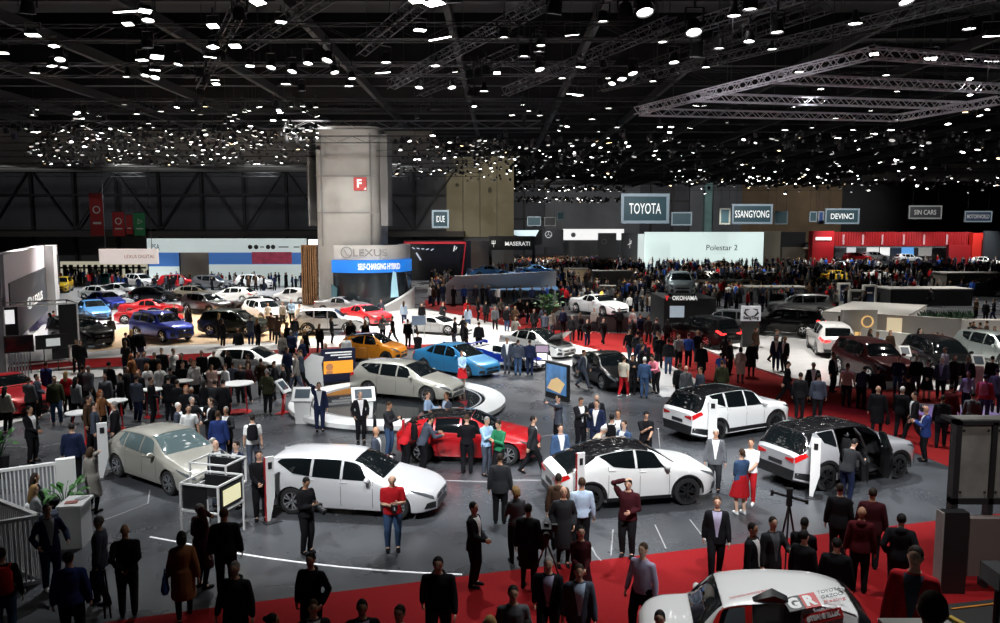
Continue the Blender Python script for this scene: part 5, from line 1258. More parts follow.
# camera crew equipment
def tripod(px, py, label, h, head=None, rz=0, sp=.42, name='camera_tripod'):
    p = G(px, py); t = thing(name, label, 'tripod', p, heading_to_cam(p) + rz)
    for k in range(3):
        a = 2 * pi * k / 3 + .4; m = MB(); m.tube([(0, 0, h - .12), (sp * .5 * cos(a), sp * .5 * sin(a), h * .5), (sp * cos(a), sp * sin(a), .012)], [.022, .018, .014], 6); m.build('leg', BLACK, t)
    m = MB(); m.lathe([(.06, h - .16), (.06, h - .04), (.045, h), (.001, h)], 10); m.build('head', BLACK, t)
    return t
t = tripod(786, 583, 'tall black tripod carrying a horizontal slider bar', 1.78, sp=.30)
m = MB(); m.bar((-.32, 0, 1.86), (.34, .0, 1.74), .05, .035); m.box(-.36, -.30, -.04, .04, 1.80, 1.90); m.box(.30, .36, -.04, .04, 1.70, 1.78); m.build('slider_bar', BLACK, t); m = MB(); m.box(-.06, .06, -.06, .06, 1.80, 1.98); m.build('camera_unit', BLACK, t)
t = tripod(546, 590, 'black video camera on a tripod in front of the long dark red dress', 1.12, sp=.35)
m = MB(); m.box(-.09, .09, -.22, .20, 1.13, 1.34); m.lathe([(.06, 0), (.075, .16)], 12, T_(0, -.22, 1.24, rx=pi / 2)); m.box(-.05, .05, -.1, .15, 1.36, 1.40); m.box(.10, .22, -.05, .05, 1.22, 1.36); m.bar((-.1, .05, 1.2), (-.22, .2, 1.12), .04); m.build('video_camera', BLACK, t, 40)
p = at(999, 575, 9.5); t = thing('camera_stand', 'black camera stand cut by the right edge', 'stand', (p.x, 9.5, 0)); m = MB(); m.tube([(0, 0, 0), (0, 0, p.z)], .04, 8); m.build('pole', BLACK, t); m = MB(); m.box(-.12, .1, -.2, .2, p.z - .12, p.z + .10); m.build('camera_unit', BLACK, t)

# ================================================================ the cars on show
GL = M('roof_black', (.010, .010, .011), .08, coat=1)
WH = paint('white', (.86, .86, .85)); SILV = paint('silver', (.50, .50, .52), .35, .3); BEI = paint('beige_silver', (.47, .455, .40), .4, .3); PEARL = paint('pearl', (.70, .70, .72), .2, .28)
REDP = paint('red', (.50, .008, .014), .15); BLUP = paint('blue', (.025, .19, .40), .3); ORA = paint('orange', (.80, .27, .01), .1); DBLU = paint('deep_blue', (.012, .04, .42), .4)
BLK = paint('black', (.004, .004, .005), .0); OLI = paint('olive', (.016, .021, .015), .2); MAR = paint('maroon', (.045, .003, .005), .2); SGRN = paint('sage', (.33, .38, .37), .6, .3); GREY = paint('grey', (.16, .165, .175), .5, .3)
SKY = paint('sky', (.10, .30, .62), .3); PBLU = paint('paleblue', (.36, .46, .52), .4, .3); YEL = paint('yellow', (.75, .48, .02)); TEALP = paint('teal', (.03, .33, .33), .3)
CLEAR = bpy.data.materials['car_glass_clear']
def wcar(typ, f, r, side, body, label, z=0.0, **k):
    p, h = wheels_at(typ, f, r, side, z); return make_car(typ, body, p, h, label, **k)
def fcar(typ, px, py, deg, body, label, z=0.0, **k):
    k.setdefault('detail', 1); return make_car(typ, body, G(px, py, z), radians(deg), label, **k)
wcar('hatch', (170.5, 494), (122, 477), 'R', BEI, 'beige-silver hatchback with clear windscreen beside the white cube-frame display', glass=CLEAR)
wcar('wagon', (401, 519.5), (290, 512.5), 'R', PEARL, 'white estate car behind the person in a red shirt with a camera')
wcar('hatch', (508, 465), (421.5, 462), 'R', REDP, 'red hatchback with black roof, people leaning around it', roof=GL)
wcar('cross', (684, 504), (590, 511.5), 'R', WH, 'white crossover coupe with sloping black roof', roof=GL, rim='rim_dark')
wcar('suv', (766.5, 433.5), (722.5, 441), 'R', WH, 'white off-roader with black roof seen from behind', roof=GL, rim='rim_dark')
RAV = wcar('suv', (895, 478), (823, 490), 'R', SILV, 'silver off-roader with black roof and open doors', roof=GL, rim='rim_dark', opened=(.345, .70))
wcar('wagon', (429, 403), (369, 397), 'R', BEI, 'beige-silver estate car on the round turntable', z=.265)
wcar('fast', (473, 379), (420, 371), 'R', BLUP, 'bright blue saloon with fastback tail behind the woman in a red skirt')
wcar('mini', (388, 363), (345, 361), 'R', ORA, 'small orange car with black roof', roof=GL, rim='rim_dark')
wcar('sedan', (606, 391), (577, 377), 'R', BLK, 'dark glossy saloon with people at its bonnet, in the middle')
FCV = wcar('fast', (552, 360), (505, 353), 'R', WH, 'white saloon with its bonnet raised', roof=GL)
RACE = wcar('super', (518, 370), (478, 365), 'R', WH, 'white and blue racing car behind the bright blue saloon')
wcar('super', (450, 335.5), (412, 333), 'R', WH, 'white open sports car on the white floor right of the red coupe')
wcar('bigsuv', (170, 343.5), (132, 338), 'R', DBLU, 'deep blue off-roader on the pale wooden floor', z=.03)
wcar('bigsuv', (91, 350), (48, 343), 'R', BLK, 'black off-roader with chrome nose behind the white open frame', z=.0)
wcar('suv', (247, 337), (212, 336), 'R', OLI, 'dark olive off-roader on the pale wooden floor', z=.03)
wcar('suv', (345, 334.5), (312, 335), 'R', WH, 'white off-roader in front of the red coupe')
wcar('coupe', (374, 326.5), (341, 321.5), 'R', REDP, 'red coupe in front of the round dark screen')
fcar('coupe', 343, 313, -8, SILV, 'silver coupe behind the red coupe')
wcar('suv', (273, 326), (238, 319), 'R', WH, 'white off-roader behind the dark olive one', detail=1)
fcar('suv', 207, 313, -30, GREY, 'grey off-roader with roof bars above the deep blue one')
fcar('sedan', 93, 318, -50, SKY, 'light blue saloon behind the black off-roader')
fcar('hatch', 107, 308, -40, DBLU, 'blue hatchback behind the light blue saloon')
fcar('hatch', 254, 376, -8, WH, 'white hatchback hidden behind the standing crowd')
fcar('coupe', 6, 408, -35, REDP, 'red sports car cut by the left edge')
fcar('coupe', 152, 316, 10, REDP, 'red car left of the grey off-roader')
fcar('super', 150, 323, 0, REDP, 'low red racing car in front of the red car on the left floor')
fcar('hatch', 103, 300, -10, WH, 'white hatchback under the long pink fascia, left one')
fcar('sedan', 120, 297, -10, WH, 'white saloon under the long pink fascia, right one')
fcar('suv', 141, 288, -30, WH, 'white off-roader at the corner of the white and blue wall')
fcar('mini', 112, 285, -30, TEALP, 'teal small car under the pink fascia')
fcar('suv', 62, 292, -70, YEL, 'yellow off-roader behind the left stand wall')
fcar('suv', 180, 289, 10, REDP, 'red off-roader in front of the white and blue wall')
fcar('suv', 213, 290, 0, GREY, 'grey off-roader next to the red one at the white and blue wall')
fcar('suv', 256, 289, -10, WH, 'white off-roader in front of the red picture screen')
fcar('hatch', 155, 301, 0, BLK, 'dark car on the floor before the white and blue wall')
fcar('hatch', 197, 300, 0, paint('cream', (.62, .56, .42)), 'cream small car on the left floor')
fcar('hatch', 232, 302, 175, WH, 'white hatchback facing left before the white and blue wall')
fcar('mini', 291, 303, 170, WH, 'white small car beside the wooden tower')
fcar('sedan', 262, 313, -15, GREY, 'grey saloon behind the white off-roader at left')
PL = wcar('coupe', (601, 325), (580, 318), 'R', WH, 'white sports car on the black plinth', z=0)
PL.location = PLINTH.matrix_basis @ V(-.1, 1.75, 1.05); PL.rotation_euler = (0, 0, -.95)
m = MB(); m.lathe([(.11, 0), (.13, .10), (.06, .20), (.001, .22)], 10); o = m.build('roof_lamp', M('lamp_amber', (.9, .55, .08), .4, emit=.8)); o.location = PL.location + V(.2, .15, 1.355); tag(o, 'amber lamp on the roof of the white sports car', 'lamp')
wcar('bigsuv', (893, 392), (823, 366), 'R', MAR, 'dark maroon off-roader on the right-hand stand', z=.10)
wcar('bigsuv', (955, 388), (893, 363), 'R', BLK, 'black off-roader between the maroon and pale green ones', z=.10)
wcar('suv', (1006, 370), (962, 361), 'R', SGRN, 'pale green-silver off-roader cut by the right edge', z=.10)
fcar('bigsuv', 829, 352, 78, WH, 'white off-roader seen from behind with lit red lamps', z=.10, tail='car_tail_lit', detail=2)
fcar('bigsuv', 702, 344, 118, BLK, 'black off-roader seen from behind beside the white board', z=.10, tail='car_tail_lit')
fcar('suv', 722, 335, 160, GREY, 'grey off-roader half behind the white emblem board', z=.10)
fcar('bigsuv', 784, 334, 150, BLK, 'dark off-roader with lit lamps right of the emblem board', z=.10, tail='car_tail_lit')
fcar('bigsuv', 800, 316, 168, GREY, 'dark grey off-roader with lifted tail behind the white one', z=.10)
make_car('suv', PBLU, V(at(681, 300, 57.5).x, 58.0, 2.205), radians(-98), 'pale blue car standing above the black name board', detail=1)
fcar('suv', 673, 291, -95, GREY, 'grey car under a green sign in the middle of the hall')
fcar('hatch', 709, 282, 92, WH, 'white hatchback with lit red tail in the right middle', tail='car_tail_lit')
fcar('coupe', 488, 277, 20, SKY, 'left one of two blue sports cars behind the low grey wall', z=1.31)
fcar('coupe', 536, 276, 20, SKY, 'right one of two blue sports cars behind the low grey wall', z=1.31)
fcar('coupe', 803, 273, -60, WH, 'white car left of the red block, facing the camera')
fcar('sedan', 843, 270, -60, PBLU, 'pale blue car right of the red block')
fcar('suv', 857, 262, 0, REDP, 'red car under the left of the red curtain', z=.9)
fcar('suv', 875, 261, 0, WH, 'white car under the middle of the red curtain', z=.9)
fcar('suv', 908, 263, 0, WH, 'white off-roader under the blue screen', z=.5)
fcar('hatch', 838, 281, 10, YEL, 'yellow car in the right far hall')
fcar('coupe', 877, 280, 0, WH, 'white low car right of the yellow car')
fcar('sedan', 660, 266, 15, SILV, 'silver car in front of the huge white wall')
fcar('coupe', 722, 268, 20, paint('copper', (.5, .3, .2), .4), 'copper-toned car before the right part of the huge white wall')
fcar('suv', 985, 266, -50, WH, 'white off-roader at the right edge of the far hall')
fcar('hatch', 973, 263, 0, WH, 'white hatchback near the right end of the red wall')
fcar('sedan', 980, 296, -20, BLK, 'black saloon at the right edge in front of the brown-grey wall')
fcar('sedan', 838, 297, 0, BLK, 'black saloon in the right middle behind the low dark wall')
fcar('sedan', 770, 283, 10, GREY, 'grey saloon in the dark right middle')
fcar('coupe', 437, 274, 0, REDP, 'red sports car under the red-rimmed black wall')
fcar('coupe', 462, 271, 10, REDP, 'second red sports car before the red-rimmed black wall')
fcar('hatch', 537, 316, 0, BLK, 'dark car with red nose behind the crowd in the middle')
# bonnet of the white saloon, raised on its rear edge
parts, P_, N_, c_ = car_parts('fast', 2)
m = MB(); g = [[P_(t_, 13 - abs(u) * 2.6, 1 if u >= 0 else -1) + V(0, 0, .01) for u in (-1, -.6, 0, .6, 1)] for t_ in (.05, .10, .15, .20, .235)]
hp = P_(.235, 13); R_ = Matrix.Translation(hp) @ Matrix.Rotation(radians(-50), 4, 'Y') @ Matrix.Translation(-hp)
v = [R_ @ q for r in g for q in r]; f = [(i * 5 + k, i * 5 + k + 1, i * 5 + k + 6, i * 5 + k + 5) for i in range(4) for k in range(4)]
m.add(v, f); m.add([q - R_.to_3x3() @ V(0, 0, .03) for q in v], [tuple(reversed(q)) for q in f]); m.build('raised_bonnet', WH, FCV, 40)
m = MB(); g2 = [[P_(t_, 13 - abs(u) * 2.2, 1 if u >= 0 else -1) + V(0, 0, .012) for u in (-1, 0, 1)] for t_ in (.07, .15, .22)]
m.add([q for r in g2 for q in r], [(i * 3 + k, i * 3 + k + 1, i * 3 + k + 4, i * 3 + k + 3) for i in range(2) for k in range(2)]); m.build('engine_bay', M('engine_dark', (.02, .02, .022), .5), FCV)
# rear wing and blue stripe of the racing car
m = MB(); m.box(-2.2, -1.95, -.75, .75, 1.02, 1.05); m.box(-2.25, -1.9, -.77, -.74, .92, 1.1); m.box(-2.25, -1.9, .74, .77, .92, 1.1); m.bar((-2.0, -.3, .85), (-2.05, -.3, 1.03), .05); m.bar((-2.0, .3, .85), (-2.05, .3, 1.03), .05); m.build('rear_wing', DBLU, RACE)
parts, P_, N_, c_ = car_parts('super', 2)
def cpatch(q, off, sd, nn=10, mm=4):
    m = MB(); gq = poly_grid(q, nn, mm); v = [P_(a, b, sd) + N_(a, b, sd) * off for r in gq for a, b in r]; f = []
    for b in range(mm):
        for a in range(nn): k = b * (nn + 1) + a; f.append((k, k + 1, k + nn + 2, k + nn + 1) if sd < 0 else (k, k + nn + 1, k + nn + 2, k + 1))
    return m.add(v, f)
cpatch([(.05, 10.5), (.27, 10.5), (.27, 13), (.05, 13)], .01, -1).build('blue_stripe', DBLU, RACE, 40); cpatch([(.3, 3), (.95, 3), (.95, 6.2), (.45, 5.5)], .01, -1).build('blue_side', DBLU, RACE, 40)
# open doors and cabin of the silver off-roader (right flank)
parts, P_, N_, c_ = car_parts('suv', 2, (.345, .70))
def door(t0, t1, ang, name):
    hinge = P_(t0, 4, -1); R_ = Matrix.Translation(hinge) @ Matrix.Rotation(ang, 4, 'Z') @ Matrix.Translation(-hinge)
    par = None
    m = cpatch([(t0 + .004, 2.1), (t1 - .004, 2.1), (t1 - .004, 6.05), (t0 + .004, 6.05)], .004, -1, 8, 6); m.v = [R_ @ q for q in m.v]; par = m.build(name, SILV, RAV, 40)
    m = cpatch([(t0 + .004, 2.1), (t1 - .004, 2.1), (t1 - .004, 6.05), (t0 + .004, 6.05)], -.07, -1, 8, 6); m.v = [R_ @ q for q in m.v]; m.f = [list(reversed(q)) for q in m.f]; m.build('door_lining', M('lining_dark', (.02, .02, .022), .5), par, 40)
    fr = MB(); a, b, d, e = [R_ @ P_(t_, j, -1) for t_, j in ((t0 + .02, 6), (t0 + .075 if t0 < .4 else t0 + .012, 9.5), (t1 - .01, 9.5), (t1 - .006, 6))]
    for p_, q_ in ((a, b), (b, d), (d, e)): fr.bar(p_, q_, .05, .05)
    fr.build('window_frame', bpy.data.materials['car_trim'], par); w_ = MB(); w_.add([a, b, d, e] + [q + V(.0, .012, 0) for q in (a, b, d, e)], [(0, 1, 2, 3), (7, 6, 5, 4), (0, 4, 5, 1), (1, 5, 6, 2), (2, 6, 7, 3), (3, 7, 4, 0)]); w_.build('door_window', CLEAR, par)
door(.345, .51, radians(62), 'front_door'); door(.515, .69, radians(55), 'rear_door')
IN = M('interior_dark', (.018, .018, .02), .7); SEAT = M('seat_leather', (.05, .05, .055), .5)
m = MB(); m.box(-1.15, .95, -.78, .80, .30, .36); m.box(-1.15, .95, -.02, .02, .36, .62); m.box(.86, 1.0, -.75, .75, .7, 1.12); m.box(-1.2, -1.12, -.75, .75, .36, 1.1); m.build('cabin', IN, RAV)
for x in (.22, -.62):
    for y in (-.38, .38):
        m = MB(); m.rings([oval(V(x, y, .40), .25, .25), oval(V(x, y, .52), .27, .26), oval(V(x, y, .62), .24, .24)]); m.rings([oval(V(x - .22, y, .58), .09, .25), oval(V(x - .30, y, .95), .08, .24), oval(V(x - .35, y, 1.22), .06, .18)]); m.ball((x - .38, y, 1.34), (.05, .13, .09)); m.build('seat', SEAT, RAV, 50)
m = MB(); m.lathe([(.19, -.015), (.19, .015), (.165, .015), (.165, -.015)], 20, T_(.72, .38, 1.02, ry=radians(70)), close=True); m.build('steering_wheel', bpy.data.materials['car_trim'], RAV, 40)
# ---- rally pickup in the foreground
q = at(782, 600, 12.2); RY = make_car('rally', WH, V(3.98, 11.9, 0), radians(172), 'white, red and black rally pickup with lettered rear body at the bottom edge', rim='rim_dark', clad='car_trim'); RY.scale = (.9, .9, .9)
parts, P_, N_, c_ = car_parts('rally', 2)
RD = paint('rally_red', (.60, .015, .012)); RB_ = M('rally_black', (.012, .012, .013), .25, coat=.6)
for sd in (1, -1):
    cpatch([(.225, 5.9), (.45, 5.9), (.455, 10.2), (.335, 10.2)], .005, sd, 10, 6).build('red_door_panel', RD, RY, 40)
    cpatch([(.30, 6.4), (.425, 6.4), (.425, 9.2), (.362, 9.2)], .012, sd, 10, 6).build('side_window', M('rally_glass', (.10, .12, .13), .08), RY, 40)
    cpatch([(.215, 3.0), (.46, 3.0), (.45, 5.9), (.225, 5.9)], .006, sd, 10, 4).build('red_flank', RD, RY, 40)
    cpatch([(.455, 4.5), (.60, 4.5), (.66, 9.6), (.455, 10.0)], .006, sd, 10, 6).build('black_quarter', RB_, RY, 40)
    cpatch([(.62, 9.4), (.665, 9.4), (.60, 11.0), (.56, 11.0)], .008, sd, 6, 4).build('black_arch_band', RB_, RY, 40)
m = MB(); a = P_(.455, 10.4, 1)
m.rings([[P_(.46, 10.6, 1) + V(0, 0, 0), P_(.46, 11.3, 1), P_(.46, 11.3, 1) + V(0, 0, .02), P_(.46, 10.6, 1) + V(0, 0, .02)], [P_(.54, 10.2, 1), P_(.54, 11.4, 1), P_(.54, 11.4, 1) + V(0, 0, .15), P_(.54, 10.2, 1) + V(0, .02, .13)], [P_(.60, 10.0, 1), P_(.60, 11.2, 1), P_(.60, 11.2, 1) + V(0, 0, .05), P_(.60, 10.0, 1) + V(0, 0, .04)]]); m.build('air_scoop', RB_, RY, 50)
mb = MB()
for sd in (1, -1): k = cpatch([(.875, 6.0), (.925, 6.0), (.925, 13), (.875, 13)], .03, sd, 4, 14); mb.add(k.v, k.f)
mb.build('black_rear_band', RB_, RY, 40)
def on_body(t, j, sd, tx, rot=.30):      # frame on the body: x to the tail, y up the flank
    p = P_(t, j, sd); n = N_(t, j, sd); x = (P_(t + .02, j, sd) - P_(t - .02, j, sd)).normalized(); y = n.cross(x); x, y = x * cos(rot) + y * sin(rot), y * cos(rot) - x * sin(rot)
    return Matrix.Translation(p + n * tx) @ Matrix((x, y, n)).transposed().to_4x4()
def decal(t, j, w, h, mat, name, off=.016):
    mb = MB(); mb.box(-w / 2, w / 2, -h / 2, h / 2, -.012, .002, on_body(t, j, 1, off)); return mb.build(name, mat, RY)
def dtext(s_, t, j, w, size, mat, name='lettering', off=.02, dx=0, dy=0, bold=0.0, shear=0):
    o = text(s_, size, mat, RY, (0, 0, 0), (0, 0, 0), name, width=w, depth=.002, bold=bold, shear=shear); o.matrix_local = on_body(t, j, 1, off) @ T_(dx, dy, 0); return o
LB_ = M('letter_black', (.015, .015, .016), .5); LR_ = M('letter_red', (.55, .02, .02), .5); LW_ = M('letter_purewhite', (.80, .80, .78), .5)
def at_dec(t, j, dx, dy): return on_body(t, j, 1, .02) @ T_(dx, dy, 0)
GT, GJ = .655, 10.6
def decal2(dx, dy, w, h, mat, name, t=GT, j=GJ):
    mb = MB(); mb.box(-w / 2, w / 2, -h / 2, h / 2, -.03, .002, at_dec(t, j, dx, dy)); return mb.build(name, mat, RY)
def dtext2(s_, dx, dy, w, size, mat, bold=0.0, shear=0, t=GT, j=GJ):
    o = text(s_, size, mat, RY, (0, 0, 0), (0, 0, 0), 'lettering', width=w, depth=.003, bold=bold, shear=shear); o.matrix_local = at_dec(t, j, dx, dy) @ T_(0, 0, .004); return o
decal2(-.14, 0, .27, .27, LB_, 'logo_square'); decal2(.14, 0, .27, .27, LR_, 'logo_square')
dtext2('G', -.14, 0, .20, .26, LW_, .015); dtext2('R', .14, 0, .19, .26, LW_, .015)
dtext2('TOYOTA', .53, .11, .40, .085, LB_, shear=.2); dtext2('GAZOO', .53, 0.01, .38, .085, LB_, shear=.2); dtext2('Racing', .53, -.09, .38, .085, LR_, shear=.2)
dtext2('South Africa', .30, -.20, .40, .08, M('letter_grey2', (.25, .25, .26), .5))
decal2(0, 0, .62, .16, LR_, 'name_strip', .735, 8.6); dtext2('#TEAMHILUX', 0, 0, .55, .10, LW_, .008, 0, .735, 8.6)
mb = MB(); mb.lathe([(.27, -.004), (.27, .004), (.001, .004)], 30, on_body(.53, 7.0, 1, .014)); mb.build('round_logo', LW_, RY, 40); mb = MB(); mb.lathe([(.27, 0), (.27, .006), (.245, .006), (.245, 0)], 30, on_body(.53, 7.0, 1, .017), close=True); mb.build('logo_ring', M('letter_navy', (.03, .05, .25), .5), RY, 40)
mb = MB(); mb.tube([on_body(.53, 7.0, 1, .022) @ V(.05 * cos(a_), .10 * sin(a_), 0) for a_ in (1.4, .9, .2, -.5, -1.2)], [.02, .03, .035, .03, .015], 6); mb.build('logo_mark', LR_, RY)
dtext('TOYOTA GAZOO Racing', .46, 11.7, .75, .07, LR_); 

# ================================================================ people near the camera, one by one
pp = person
# --- bottom edge
pp(7, 645, 180, 'stand', 'jeans:black/denim', 'd', 'with a red backpack, at the left edge', label='person in a black sweater and jeans wearing a red backpack, at the left edge')
pp(52, 589, 15, 'open', 'suit:navy/lightgrey/navy', 'd', 'and white shoes, gesturing beside the white counter', shoe='white')
pp(74, 650, 170, 'stand', 'jack:blue/black', 'k', 'seen from behind, at the bottom left'.replace('bottom left', 'end of the white slatted fence'))
pp(103, 603, -105, 'carry', 'suit:slate/white/black', 'g', 'with grey hair, carrying a dark blue bag')
pp(129, 615, 175, 'back', 'jack:black/charcoal', 'xX', 'seen from behind, carrying folded tripod legs')
pp(185, 619, 180, 'stroll', 'coat:tan/black', 'kB', 'with dark bobbed hair, blue bag on the shoulder', shoe='heel')
pp(203, 588, 120, 'chin', 'coat:wine/black', 'g', 'hand at the chin, by the cube frames')
pp(227, 594, 175, 'stand', 'jack:black/black', 'b', 'seen from behind, brown hair, facing the white cube frames', wide=1.12)
pp(238, 662, -25, 'carry', 'jack:charcoal/charcoal', 'g', 'walking on the front carpet below the cube frames')
pp(313, 652, -25, 'pocket', 'jack:black/black', 'k', 'standing behind the grey-suited person with a blue lanyard')
pp(276, 724, 95, 'stand', 'shirt:cream/black', 'kO', 'with black hair in a bun, cut by the bottom edge')
pp(316, 712, 0, 'stand', 'suit:charcoal/white/charcoal/royal', 'b', 'with a bright blue lanyard, cut by the bottom edge')
pp(364, 712, 0, 'stand', 'suit:black/lilac/black', 'k', 'at the bottom edge left of the pale blue shirt')
pp(401, 719, -20, 'stand', 'shirt:paleblue/charcoal', 'd', 'cut by the bottom edge')
pp(439, 655, -5, 'walk', 'jack:black/black', 'k', 'walking forward with swinging arms, left of the sideways suit', wide=1.16)
pp(474, 586, 65, 'clasp', 'suit:black/white/black', 'k', 'standing sideways at the carpet edge, hands together')
pp(489, 727, -60, 'stand', 'jack:charcoal/black', 'yL', 'with long blond hair, cut by the bottom edge')
pp(513, 694, 5, 'stand', 'shirt:grey/black', 'k', 'with a dark collar, near the bottom edge')
pp(524, 733, -10, 'stand', 'jack:black/black', 'kB', 'with dark bob, cut off below the grey shirt', z=0)
pp(548, 655, -5, 'walk', 'suit:black/lilac/black', 'g', 'with grey hair, left of two walking on the front carpet')
pp(575, 664, 5, 'stroll', 'suit:slate/paleblue/charcoal', 'd', 'right of two walking on the front carpet')
pp(528, 588, 165, 'stand', 'coat:black/black', 'k', 'standing with the back turned at the carpet edge')
pp(516, 562, 200, 'camera', 'jeans:grey/black', 'yB', 'with blond hair and a camera by the long black coat')
pp(558, 549, 170, 'stand', 'jack:brown/charcoal', 'd', 'left of a pale blue shirt at the white crossover')
pp(563, 566, 10, 'pocket', 'coat:charcoal/black', 'xX', 'and bald head at the white crossover tail')
pp(575, 553, 190, 'stand', 'shirt:paleblue/black', 'b', 'seen from behind at the tail of the white crossover')
pp(580, 613, 10, 'clasp', 'dress:wine', 'kL', 'with long dark hair, beside the video camera')
pp(627, 556, -12, 'brow', 'jack:wine/black', 'k', 'raising a hand to the forehead')
pp(641, 654, -30, 'carry', 'shirt:lilac/black', 'b', 'walking over the front carpet with rolled papers')
pp(658, 695, -5, 'stand', 'suit:slate/white/slate', 'k', 'and beard, nearest the rally pickup bonnet')
pp(715, 578, 5, 'stroll', 'suit:black/lilac/black', 'b', 'walking alone on the front carpet behind the rally pickup')
pp(750, 613, 70, 'stand', 'suit:black/white/black', 'k', 'left of the tripod, just behind the rally pickup roof')
pp(768, 606, 35, 'talk', 'suit:charcoal/grey/black', 'd', 'with one hand raised beside the tripod')
pp(792, 606, 165, 'phone', 'jack:black/black', 'k', 'working at the tripod with the slider bar')
pp(801, 622, 150, 'stand', 'suit:black/white/black', 'k', 'with a white collar, back turned, right of the tripod')
pp(833, 632, 178, 'stand', 'suit:black/white/black', 'k', 'seen from behind above the rally pickup lettering')
pp(837, 562, 175, 'stand', 'suit:black/grey/black', 'd', 'standing farther back, left one of two watching the silver off-roader', label='person in a black suit seen from behind, left one of two watching the silver off-roader')
pp(858, 592, 180, 'stand', 'jack:darkred/black', 'xX', 'with thinning hair, back turned, between black suits')
pp(869, 568, 182, 'stand', 'suit:wine/grey/black', 'd', 'right one of two watching the silver off-roader', label='person in a dark wine suit, right one of two watching the silver off-roader')
pp(897, 601, 180, 'pocket', 'jack:black/charcoal', 'k', 'standing alone with legs apart left of the dark tower')
rj = pp(0, 0, -8, 'stand', 'suit:red/slate/black', 'd', 'over dark clothes at the bottom right, in front of the dark tower', loc=(at(913, 600, 8.3).x, 8.3, 2.022), wide=1.02, label='person in an open red jacket over dark clothes, in front of the dark tower')
nh = pp(0, 0, 176, 'stand', 'jack:black/black', 'b', 'nearest of all, only the back of a brown-haired head visible', loc=(h3.x, 4.6, h3.z - 1.655))
# --- around the central cars
pp(94, 512, 130, 'ear', 'coat:stone/black', 'bB', 'holding a phone, left of the silver hatchback', label='person in a long beige-grey coat holding a phone by the white blade sign')
pp(33, 462, 45, 'clasp', 'suit:black/white/black', 'k', 'standing alone at left with hands together')
pp(75, 484, 165, 'stand', 'suit:navy/white/black', 'k', 'seen from behind in front of a small white table')
pp(97, 457, 75, 'stand', 'suit:slate/grey/black', 'd', 'facing right by the white blade sign')
pp(113, 456, -95, 'stand', 'suit:black/white/black', 'g', 'facing left, right of the blade-shaped sign')
pp(103, 441, 60, 'talk', 'jack:tan/black', 'rB', 'with auburn hair at a white bar table')
pp(91, 446, 60, 'stand', 'jack:brown/black', 'd', 'behind the slate-suited person at left')
pp(218, 506, 40, 'talk', 'suit:slate/white/slate', 'xX', 'bald, left one of the pair at the cube frames')
pp(232, 507, -50, 'clasp', 'suit:navy/white/navy', 'd', 'right one of the pair at the cube frames')
pp(190, 466, 5, 'stand', 'tee:white/charcoal', 'k', 'facing the camera behind the silver hatchback')
pp(181, 471, 70, 'stand', 'suit:slate/white/black', 'w', 'bald with white hair, left of the white polo')
pp(220, 468, 172, 'stand', 'suit:blue/white/blue', 'b', 'seen from behind, right of the white polo')
pp(227, 463, -30, 'talk', 'suit:charcoal/white/black', 'g', 'partly hidden by the blue suit')
pp(194, 450, 40, 'talk', 'jack:black/black', 'g', 'grey-haired at the white table with papers')
pp(213, 452, -80, 'clasp', 'suit:black/white/black', 'b', 'facing left at the white table with papers')
pp(254, 472, 178, 'stroll', 'tee:white/slate', 'k', 'walking away with a black backpack')
pp(261, 513, 0, 'clasp', 'jack:black/black', 'k', 'and black bag, at the tail of the white estate')
pp(307, 553, 40, 'camera', 'jack:black/black', 'k', 'holding a large camera before the white estate car')
pp(393, 550, 2, 'camera', 'tee:red/denim', 'xX', 'looking down at a camera before the white estate car', wide=1.14)
pp(377, 499, 75, 'stand', 'suit:slate/white/black', 'xX', 'bald, between the white estate car and the red hatchback')
pp(320, 431, 0, 'ear', 'suit:navy/white/navy', 'k', 'on the phone at the left kiosk of the turntable')
pp(361, 442, 12, 'pocket', 'suit:black/white/black', 'g', 'with grey hair and a black bag, at the turntable')
pp(389, 456, 60, 'phone', 'jeans:charcoal/denim', 'b', 'looking down at a phone, right of the turntable kiosk')
pp(414, 469, 110, 'lean', 'jack:slate/black', 'k', 'and backpack leaning at the red hatchback tail', shoe='white')
pp(404, 458, 120, 'bend', 'jack:red/black', 'kB', 'bending behind the tail of the red hatchback')
pp(467, 473, 172, 'camera', 'shirt:black/black', 'b', 'standing with the back turned before the red hatchback doors')
pp(499, 480, -40, 'phone', 'jeans:green/black', 'd', 'at the front wing of the red hatchback')
pp(491, 477, 40, 'phone', 'jeans:sky/slate', 'g', 'beside the green sweater at the red hatchback')
pp(500, 523, 176, 'stand', 'suit:charcoal/white/black', 'd', 'back turned between red hatchback and white crossover')
pp(532, 474, 100, 'walk', 'suit:charcoal/white/black', 'k', 'striding to the right past the red hatchback nose')
pp(428, 449, 70, 'talk', 'jeans:sky/slate', 'b', 'leaning over the red hatchback roof')
pp(447, 450, -60, 'stand', 'suit:slate/paleblue/slate', 'b', 'behind the red hatchback roof facing left')
pp(560, 492, 20, 'stand', 'suit:denim/white/denim', 'd', 'with curly dark hair at the tail of the white crossover', label='person in a checked-looking blue blazer standing at the left rear of the white crossover')
pp(590, 488, 100, 'bend', 'jeans:beige/charcoal', 'w', 'bending over the white crossover')
pp(611, 472, 175, 'stand', 'shirt:white/slate', 'k', 'with a black backpack, back turned, behind the white crossover')
pp(617, 467, -10, 'stand', 'suit:slate/white/slate', 'd', 'facing the camera behind the white shirt with a backpack')
pp(623, 487, -40, 'stand', 'suit:denim/white/denim', 'b', 'leaning near the windscreen of the white crossover')
pp(580, 450, 30, 'phone', 'suit:black/white/black', 'd', 'holding a camera at the chest, left of two suited people')
pp(596, 454, -20, 'stand', 'suit:navy/white/navy', 'b', 'facing left, in front of a grey-haired person in black')
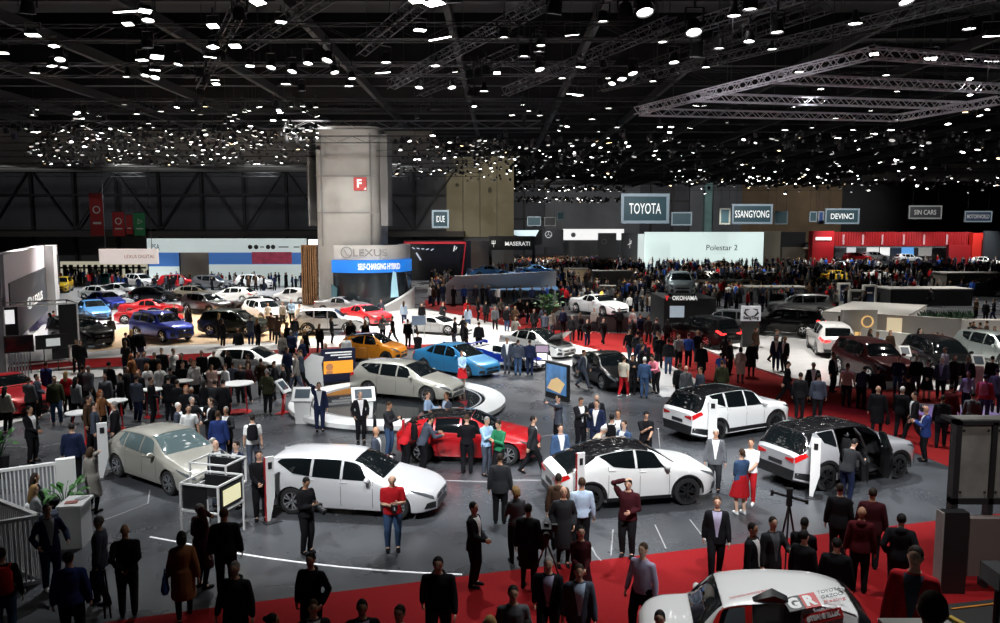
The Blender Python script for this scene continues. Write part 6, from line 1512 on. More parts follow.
pp(596, 446, 10, 'stand', 'suit:black/grey/black', 'g', 'with grey hair behind the navy suit')
pp(558, 447, -70, 'shoot', 'suit:slate/white/black', 'k', 'holding up a phone beside the blue picture screen')
pp(645, 468, 15, 'mop', 'tee:black/black', 'k', 'mopping the floor with a long pole')
pp(714, 498, 2, 'stand', 'suit:grey/white/charcoal', 'w', 'with white hair, facing the camera by the white off-roader')
pp(740, 514, -150, 'clasp', 'skirt:denim/red', 'bP', 'beside a white polo and red trousers', shoe='white')
pp(749, 504, -10, 'clasp', 'tee:white/red', 'd', 'beside a person in a red skirt', shoe='white')
pp(846, 491, 150, 'lean', 'jeans:charcoal/navy', 'k', 'leaning into the open door of the silver off-roader')
pp(924, 461, -80, 'phone', 'suit:blue/white/black', 'xX', 'with headphones walking left at the carpet edge')
pp(462, 388, 15, 'clasp', 'skirt:sky/red', 'bB', 'standing on the turntable edge', z=.30, h=1.70)
# --- the red aisle and right-hand stand
pp(876, 435, 172, 'carry', 'coat:black/black', 'xX', 'walking away with a briefcase on the red carpet')
pp(900, 436, 165, 'stroll', 'suit:black/grey/black', 'w', 'with white hair walking away beside a briefcase carrier')
pp(913, 443, -70, 'walk', 'suit:black/white/black', 'd', 'walking left behind the blue blazer with headphones')
pp(940, 447, 175, 'stroll', 'jack:black/black', 'd', 'seen from behind right of the blue blazer with headphones')
pp(949, 434, 150, 'stand', 'coat:darkred/black', 'k', 'behind a black jacket near the dark tower')
pp(906, 421, 178, 'stand', 'jack:charcoal/black', 'k', 'behind the white-haired walker on the red carpet')
pp(970, 443, 176, 'stand', 'jack:grey/black', 'k', 'seen from behind above the dark tower')
pp(966, 414, -20, 'stand', 'shirt:lightgrey/black', 'kB', 'in violet light near the right edge')
pp(983, 421, 170, 'stand', 'jack:coral/slate', 'k', 'with a pink backpack in violet light')
pp(995, 413, 175, 'stand', 'suit:grey/white/charcoal', 'k', 'in violet light, rightmost at the edge')
pp(786, 403, 95, 'walk', 'shirt:black/black', 'd', 'striding right on the red aisle, leftmost of four')
pp(799, 418, 175, 'stand', 'suit:black/grey/black', 'd', 'back turned, second of four on the red aisle')
pp(812, 405, 5, 'stand', 'suit:black/white/black', 'g', 'facing the camera, third of four on the red aisle')
pp(817, 419, 178, 'stand', 'suit:slate/grey/black', 'k', 'back turned, nearest of four on the red aisle')
pp(832, 392, 60, 'stand', 'suit:black/white/black', 'd', 'with a trolley case beside the maroon off-roader')
pp(846, 406, 172, 'stand', 'tee:peach/charcoal', 'b', 'seen from behind at the maroon off-roader')
pp(858, 408, 165, 'bend', 'jack:black/black', 'k', 'bending towards the maroon off-roader door')
pp(866, 409, 175, 'stand', 'suit:black/grey/black', 'd', 'right of a bending person at the maroon off-roader')
pp(897, 396, -10, 'pocket', 'jeans:navy/denim', 'd', 'standing at the nose of the maroon off-roader')
pp(915, 395, 10, 'stand', 'jack:black/slate', 'g', 'at the slim white kiosk, left of a person in black shorts', label='person in a black jacket beside the slim kiosk at the black off-roader')
pp(926, 400, 0, 'clasp', 'skirt:black/black', 'kP', 'before the black off-roader')
pp(940, 398, -10, 'stand', 'suit:slate/lilac/black', 'w', 'bald in front of the black off-roader')
pp(943, 386, -60, 'stand', 'jeans:lilac/charcoal', 'd', 'behind the black off-roader', z=.1)
pp(966, 396, -15, 'stand', 'suit:black/grey/black', 'k', 'at the nose of the black off-roader')
pp(775, 362, 100, 'walk', 'shirt:grey/black', 'b', 'walking past the emblem board on the white floor', z=.1)
pp(775.5, 370, 0, 'stand', 'suit:navy/white/navy', 'd', 'facing the camera on the white floor of the right-hand stand', z=.1)
pp(784, 372, -40, 'ear', 'suit:black/white/black', 'y', 'on the phone beside a navy suit on the white floor', z=.1)
pp(876, 366, 10, 'talk', 'suit:sky/white/charcoal', 'b', 'behind the maroon off-roader bonnet', z=.1)
pp(659, 368, 10, 'stand', 'jack:black/black', 'd', 'leftmost by the black name board')
pp(668, 374, 175, 'stand', 'jack:charcoal/denim', 'k', 'seen from behind with jeans in the central aisle')
pp(678, 368, 30, 'stand', 'shirt:lightgrey/black', 'd', 'left of a blue top in the central aisle')
pp(688, 367, 170, 'stand', 'shirt:royal/black', 'k', 'seen from behind before the black off-roader')
pp(701, 379, 10, 'stand', 'coat:black/black', 'b', 'in the middle of the central aisle')
pp(720, 385, 172, 'stand', 'tee:royal/black', 'k', 'small, behind an olive jacket in the central aisle', h=1.5)
pp(721, 402, 176, 'stand', 'jack:olive/black', 'b', 'nearest at the white off-roader bonnet')
pp(729, 375, 60, 'stand', 'suit:charcoal/grey/black', 'k', 'left of the pink coat in the central aisle')
pp(740, 383, 165, 'stand', 'coat:peach/charcoal', 'kB', 'with dark bob and a black bag')
pp(751, 376, 176, 'stand', 'coat:black/black', 'g', 'right of the pink coat in the central aisle')
pp(679, 406, 150, 'stand', 'jack:charcoal/black', 'b', 'behind the white off-roader, leftmost of three')
pp(685, 409, 30, 'stand', 'jack:grey/black', 'x', 'behind the white off-roader, middle of three')
pp(692, 410, -60, 'stand', 'jack:slate/black', 'b', 'behind the white off-roader, rightmost of three')
pp(656, 393, -40, 'lean', 'shirt:pink/black', 'd', 'leaning towards the dark saloon bonnet')
pp(625, 396, 150, 'stroll', 'tee:cream/red', 'b', 'walking at the dark saloon', shoe='white')
pp(644, 398, 172, 'stand', 'jeans:denim/denim', 'w', 'seen from behind at the dark saloon bonnet')
pp(583, 388, 70, 'walk', 'suit:slate/white/slate', 'b', 'walking at the tail of the dark saloon')
pp(632, 388, 10, 'phone', 'jack:black/black', 'k', 'behind the dark saloon bonnet')
pp(507, 373, 0, 'stand', 'suit:slate/white/slate', 'd', 'leftmost of three near the blue and white racing car')
pp(518, 375, 176, 'stand', 'jack:slate/denim', 'b', 'middle of three near the blue and white racing car')
pp(527, 375, 170, 'stand', 'jack:navy/navy', 'k', 'rightmost of three near the blue and white racing car')
pp(466, 352, 100, 'stand', 'suit:black/white/black', 'k', 'behind the bright blue saloon roof, left of another')
pp(479, 352, 178, 'stand', 'jack:charcoal/black', 'b', 'behind the bright blue saloon, right one of two')
bpy.context.view_layer.update()
OBS = []
for o in SC.objects:
    if o.parent is None and o.get('category') in ('car', 'wall', 'tower', 'plinth', 'booth', 'billboard', 'pillar', 'fascia', 'screen', 'display', 'sign', 'table', 'sculpture'):
        inv = o.matrix_world.inverted(); lo = [1e9] * 2; hi = [-1e9] * 2; zl = 1e9
        for c in [o] + list(o.children_recursive):
            if c.type == 'MESH':
                for q in c.bound_box:
                    w_ = c.matrix_world @ Vector(q); q = inv @ w_; zl = min(zl, w_.z)
                    for a in (0, 1): lo[a] = min(lo[a], q[a]); hi[a] = max(hi[a], q[a])
        if zl < 1.7: OBS.append((inv, lo, hi))
OBS.append((Matrix.Translation((-cx, -72, 0)), [-4.2, -4.2], [4.2, 4.2]))

def settle(os_):
    """nobody stands inside a car, a stand or another person: step back or forward along the sight line, or aside"""
    for _ in range(4):
        for o in os_:
            p = o.location
            for inv, lo, hi in OBS:
                q = inv @ Vector((p.x, p.y, 0)); mg = .26
                if lo[0] - mg < q.x < hi[0] + mg and lo[1] - mg < q.y < hi[1] + mg:
                    c = inv.inverted() @ Vector(((lo[0] + hi[0]) / 2, (lo[1] + hi[1]) / 2, 0)); s_ = 1.002 if Vector((p.x, p.y)).length > Vector((c.x, c.y)).length else .998
                    for k in range(60):
                        p.x *= s_; p.y *= s_; q = inv @ Vector((p.x, p.y, 0))
                        if not (lo[0] - mg < q.x < hi[0] + mg and lo[1] - mg < q.y < hi[1] + mg): break
            for r in os_:
                if r is not o:
                    d = Vector((r.location.x - p.x, r.location.y - p.y)); L = d.length
                    if L < .56: d = d.normalized() if L > 1e-3 else Vector((1, 0)); r.location.x += d.x * (.57 - L); r.location.y += d.y * (.57 - L)
settle([o for o in NEAR if o.location.z < .2])
# --- seated women behind the fence
for px, hy, o_, hc_, tl in ((35, 473, 'jack:black/black', 'dL', 'with long dark hair, seated behind the white fence'), (34, 486, 'jeans:lightgrey/slate', 'yL', 'with long blond hair, seated behind the white fence')):
    D_ = 18.9 if hy < 480 else 18.0; q = at(px, hy, D_); pp(0, 0, 100, 'sit', o_, hc_, tl, loc=(q.x, D_, 0))
    q2 = V(q.x - .1, D_, 0); t = thing('stool', 'round white stool under the seated person %s' % tl.split(',')[0], 'stool', q2); m = MB(); m.lathe([(.16, .0), (.04, .03), (.04, .40), (.17, .43), (.17, .47), (.001, .475)], 16); m.build('seat_post', WHITE, t, 40)
# ---------------------------------------------------------------- what they carry
def prop(name, label, cat, loc, mb, mat, rz=0): o = mb.build(name, mat, None, 40); o.location = loc; o.rotation_euler = (0, 0, rz); return tag(o, label, cat)
def find(s): return next(o for o in NEAR if s in o['label'])
def onto(o, v): return Matrix.LocRotScale(o.location, o.rotation_euler, o.scale) @ v
def backpack(who, label, col):
    o = find(who); m = MB(); m.rings([oval(V(0, 0, -.24), .13, .07), oval(V(0, 0, -.20), .155, .095), oval(V(0, 0, .10), .15, .09), oval(V(0, 0, .21), .10, .06)])
    for s_ in (-1, 1): m.tube([(s_ * .10, -.02, .18), (s_ * .12, -.11, .22), (s_ * .125, -.16, .20)], .018, 6)
    q = prop('backpack', label, 'backpack', onto(o, V(0, .235, 1.26)), m, cm(col)); q.rotation_euler = o.rotation_euler
backpack('red backpack', 'red backpack worn at the left edge', 'red'); backpack('walking away with a black backpack', 'black backpack on the white short-sleeved shirt', 'black')
backpack('leaning at the red hatchback tail', 'black backpack worn by the person leaning at the red hatchback', 'black'); backpack('behind the white crossover', 'black backpack on a white shirt behind the white crossover', 'black'); backpack('pink backpack', 'pink backpack in violet light', 'pink')
def bag(who, label, col, sx=-.30, z=.56, w=.20, h=.28, y=0, name='bag'):
    o = find(who); m = MB(); m.rings([oval(V(0, 0, 0), w * .5, .06, n=8), oval(V(0, 0, h * .15), w * .55, .08, n=8), oval(V(0, 0, h), w * .45, .03, n=8)])
    m.tube([(-w * .3, 0, h), (-w * .15, 0, h + .13), (w * .15, 0, h + .13), (w * .3, 0, h)], .012, 6)
    q = prop(name, label, 'bag', onto(o, V(sx, y, z - h * .5)), m, cm(col)); q.rotation_euler = (0, 0, o.rotation_euler.z + pi / 2)
bag('carrying a dark blue bag', 'dark blue bag in the hand of the grey-haired walker at left', 'navy', .30, .60, .26, .36); bag('blue bag on the shoulder', 'blue and red shopping bag beside the tan coat', 'royal', .30, .74, .24, .32)
bag('briefcase on the red carpet', 'black briefcase carried on the red carpet', 'black', -.32, .58, .36, .28, name='briefcase'); bag('and black bag, at the tail', 'black handbag at the tail of the white estate car', 'black', .30, .64, .24, .24)
bag('pink', 'black shoulder bag on the pink coat', 'black', -.27, .98, .24, .24) if 0 else bag('with dark bob and a black bag', 'black shoulder bag on the peach coat', 'black', -.29, .95, .24, .24)
o = find('with grey hair and a black bag'); bag('with grey hair and a black bag', 'large black bag standing by the turntable kiosk', 'black', .48, .42, .42, .62)
def cam_(who, label, z=1.14, y=-.36, big=1):
    o = find(who); m = MB(); m.box(-.075 * big, .075 * big, -.03, .05, -.05, .06); m.lathe([(.04 * big, 0), (.045 * big, .14 * big), (.001, .13 * big)], 12, T_(0, -.03, 0, rx=radians(110))); q = prop('camera', label, 'camera', onto(o, V(.02, y, z)), m, BLACK); q.rotation_euler = o.rotation_euler
cam_('looking down at a camera', 'camera held by the person in the red shirt', 1.12, -.36); cam_('large camera', 'large camera held in front of the white estate car', 1.12, -.37, 1.5); cam_('with blond hair and a camera', 'camera held by the blond person near the long black coat', 1.12, -.36); cam_('holding a camera at the chest', 'small camera held at the chest behind the white crossover', 1.24, -.43)
def phone(who, label, v): o = find(who); m = MB(); m.box(-.037, .037, -.005, .005, -.075, .075); q = prop('phone', label, 'phone', onto(o, v), m, BLACK); q.rotation_euler = o.rotation_euler
phone('holding up a phone', 'phone held up beside the blue picture screen', V(0, -.48, 1.56)); phone('looking down at a phone', 'phone held by the turntable', V(0, -.43, 1.26)); phone('walking left at the carpet edge', 'phone held by the person with headphones', V(0, -.43, 1.26))
o = find('mopping'); m = MB(); m.tube([(0, 0, 0), (-.30, -.55, 1.5)], .016, 8); prop('mop_pole', 'long pale pole held by the person in a black short-sleeved shirt', 'pole', onto(o, V(.32, -.62, .012)), m, M('pole_pale', (.6, .6, .58), .4), o.rotation_euler.z)
o = find('folded tripod legs'); m = MB(); m.tube([(0, 0, 0), (.06, .02, .95)], .018, 6); m.tube([(.10, 0, .01), (.10, .02, .95)], .018, 6); prop('folded_tripod', 'folded black tripod legs hanging beside the person in black', 'tripod', onto(o, V(.28, .12, .05)), m, BLACK, o.rotation_euler.z)
o = find('trolley case'); m = MB(); m.box(-.18, .18, -.12, .12, .04, .56); m.tube([(-.1, .1, .56), (-.1, .1, .95), (.1, .1, .95), (.1, .1, .56)], .012, 6); [m.lathe([(.035, -.02), (.035, .02)], 10, T_(x, .1, .035, ry=pi / 2)) for x in (-.14, .14)]; prop('trolley_case', 'grey trolley case on the red aisle by the maroon off-roader', 'suitcase', onto(o, V(.05, -.55, 0)), m, cm('stone'), o.rotation_euler.z)
m = MB(); m.box(-.16, .16, -.11, .11, 0, .012); prop('papers', 'white sheets on the bar table behind the white polo', 'paper', G(205, 441) + V(0, 0, 1.082), m, WHITEM, .4)
m = MB(); [m.lathe([(.085, 0), (.095, .02), (.085, .04)], 12, T_(s_ * .088, 0, 0, ry=pi / 2)) for s_ in (-1, 1)]; m.tube([(-.1, 0, 0), (-.085, 0, .10), (0, 0, .14), (.085, 0, .10), (.1, 0, 0)], .012, 6); o = find('with headphones'); q = prop('headphones', 'black headphones on the bald person in a blue blazer', 'headphones', onto(o, V(0, -.15, 1.62)), m, BLACK); q.rotation_euler = o.rotation_euler; q.scale = (.9, .5, .9)

# ================================================================ the rest of the visitors
R3 = random.Random(11)
TOPS = ['black'] * 8 + ['charcoal'] * 4 + ['navy'] * 3 + ['slate'] * 2 + ['brown', 'grey', 'wine', 'stone', 'lightgrey', 'blue', 'white', 'olive']
BOTS = ['black'] * 6 + ['charcoal', 'navy', 'denim', 'slate']
PO = ['stand', 'stand', 'rest', 'walk', 'talk', 'pocket', 'clasp', 'stroll']
CROWD = []
def free(p, mg=.30):
    for inv, lo, hi in OBS:
        q = inv @ Vector((p[0], p[1], 0))
        if lo[0] - mg < q.x < hi[0] + mg and lo[1] - mg < q.y < hi[1] + mg: return False
    return all((q[0] - p[0]) ** 2 + (q[1] - p[1]) ** 2 > .20 for q in CROWD)
def cr(px, fy, where, top=None, bot=None, hair=None, rot=None, pose=None, z=0.0):
    top = top or R3.choice(TOPS); bot = bot or R3.choice(BOTS); hair = hair or R3.choice(['d', 'd', 'k', 'b', 'g', 'bL', 'kL', 'yL', 'd'])
    p = G(px, fy, z)
    if not CROWD: CROWD.extend(o.location.copy() for o in NEAR)
    for k in range(40):
        s_ = 1 + (.005 * ((k + 1) // 2) * (-1 if k % 2 else 1)); q = V(p.x * s_ + (.25 * (k // 6) * (1 if k % 4 < 2 else -1)), p.y * s_, p.z)
        if free(q): p = q; break
    CROWD.append(p)
    o = mini(p, rot if rot is not None else R3.uniform(0, 360), top, bot, pose or R3.choice(PO), hair, '', None, R3.uniform(1.66, 1.84))
    o['w_'] = where; tn = NICE.get(top, top); o['c_'] = '%s in %s %s top' % ('long-haired person' if 'L' in hair else 'person', 'an' if tn[0] in 'aeiou' else 'a', tn); return o
def foot(h): return (h - 54.9) / .757
B = 'among the bar tables'
for x, h, tp, hr, rt in ((133, 352, 'tan', 'rL', 80), (139, 349, 'slate', 'd', 60), (146, 350, 'slate', 'd', 20), (156, 351, 'black', 'k', 30), (163, 347, 'black', 'd', 10), (175, 349, 'white', 'b', 60), (183, 352, 'black', 'd', 0), (192, 355, 'black', 'kL', 0), (203, 349, 'charcoal', 'g', 5), (215, 349, 'charcoal', 'g', -10), (229, 349, 'black', 'bL', -20),
    (149, 363, 'white', 'rL', 60), (161, 362, 'white', 'rL', 40), (172, 366, 'black', 'k', 170), (184, 360, 'black', 'd', 30), (195, 360, 'white', 'rL', 20), (202, 359, 'white', 'd', 0), (213, 361, 'peach', 'b', 40), (220, 358, 'white', 'b', -40), (228, 362, 'slate', 'd', 170), (241, 361, 'black', 'b', 10), (249, 352, 'brown', 'd', -60), (262, 355, 'brown', 'd', 178), (275, 358, 'black', 'd', -80), (284, 361, 'black', 'k', -70),
    (138, 372, 'slate', 'd', 170), (147, 370, 'black', 'rL', 0), (153, 376, 'black', 'd', 100), (170, 374, 'black', 'k', 175), (179, 377, 'black', 'd', 165), (188, 386, 'black', 'rL', 30), (193, 384, 'black', 'g', 30), (206, 376, 'black', 'kL', 170), (216, 376, 'charcoal', 'd', 178), (225, 379, 'black', 'k', 170), (204, 389, 'black', 'k', 0), (236, 363, 'wine', 'd', 60), (268, 368, 'olive', 'g', 175),
    (128, 366, 'black', 'd', 90), (122, 370, 'charcoal', 'd', -80), (111, 362, 'black', 'k', 170), (297, 352, 'stone', 'd', -60), (302, 349, 'slate', 'b', -70), (288, 346, 'navy', 'd', 60)): cr(x, foot(h), B, tp, None, hr, rt)
Lf = 'by the white kerb at left'
for x, h, tp, bt, hr, rt in ((2, 357, 'black', 'black', 'd', 60), (8, 382, 'cream', 'black', 'kL', 170), (31, 374, 'grey', 'black', 'd', 175), (39, 372, 'slate', 'black', 'd', 100), (48, 360, 'blue', 'navy', 'd', 178), (57, 376, 'olive', 'denim', 'd', 30), (68, 368, 'red', 'black', 'yL', -170), (78, 375, 'lightgrey', 'black', 'kL', 170), (85, 363, 'charcoal', 'black', 'd', 175), (90, 365, 'grey', 'charcoal', 'g', 170), (107, 371, 'grey', 'black', 'd', 0), (78, 337, 'black', 'black', 'k', 0), (82, 338, 'black', 'black', 'd', 20)): cr(x, foot(h), Lf, tp, bt, hr, rt)
Lx = 'on the white left floor'
for x, h, tp, rt in ((127, 330, 'black', 160), (133, 329, 'black', 175), (141, 329, 'black', 170), (127, 341, 'charcoal', 175), (175, 302, 'black', 10), (189, 308, 'charcoal', 172), (220, 313, 'black', 175), (223, 317, 'black', 160), (251, 316, 'slate', 175), (258, 318, 'black', 150), (239, 327, 'black', 10), (272, 313, 'brown', 175), (278, 316, 'brown', 170), (283, 331, 'stone', 0), (295, 315, 'charcoal', 10), (306, 328, 'black', 60), (320, 322, 'charcoal', 175), (332, 315, 'black', 100), (351, 320, 'black', 10), (366, 320, 'black', 170), (383, 313, 'grey', 0), (393, 315, 'black', -60), (378, 299, 'slate', 20), (404, 301, 'paleblue', 175), (408, 318, 'black', 170), (418, 330, 'black', 175), (326, 343, 'charcoal', 0), (303, 336, 'navy', 60), (292, 330, 'navy', 160), (288, 322, 'black', 60), (455, 316, 'black', -100), (463, 314, 'black', -120), (422, 302, 'black', 30), (468, 305, 'paleblue', 175), (443, 301, 'charcoal', 0), (108, 316, 'stone', 30), (300, 303, 'white', 0), (292, 300, 'sky', 20), (283, 301, 'lightgrey', 0), (265, 300, 'white', 20), (347, 333, 'white', 0)): cr(x, foot(h), Lx, tp, None, None, rt)
Lw = 'by the charcoal wall at left'
for x, h, tp in ((14, 308, 'lilac'), (36, 309, 'lightgrey'), (43, 310, 'slate'), (55, 309, 'coral'), (27, 312, 'lilac'), (12, 318, 'navy')): cr(x, foot(h), Lw, tp)
Ai = 'on the red aisle mid-hall'
for x, h, tp, rt in ((495, 305, 'grey', 0), (507, 306, 'black', 10), (515, 306, 'brown', 0), (515, 316, 'stone', 20), (534, 308, 'charcoal', 10), (543, 305, 'slate', 170), (545, 311, 'slate', 175), (552, 309, 'stone', 170), (563, 307, 'navy', 175), (572, 314, 'black', 175), (580, 313, 'black', 160), (587, 317, 'black', 20), (594, 306, 'stone', 0), (603, 316, 'black', 20), (619, 306, 'black', 175), (625, 305, 'white', -30), (640, 314, 'navy', 30), (632, 318, 'black', 170), (648, 315, 'charcoal', 10), (656, 318, 'black', 175), (629, 329, 'black', 10), (637, 331, 'charcoal', 175), (641, 338, 'navy', 175), (631, 347, 'black', 100), (637, 349, 'black', 170), (657, 329, 'black', 10), (486, 300, 'charcoal', 0), (478, 298, 'black', 100), (467, 299, 'red', 0), (527, 300, 'black', 60), (520, 297, 'black', 10), (501, 297, 'stone', 0), (556, 300, 'brown', 30), (611, 300, 'navy', 10)): cr(x, foot(h), Ai, tp, None, None, rt)
Rt = 'around the right-hand stand'
for x, h, tp in ((667, 318, 'black'), (697, 330, 'black'), (725, 333, 'charcoal'), (755, 326, 'brown'), (846, 318, 'black'), (850, 333, 'black'), (900, 322, 'white'), (935, 330, 'sky'), (940, 333, 'black'), (880, 325, 'brown'), (874, 326, 'black'), (990, 355, 'black'), (953, 352, 'charcoal'), (960, 325, 'black'), (968, 322, 'black'), (978, 324, 'brown'), (985, 320, 'brown'), (993, 325, 'black'), (950, 320, 'black'), (888, 283, 'sky'), (897, 280, 'black'), (913, 279, 'red'), (880, 282, 'white'), (845, 287, 'white'), (864, 291, 'black'), (930, 286, 'charcoal'), (975, 297, 'brown'), (985, 299, 'black'), (993, 298, 'black')): cr(x, foot(h), Rt, tp)
N_LEFT = 300 - sum(1 for o in NEAR)
BANDS = [('before the far black name wall', 405, 560, 268, 300, 1.0), ('before the huge white wall', 640, 775, 266, 296, 1.1), ('before the long red wall', 780, 1000, 270, 300, 1.1), ('before the white and blue wall', 160, 305, 288, 303, .6), ('among the small framed booths', 690, 840, 296, 322, .6), ('by the grey-brown booth wall', 545, 645, 280, 306, .8)]
tot = sum(b[5] for b in BANDS)
for wh, x0, x1, y0, y1, k in BANDS:
    for i in range(max(0, int(N_LEFT * k / tot))): cr(R3.uniform(x0, x1), R3.uniform((y0 + y1) / 2, y1), wh)
# labels: same-coloured tops in one place are told apart by their order from the left
from collections import defaultdict
grp = defaultdict(list)
for o in NEAR:
    if 'w_' in o.keys(): grp[(o['c_'], o['w_'])].append(o)
ORD = ['leftmost', 'second from left', 'third from left', 'fourth from left', 'fifth from left', 'sixth from left', 'seventh from left', 'eighth from left', 'ninth from left', 'tenth from left']
for (c, wh), os_ in grp.items():
    os_.sort(key=lambda o: proj(o.location)[0])
    for i, o in enumerate(os_):
        one = len(os_) == 1; many = len(os_) > 10
        wh2 = wh
        o['label'] = ('%s %s' % (c, wh)) if one or many else '%s %s, %s' % (c, wh, ORD[i])
        o['group'] = 'visitors ' + wh
    if len(os_) > 10:
        for o in os_: o['group'] = '%s %s' % (c, wh)
for o in NEAR:
    for k in ('w_', 'c_'):
        if k in o.keys(): del o[k]
# the uncountable far crowd, one object
def tiny(mb, p, rz, h, cols, rd):
    R = T_(p.x, p.y, p.z, rz=rz) @ Matrix.Scale(h / 1.75, 4); s = rd.uniform(-.12, .12)
    def add(k, rings_):
        mb.k = k; b = MB(); b.rings(rings_); mb.add([R @ v for v in b.v], b.f)
    for sd in (-1, 1): add(cols[1], [oval(V(sd * .09, -s * sd, 0), .07, .10, n=5), oval(V(sd * .09, 0, .85), .09, .10, n=5)])
    add(cols[0], [oval(V(0, 0, .78), .19, .13, n=7), oval(V(0, 0, 1.1), .17, .12, n=7), oval(V(0, 0, 1.40), .21, .12, n=7), oval(V(0, 0, 1.5), .08, .07, n=7)])
    for sd in (-1, 1): add(cols[0], [oval(V(sd * .25, -.06 - abs(s), .80), .05, .05, n=4), oval(V(sd * .21, 0, 1.42), .06, .06, n=4)])
    add(cols[2], [oval(V(0, -.01, 1.48), .05, .055, n=6), oval(V(0, -.02, 1.56), .075, .085, n=6), oval(V(0, -.02, 1.66), .08, .095, n=6)])
    add(cols[3], [oval(V(0, .0, 1.64), .084, .10, n=6), oval(V(0, .0, 1.72), .06, .07, n=6), oval(V(0, 0, 1.75), .02, .02, n=6)])
cl = ['black', 'charcoal', 'navy', 'slate', 'brown', 'stone', 'white', 'lightgrey', 'red', 'royal']; mats = [cm(c) for c in cl] + [sm_(0), sm_(1), hm_('d'), hm_('b'), hm_('y')]
mb = MB(); rd = random.Random(21); n = 0
ZONES = [(405, 560, 252, 275, 330, 0), (540, 645, 252, 300, 420, 0), (640, 780, 262, 300, 420, 0), (780, 1000, 259, 280, 330, 0), (60, 160, 276, 292, 60, 0), (160, 306, 283, 292, 110, 0), (430, 560, 282, 306, 260, 0), (690, 850, 275, 312, 260, 0), (850, 1000, 274, 300, 140, 0), (515, 610, 240, 252, 200, 0), (560, 700, 296, 318, 90, 0)]
for x0, x1, y0, y1, k, z in ZONES:
    for i in range(k):
        px = rd.uniform(x0, x1); py = rd.uniform(y0, y1); p = G(px, py)
        if p.y > 155: p = at(px, 226, rd.uniform(112, 120) if px < 520 else rd.uniform(120, 148)); p.z = 0
        if not free(p, .36): continue
        CROWD.append(p)
        t = rd.choice([0, 0, 0, 0, 0, 1, 1, 2, 2, 3, 4, 5, 6, 7, 8, 9]); tiny(mb, p, rd.uniform(0, 6.28), rd.uniform(1.62, 1.86), (t, rd.choice([0, 0, 1, 2, 3]), 10 + rd.randrange(2), 12 + rd.choice([0, 0, 1, 2])), rd)
o = mb.build('crowd', mats, None, 60); tag(o, 'dense crowd of visitors filling the far end of the hall', 'crowd', None, 'stuff')

# ================================================================ roof steel, trusses, ducts and hundreds of lamps
TRK = M('truss_black', (.020, .020, .022), .5, .3); TRG = M('truss_grey', (.16, .16, .17), .45, .5); TRW = M('truss_alu', (.78, .75, .80), .45, .3)
def truss(a, b, w, label, mat=TRK, step=None, bar=.034, name='truss', group=None):
    """box truss: four chords and zigzag bracing"""
    a = Vector(a); b = Vector(b); d = b - a; L = d.length; t = empty(name, a, math.atan2(d.y, d.x), label, 'truss', group); t.rotation_euler = (0, -math.asin(d.z / L), math.atan2(d.y, d.x))
    m = MB(); h = w / 2
    for y in (-h, h):
        for z in (-h, h): m.bar((0, y, z), (L, y, z), bar)
    m.build('chords', mat, t)
    m = MB(); step = step or w * 1.1; n = max(2, int(L / step))
    for i in range(n):
        x0, x1 = L * i / n, L * (i + 1) / n; s_ = h if i % 2 else -h
        for y in (-h, h): m.bar((x0, y, -s_), (x1, y, s_), bar * .6)
        for z in (-h, h): m.bar((x0, -s_, z), (x1, s_, z), bar * .6)
    m.build('bracing', mat, t)
    m = MB()
    for x in (L * .12, L * .5, L * .88): m.tube([(x, 0, h), (x, 0, h + 3.5)], .015, 4)
    m.build('wire', STEEL, t)
    return t
def atz(px, py, z): f = (z - CH); u, fy, fz = ray(px, py); t = f / fz; return V(u * t, fy * t, z)
# lit aluminium rig at the right
ZR = 11.6
P_rig = [atz(637, 111, ZR), atz(872, 53, ZR), atz(1060, 66, ZR), atz(1010, 98, ZR), atz(900, 117, ZR)]
truss(P_rig[0], P_rig[1], .26, 'pale slanting aluminium truss at upper right, long left side of the lit rig', TRW)
truss(P_rig[1], P_rig[2], .26, 'topmost violet-lit aluminium truss running to the right edge', TRW)
truss(atz(770, 78, ZR), atz(1060, 91, ZR), .26, 'second violet-lit aluminium truss from the top of the right rig', TRW)
truss(atz(690, 97, ZR), atz(975, 106, ZR), .26, 'third aluminium truss from the top of the right rig', TRW)
truss(atz(640, 112, ZR), atz(900, 118, ZR), .26, 'lowest aluminium truss of the right rig', TRW)
truss(atz(898, 118, ZR), atz(1000, 100, ZR), .26, 'short slanting aluminium truss closing the right rig', TRW)
# long diagonal black trusses
LINES = [((90 / 2.94 + 330, 51), (428, -4), 14.2, 'first'), ((391, 85), (556, -4), 14.0, 'second'), ((505, 92), (672, 22), 14.0, 'third'), ((655, 38), (800, -6), 14.0, 'fourth'), ((600, 88), (1010, -12), 14.6, 'fifth'), ((640, 70), (830, 4), 13.6, 'sixth'), ((250, 45), (330, -6), 14.4, 'seventh'), ((200, 85), (245, -4), 14.2, 'eighth'), ((700, 60), (1040, -2), 15.4, 'ninth'), ((420, 92), (520, 50), 13.6, 'tenth')]
for (a, b, z, nm) in LINES: truss(atz(*a, z), atz(*b, z), .38, 'black diagonal box truss under the roof, %s of ten diagonals' % nm, TRG if nm in ('second', 'third', 'fifth', 'fourth') else TRK, group='diagonal box trusses')
rd = random.Random(4)
k = 0
for D in (27, 34, 41, 48, 55, 62, 70, 80, 92, 108, 128):
    z = 13.6 + rd.uniform(-.4, .6); x0, x1 = -D * .72, D * (.05 if D < 60 else -.02) + (3 if D < 50 else 0)
    truss((x0, D, z), (x1, D + rd.uniform(-.6, .6), z), .5, 'black cross truss over the left half of the hall, row %d from the camera' % (k + 1), TRG if k % 3 == 1 else TRK, 1.1, group='cross trusses left'); k += 1
k = 0
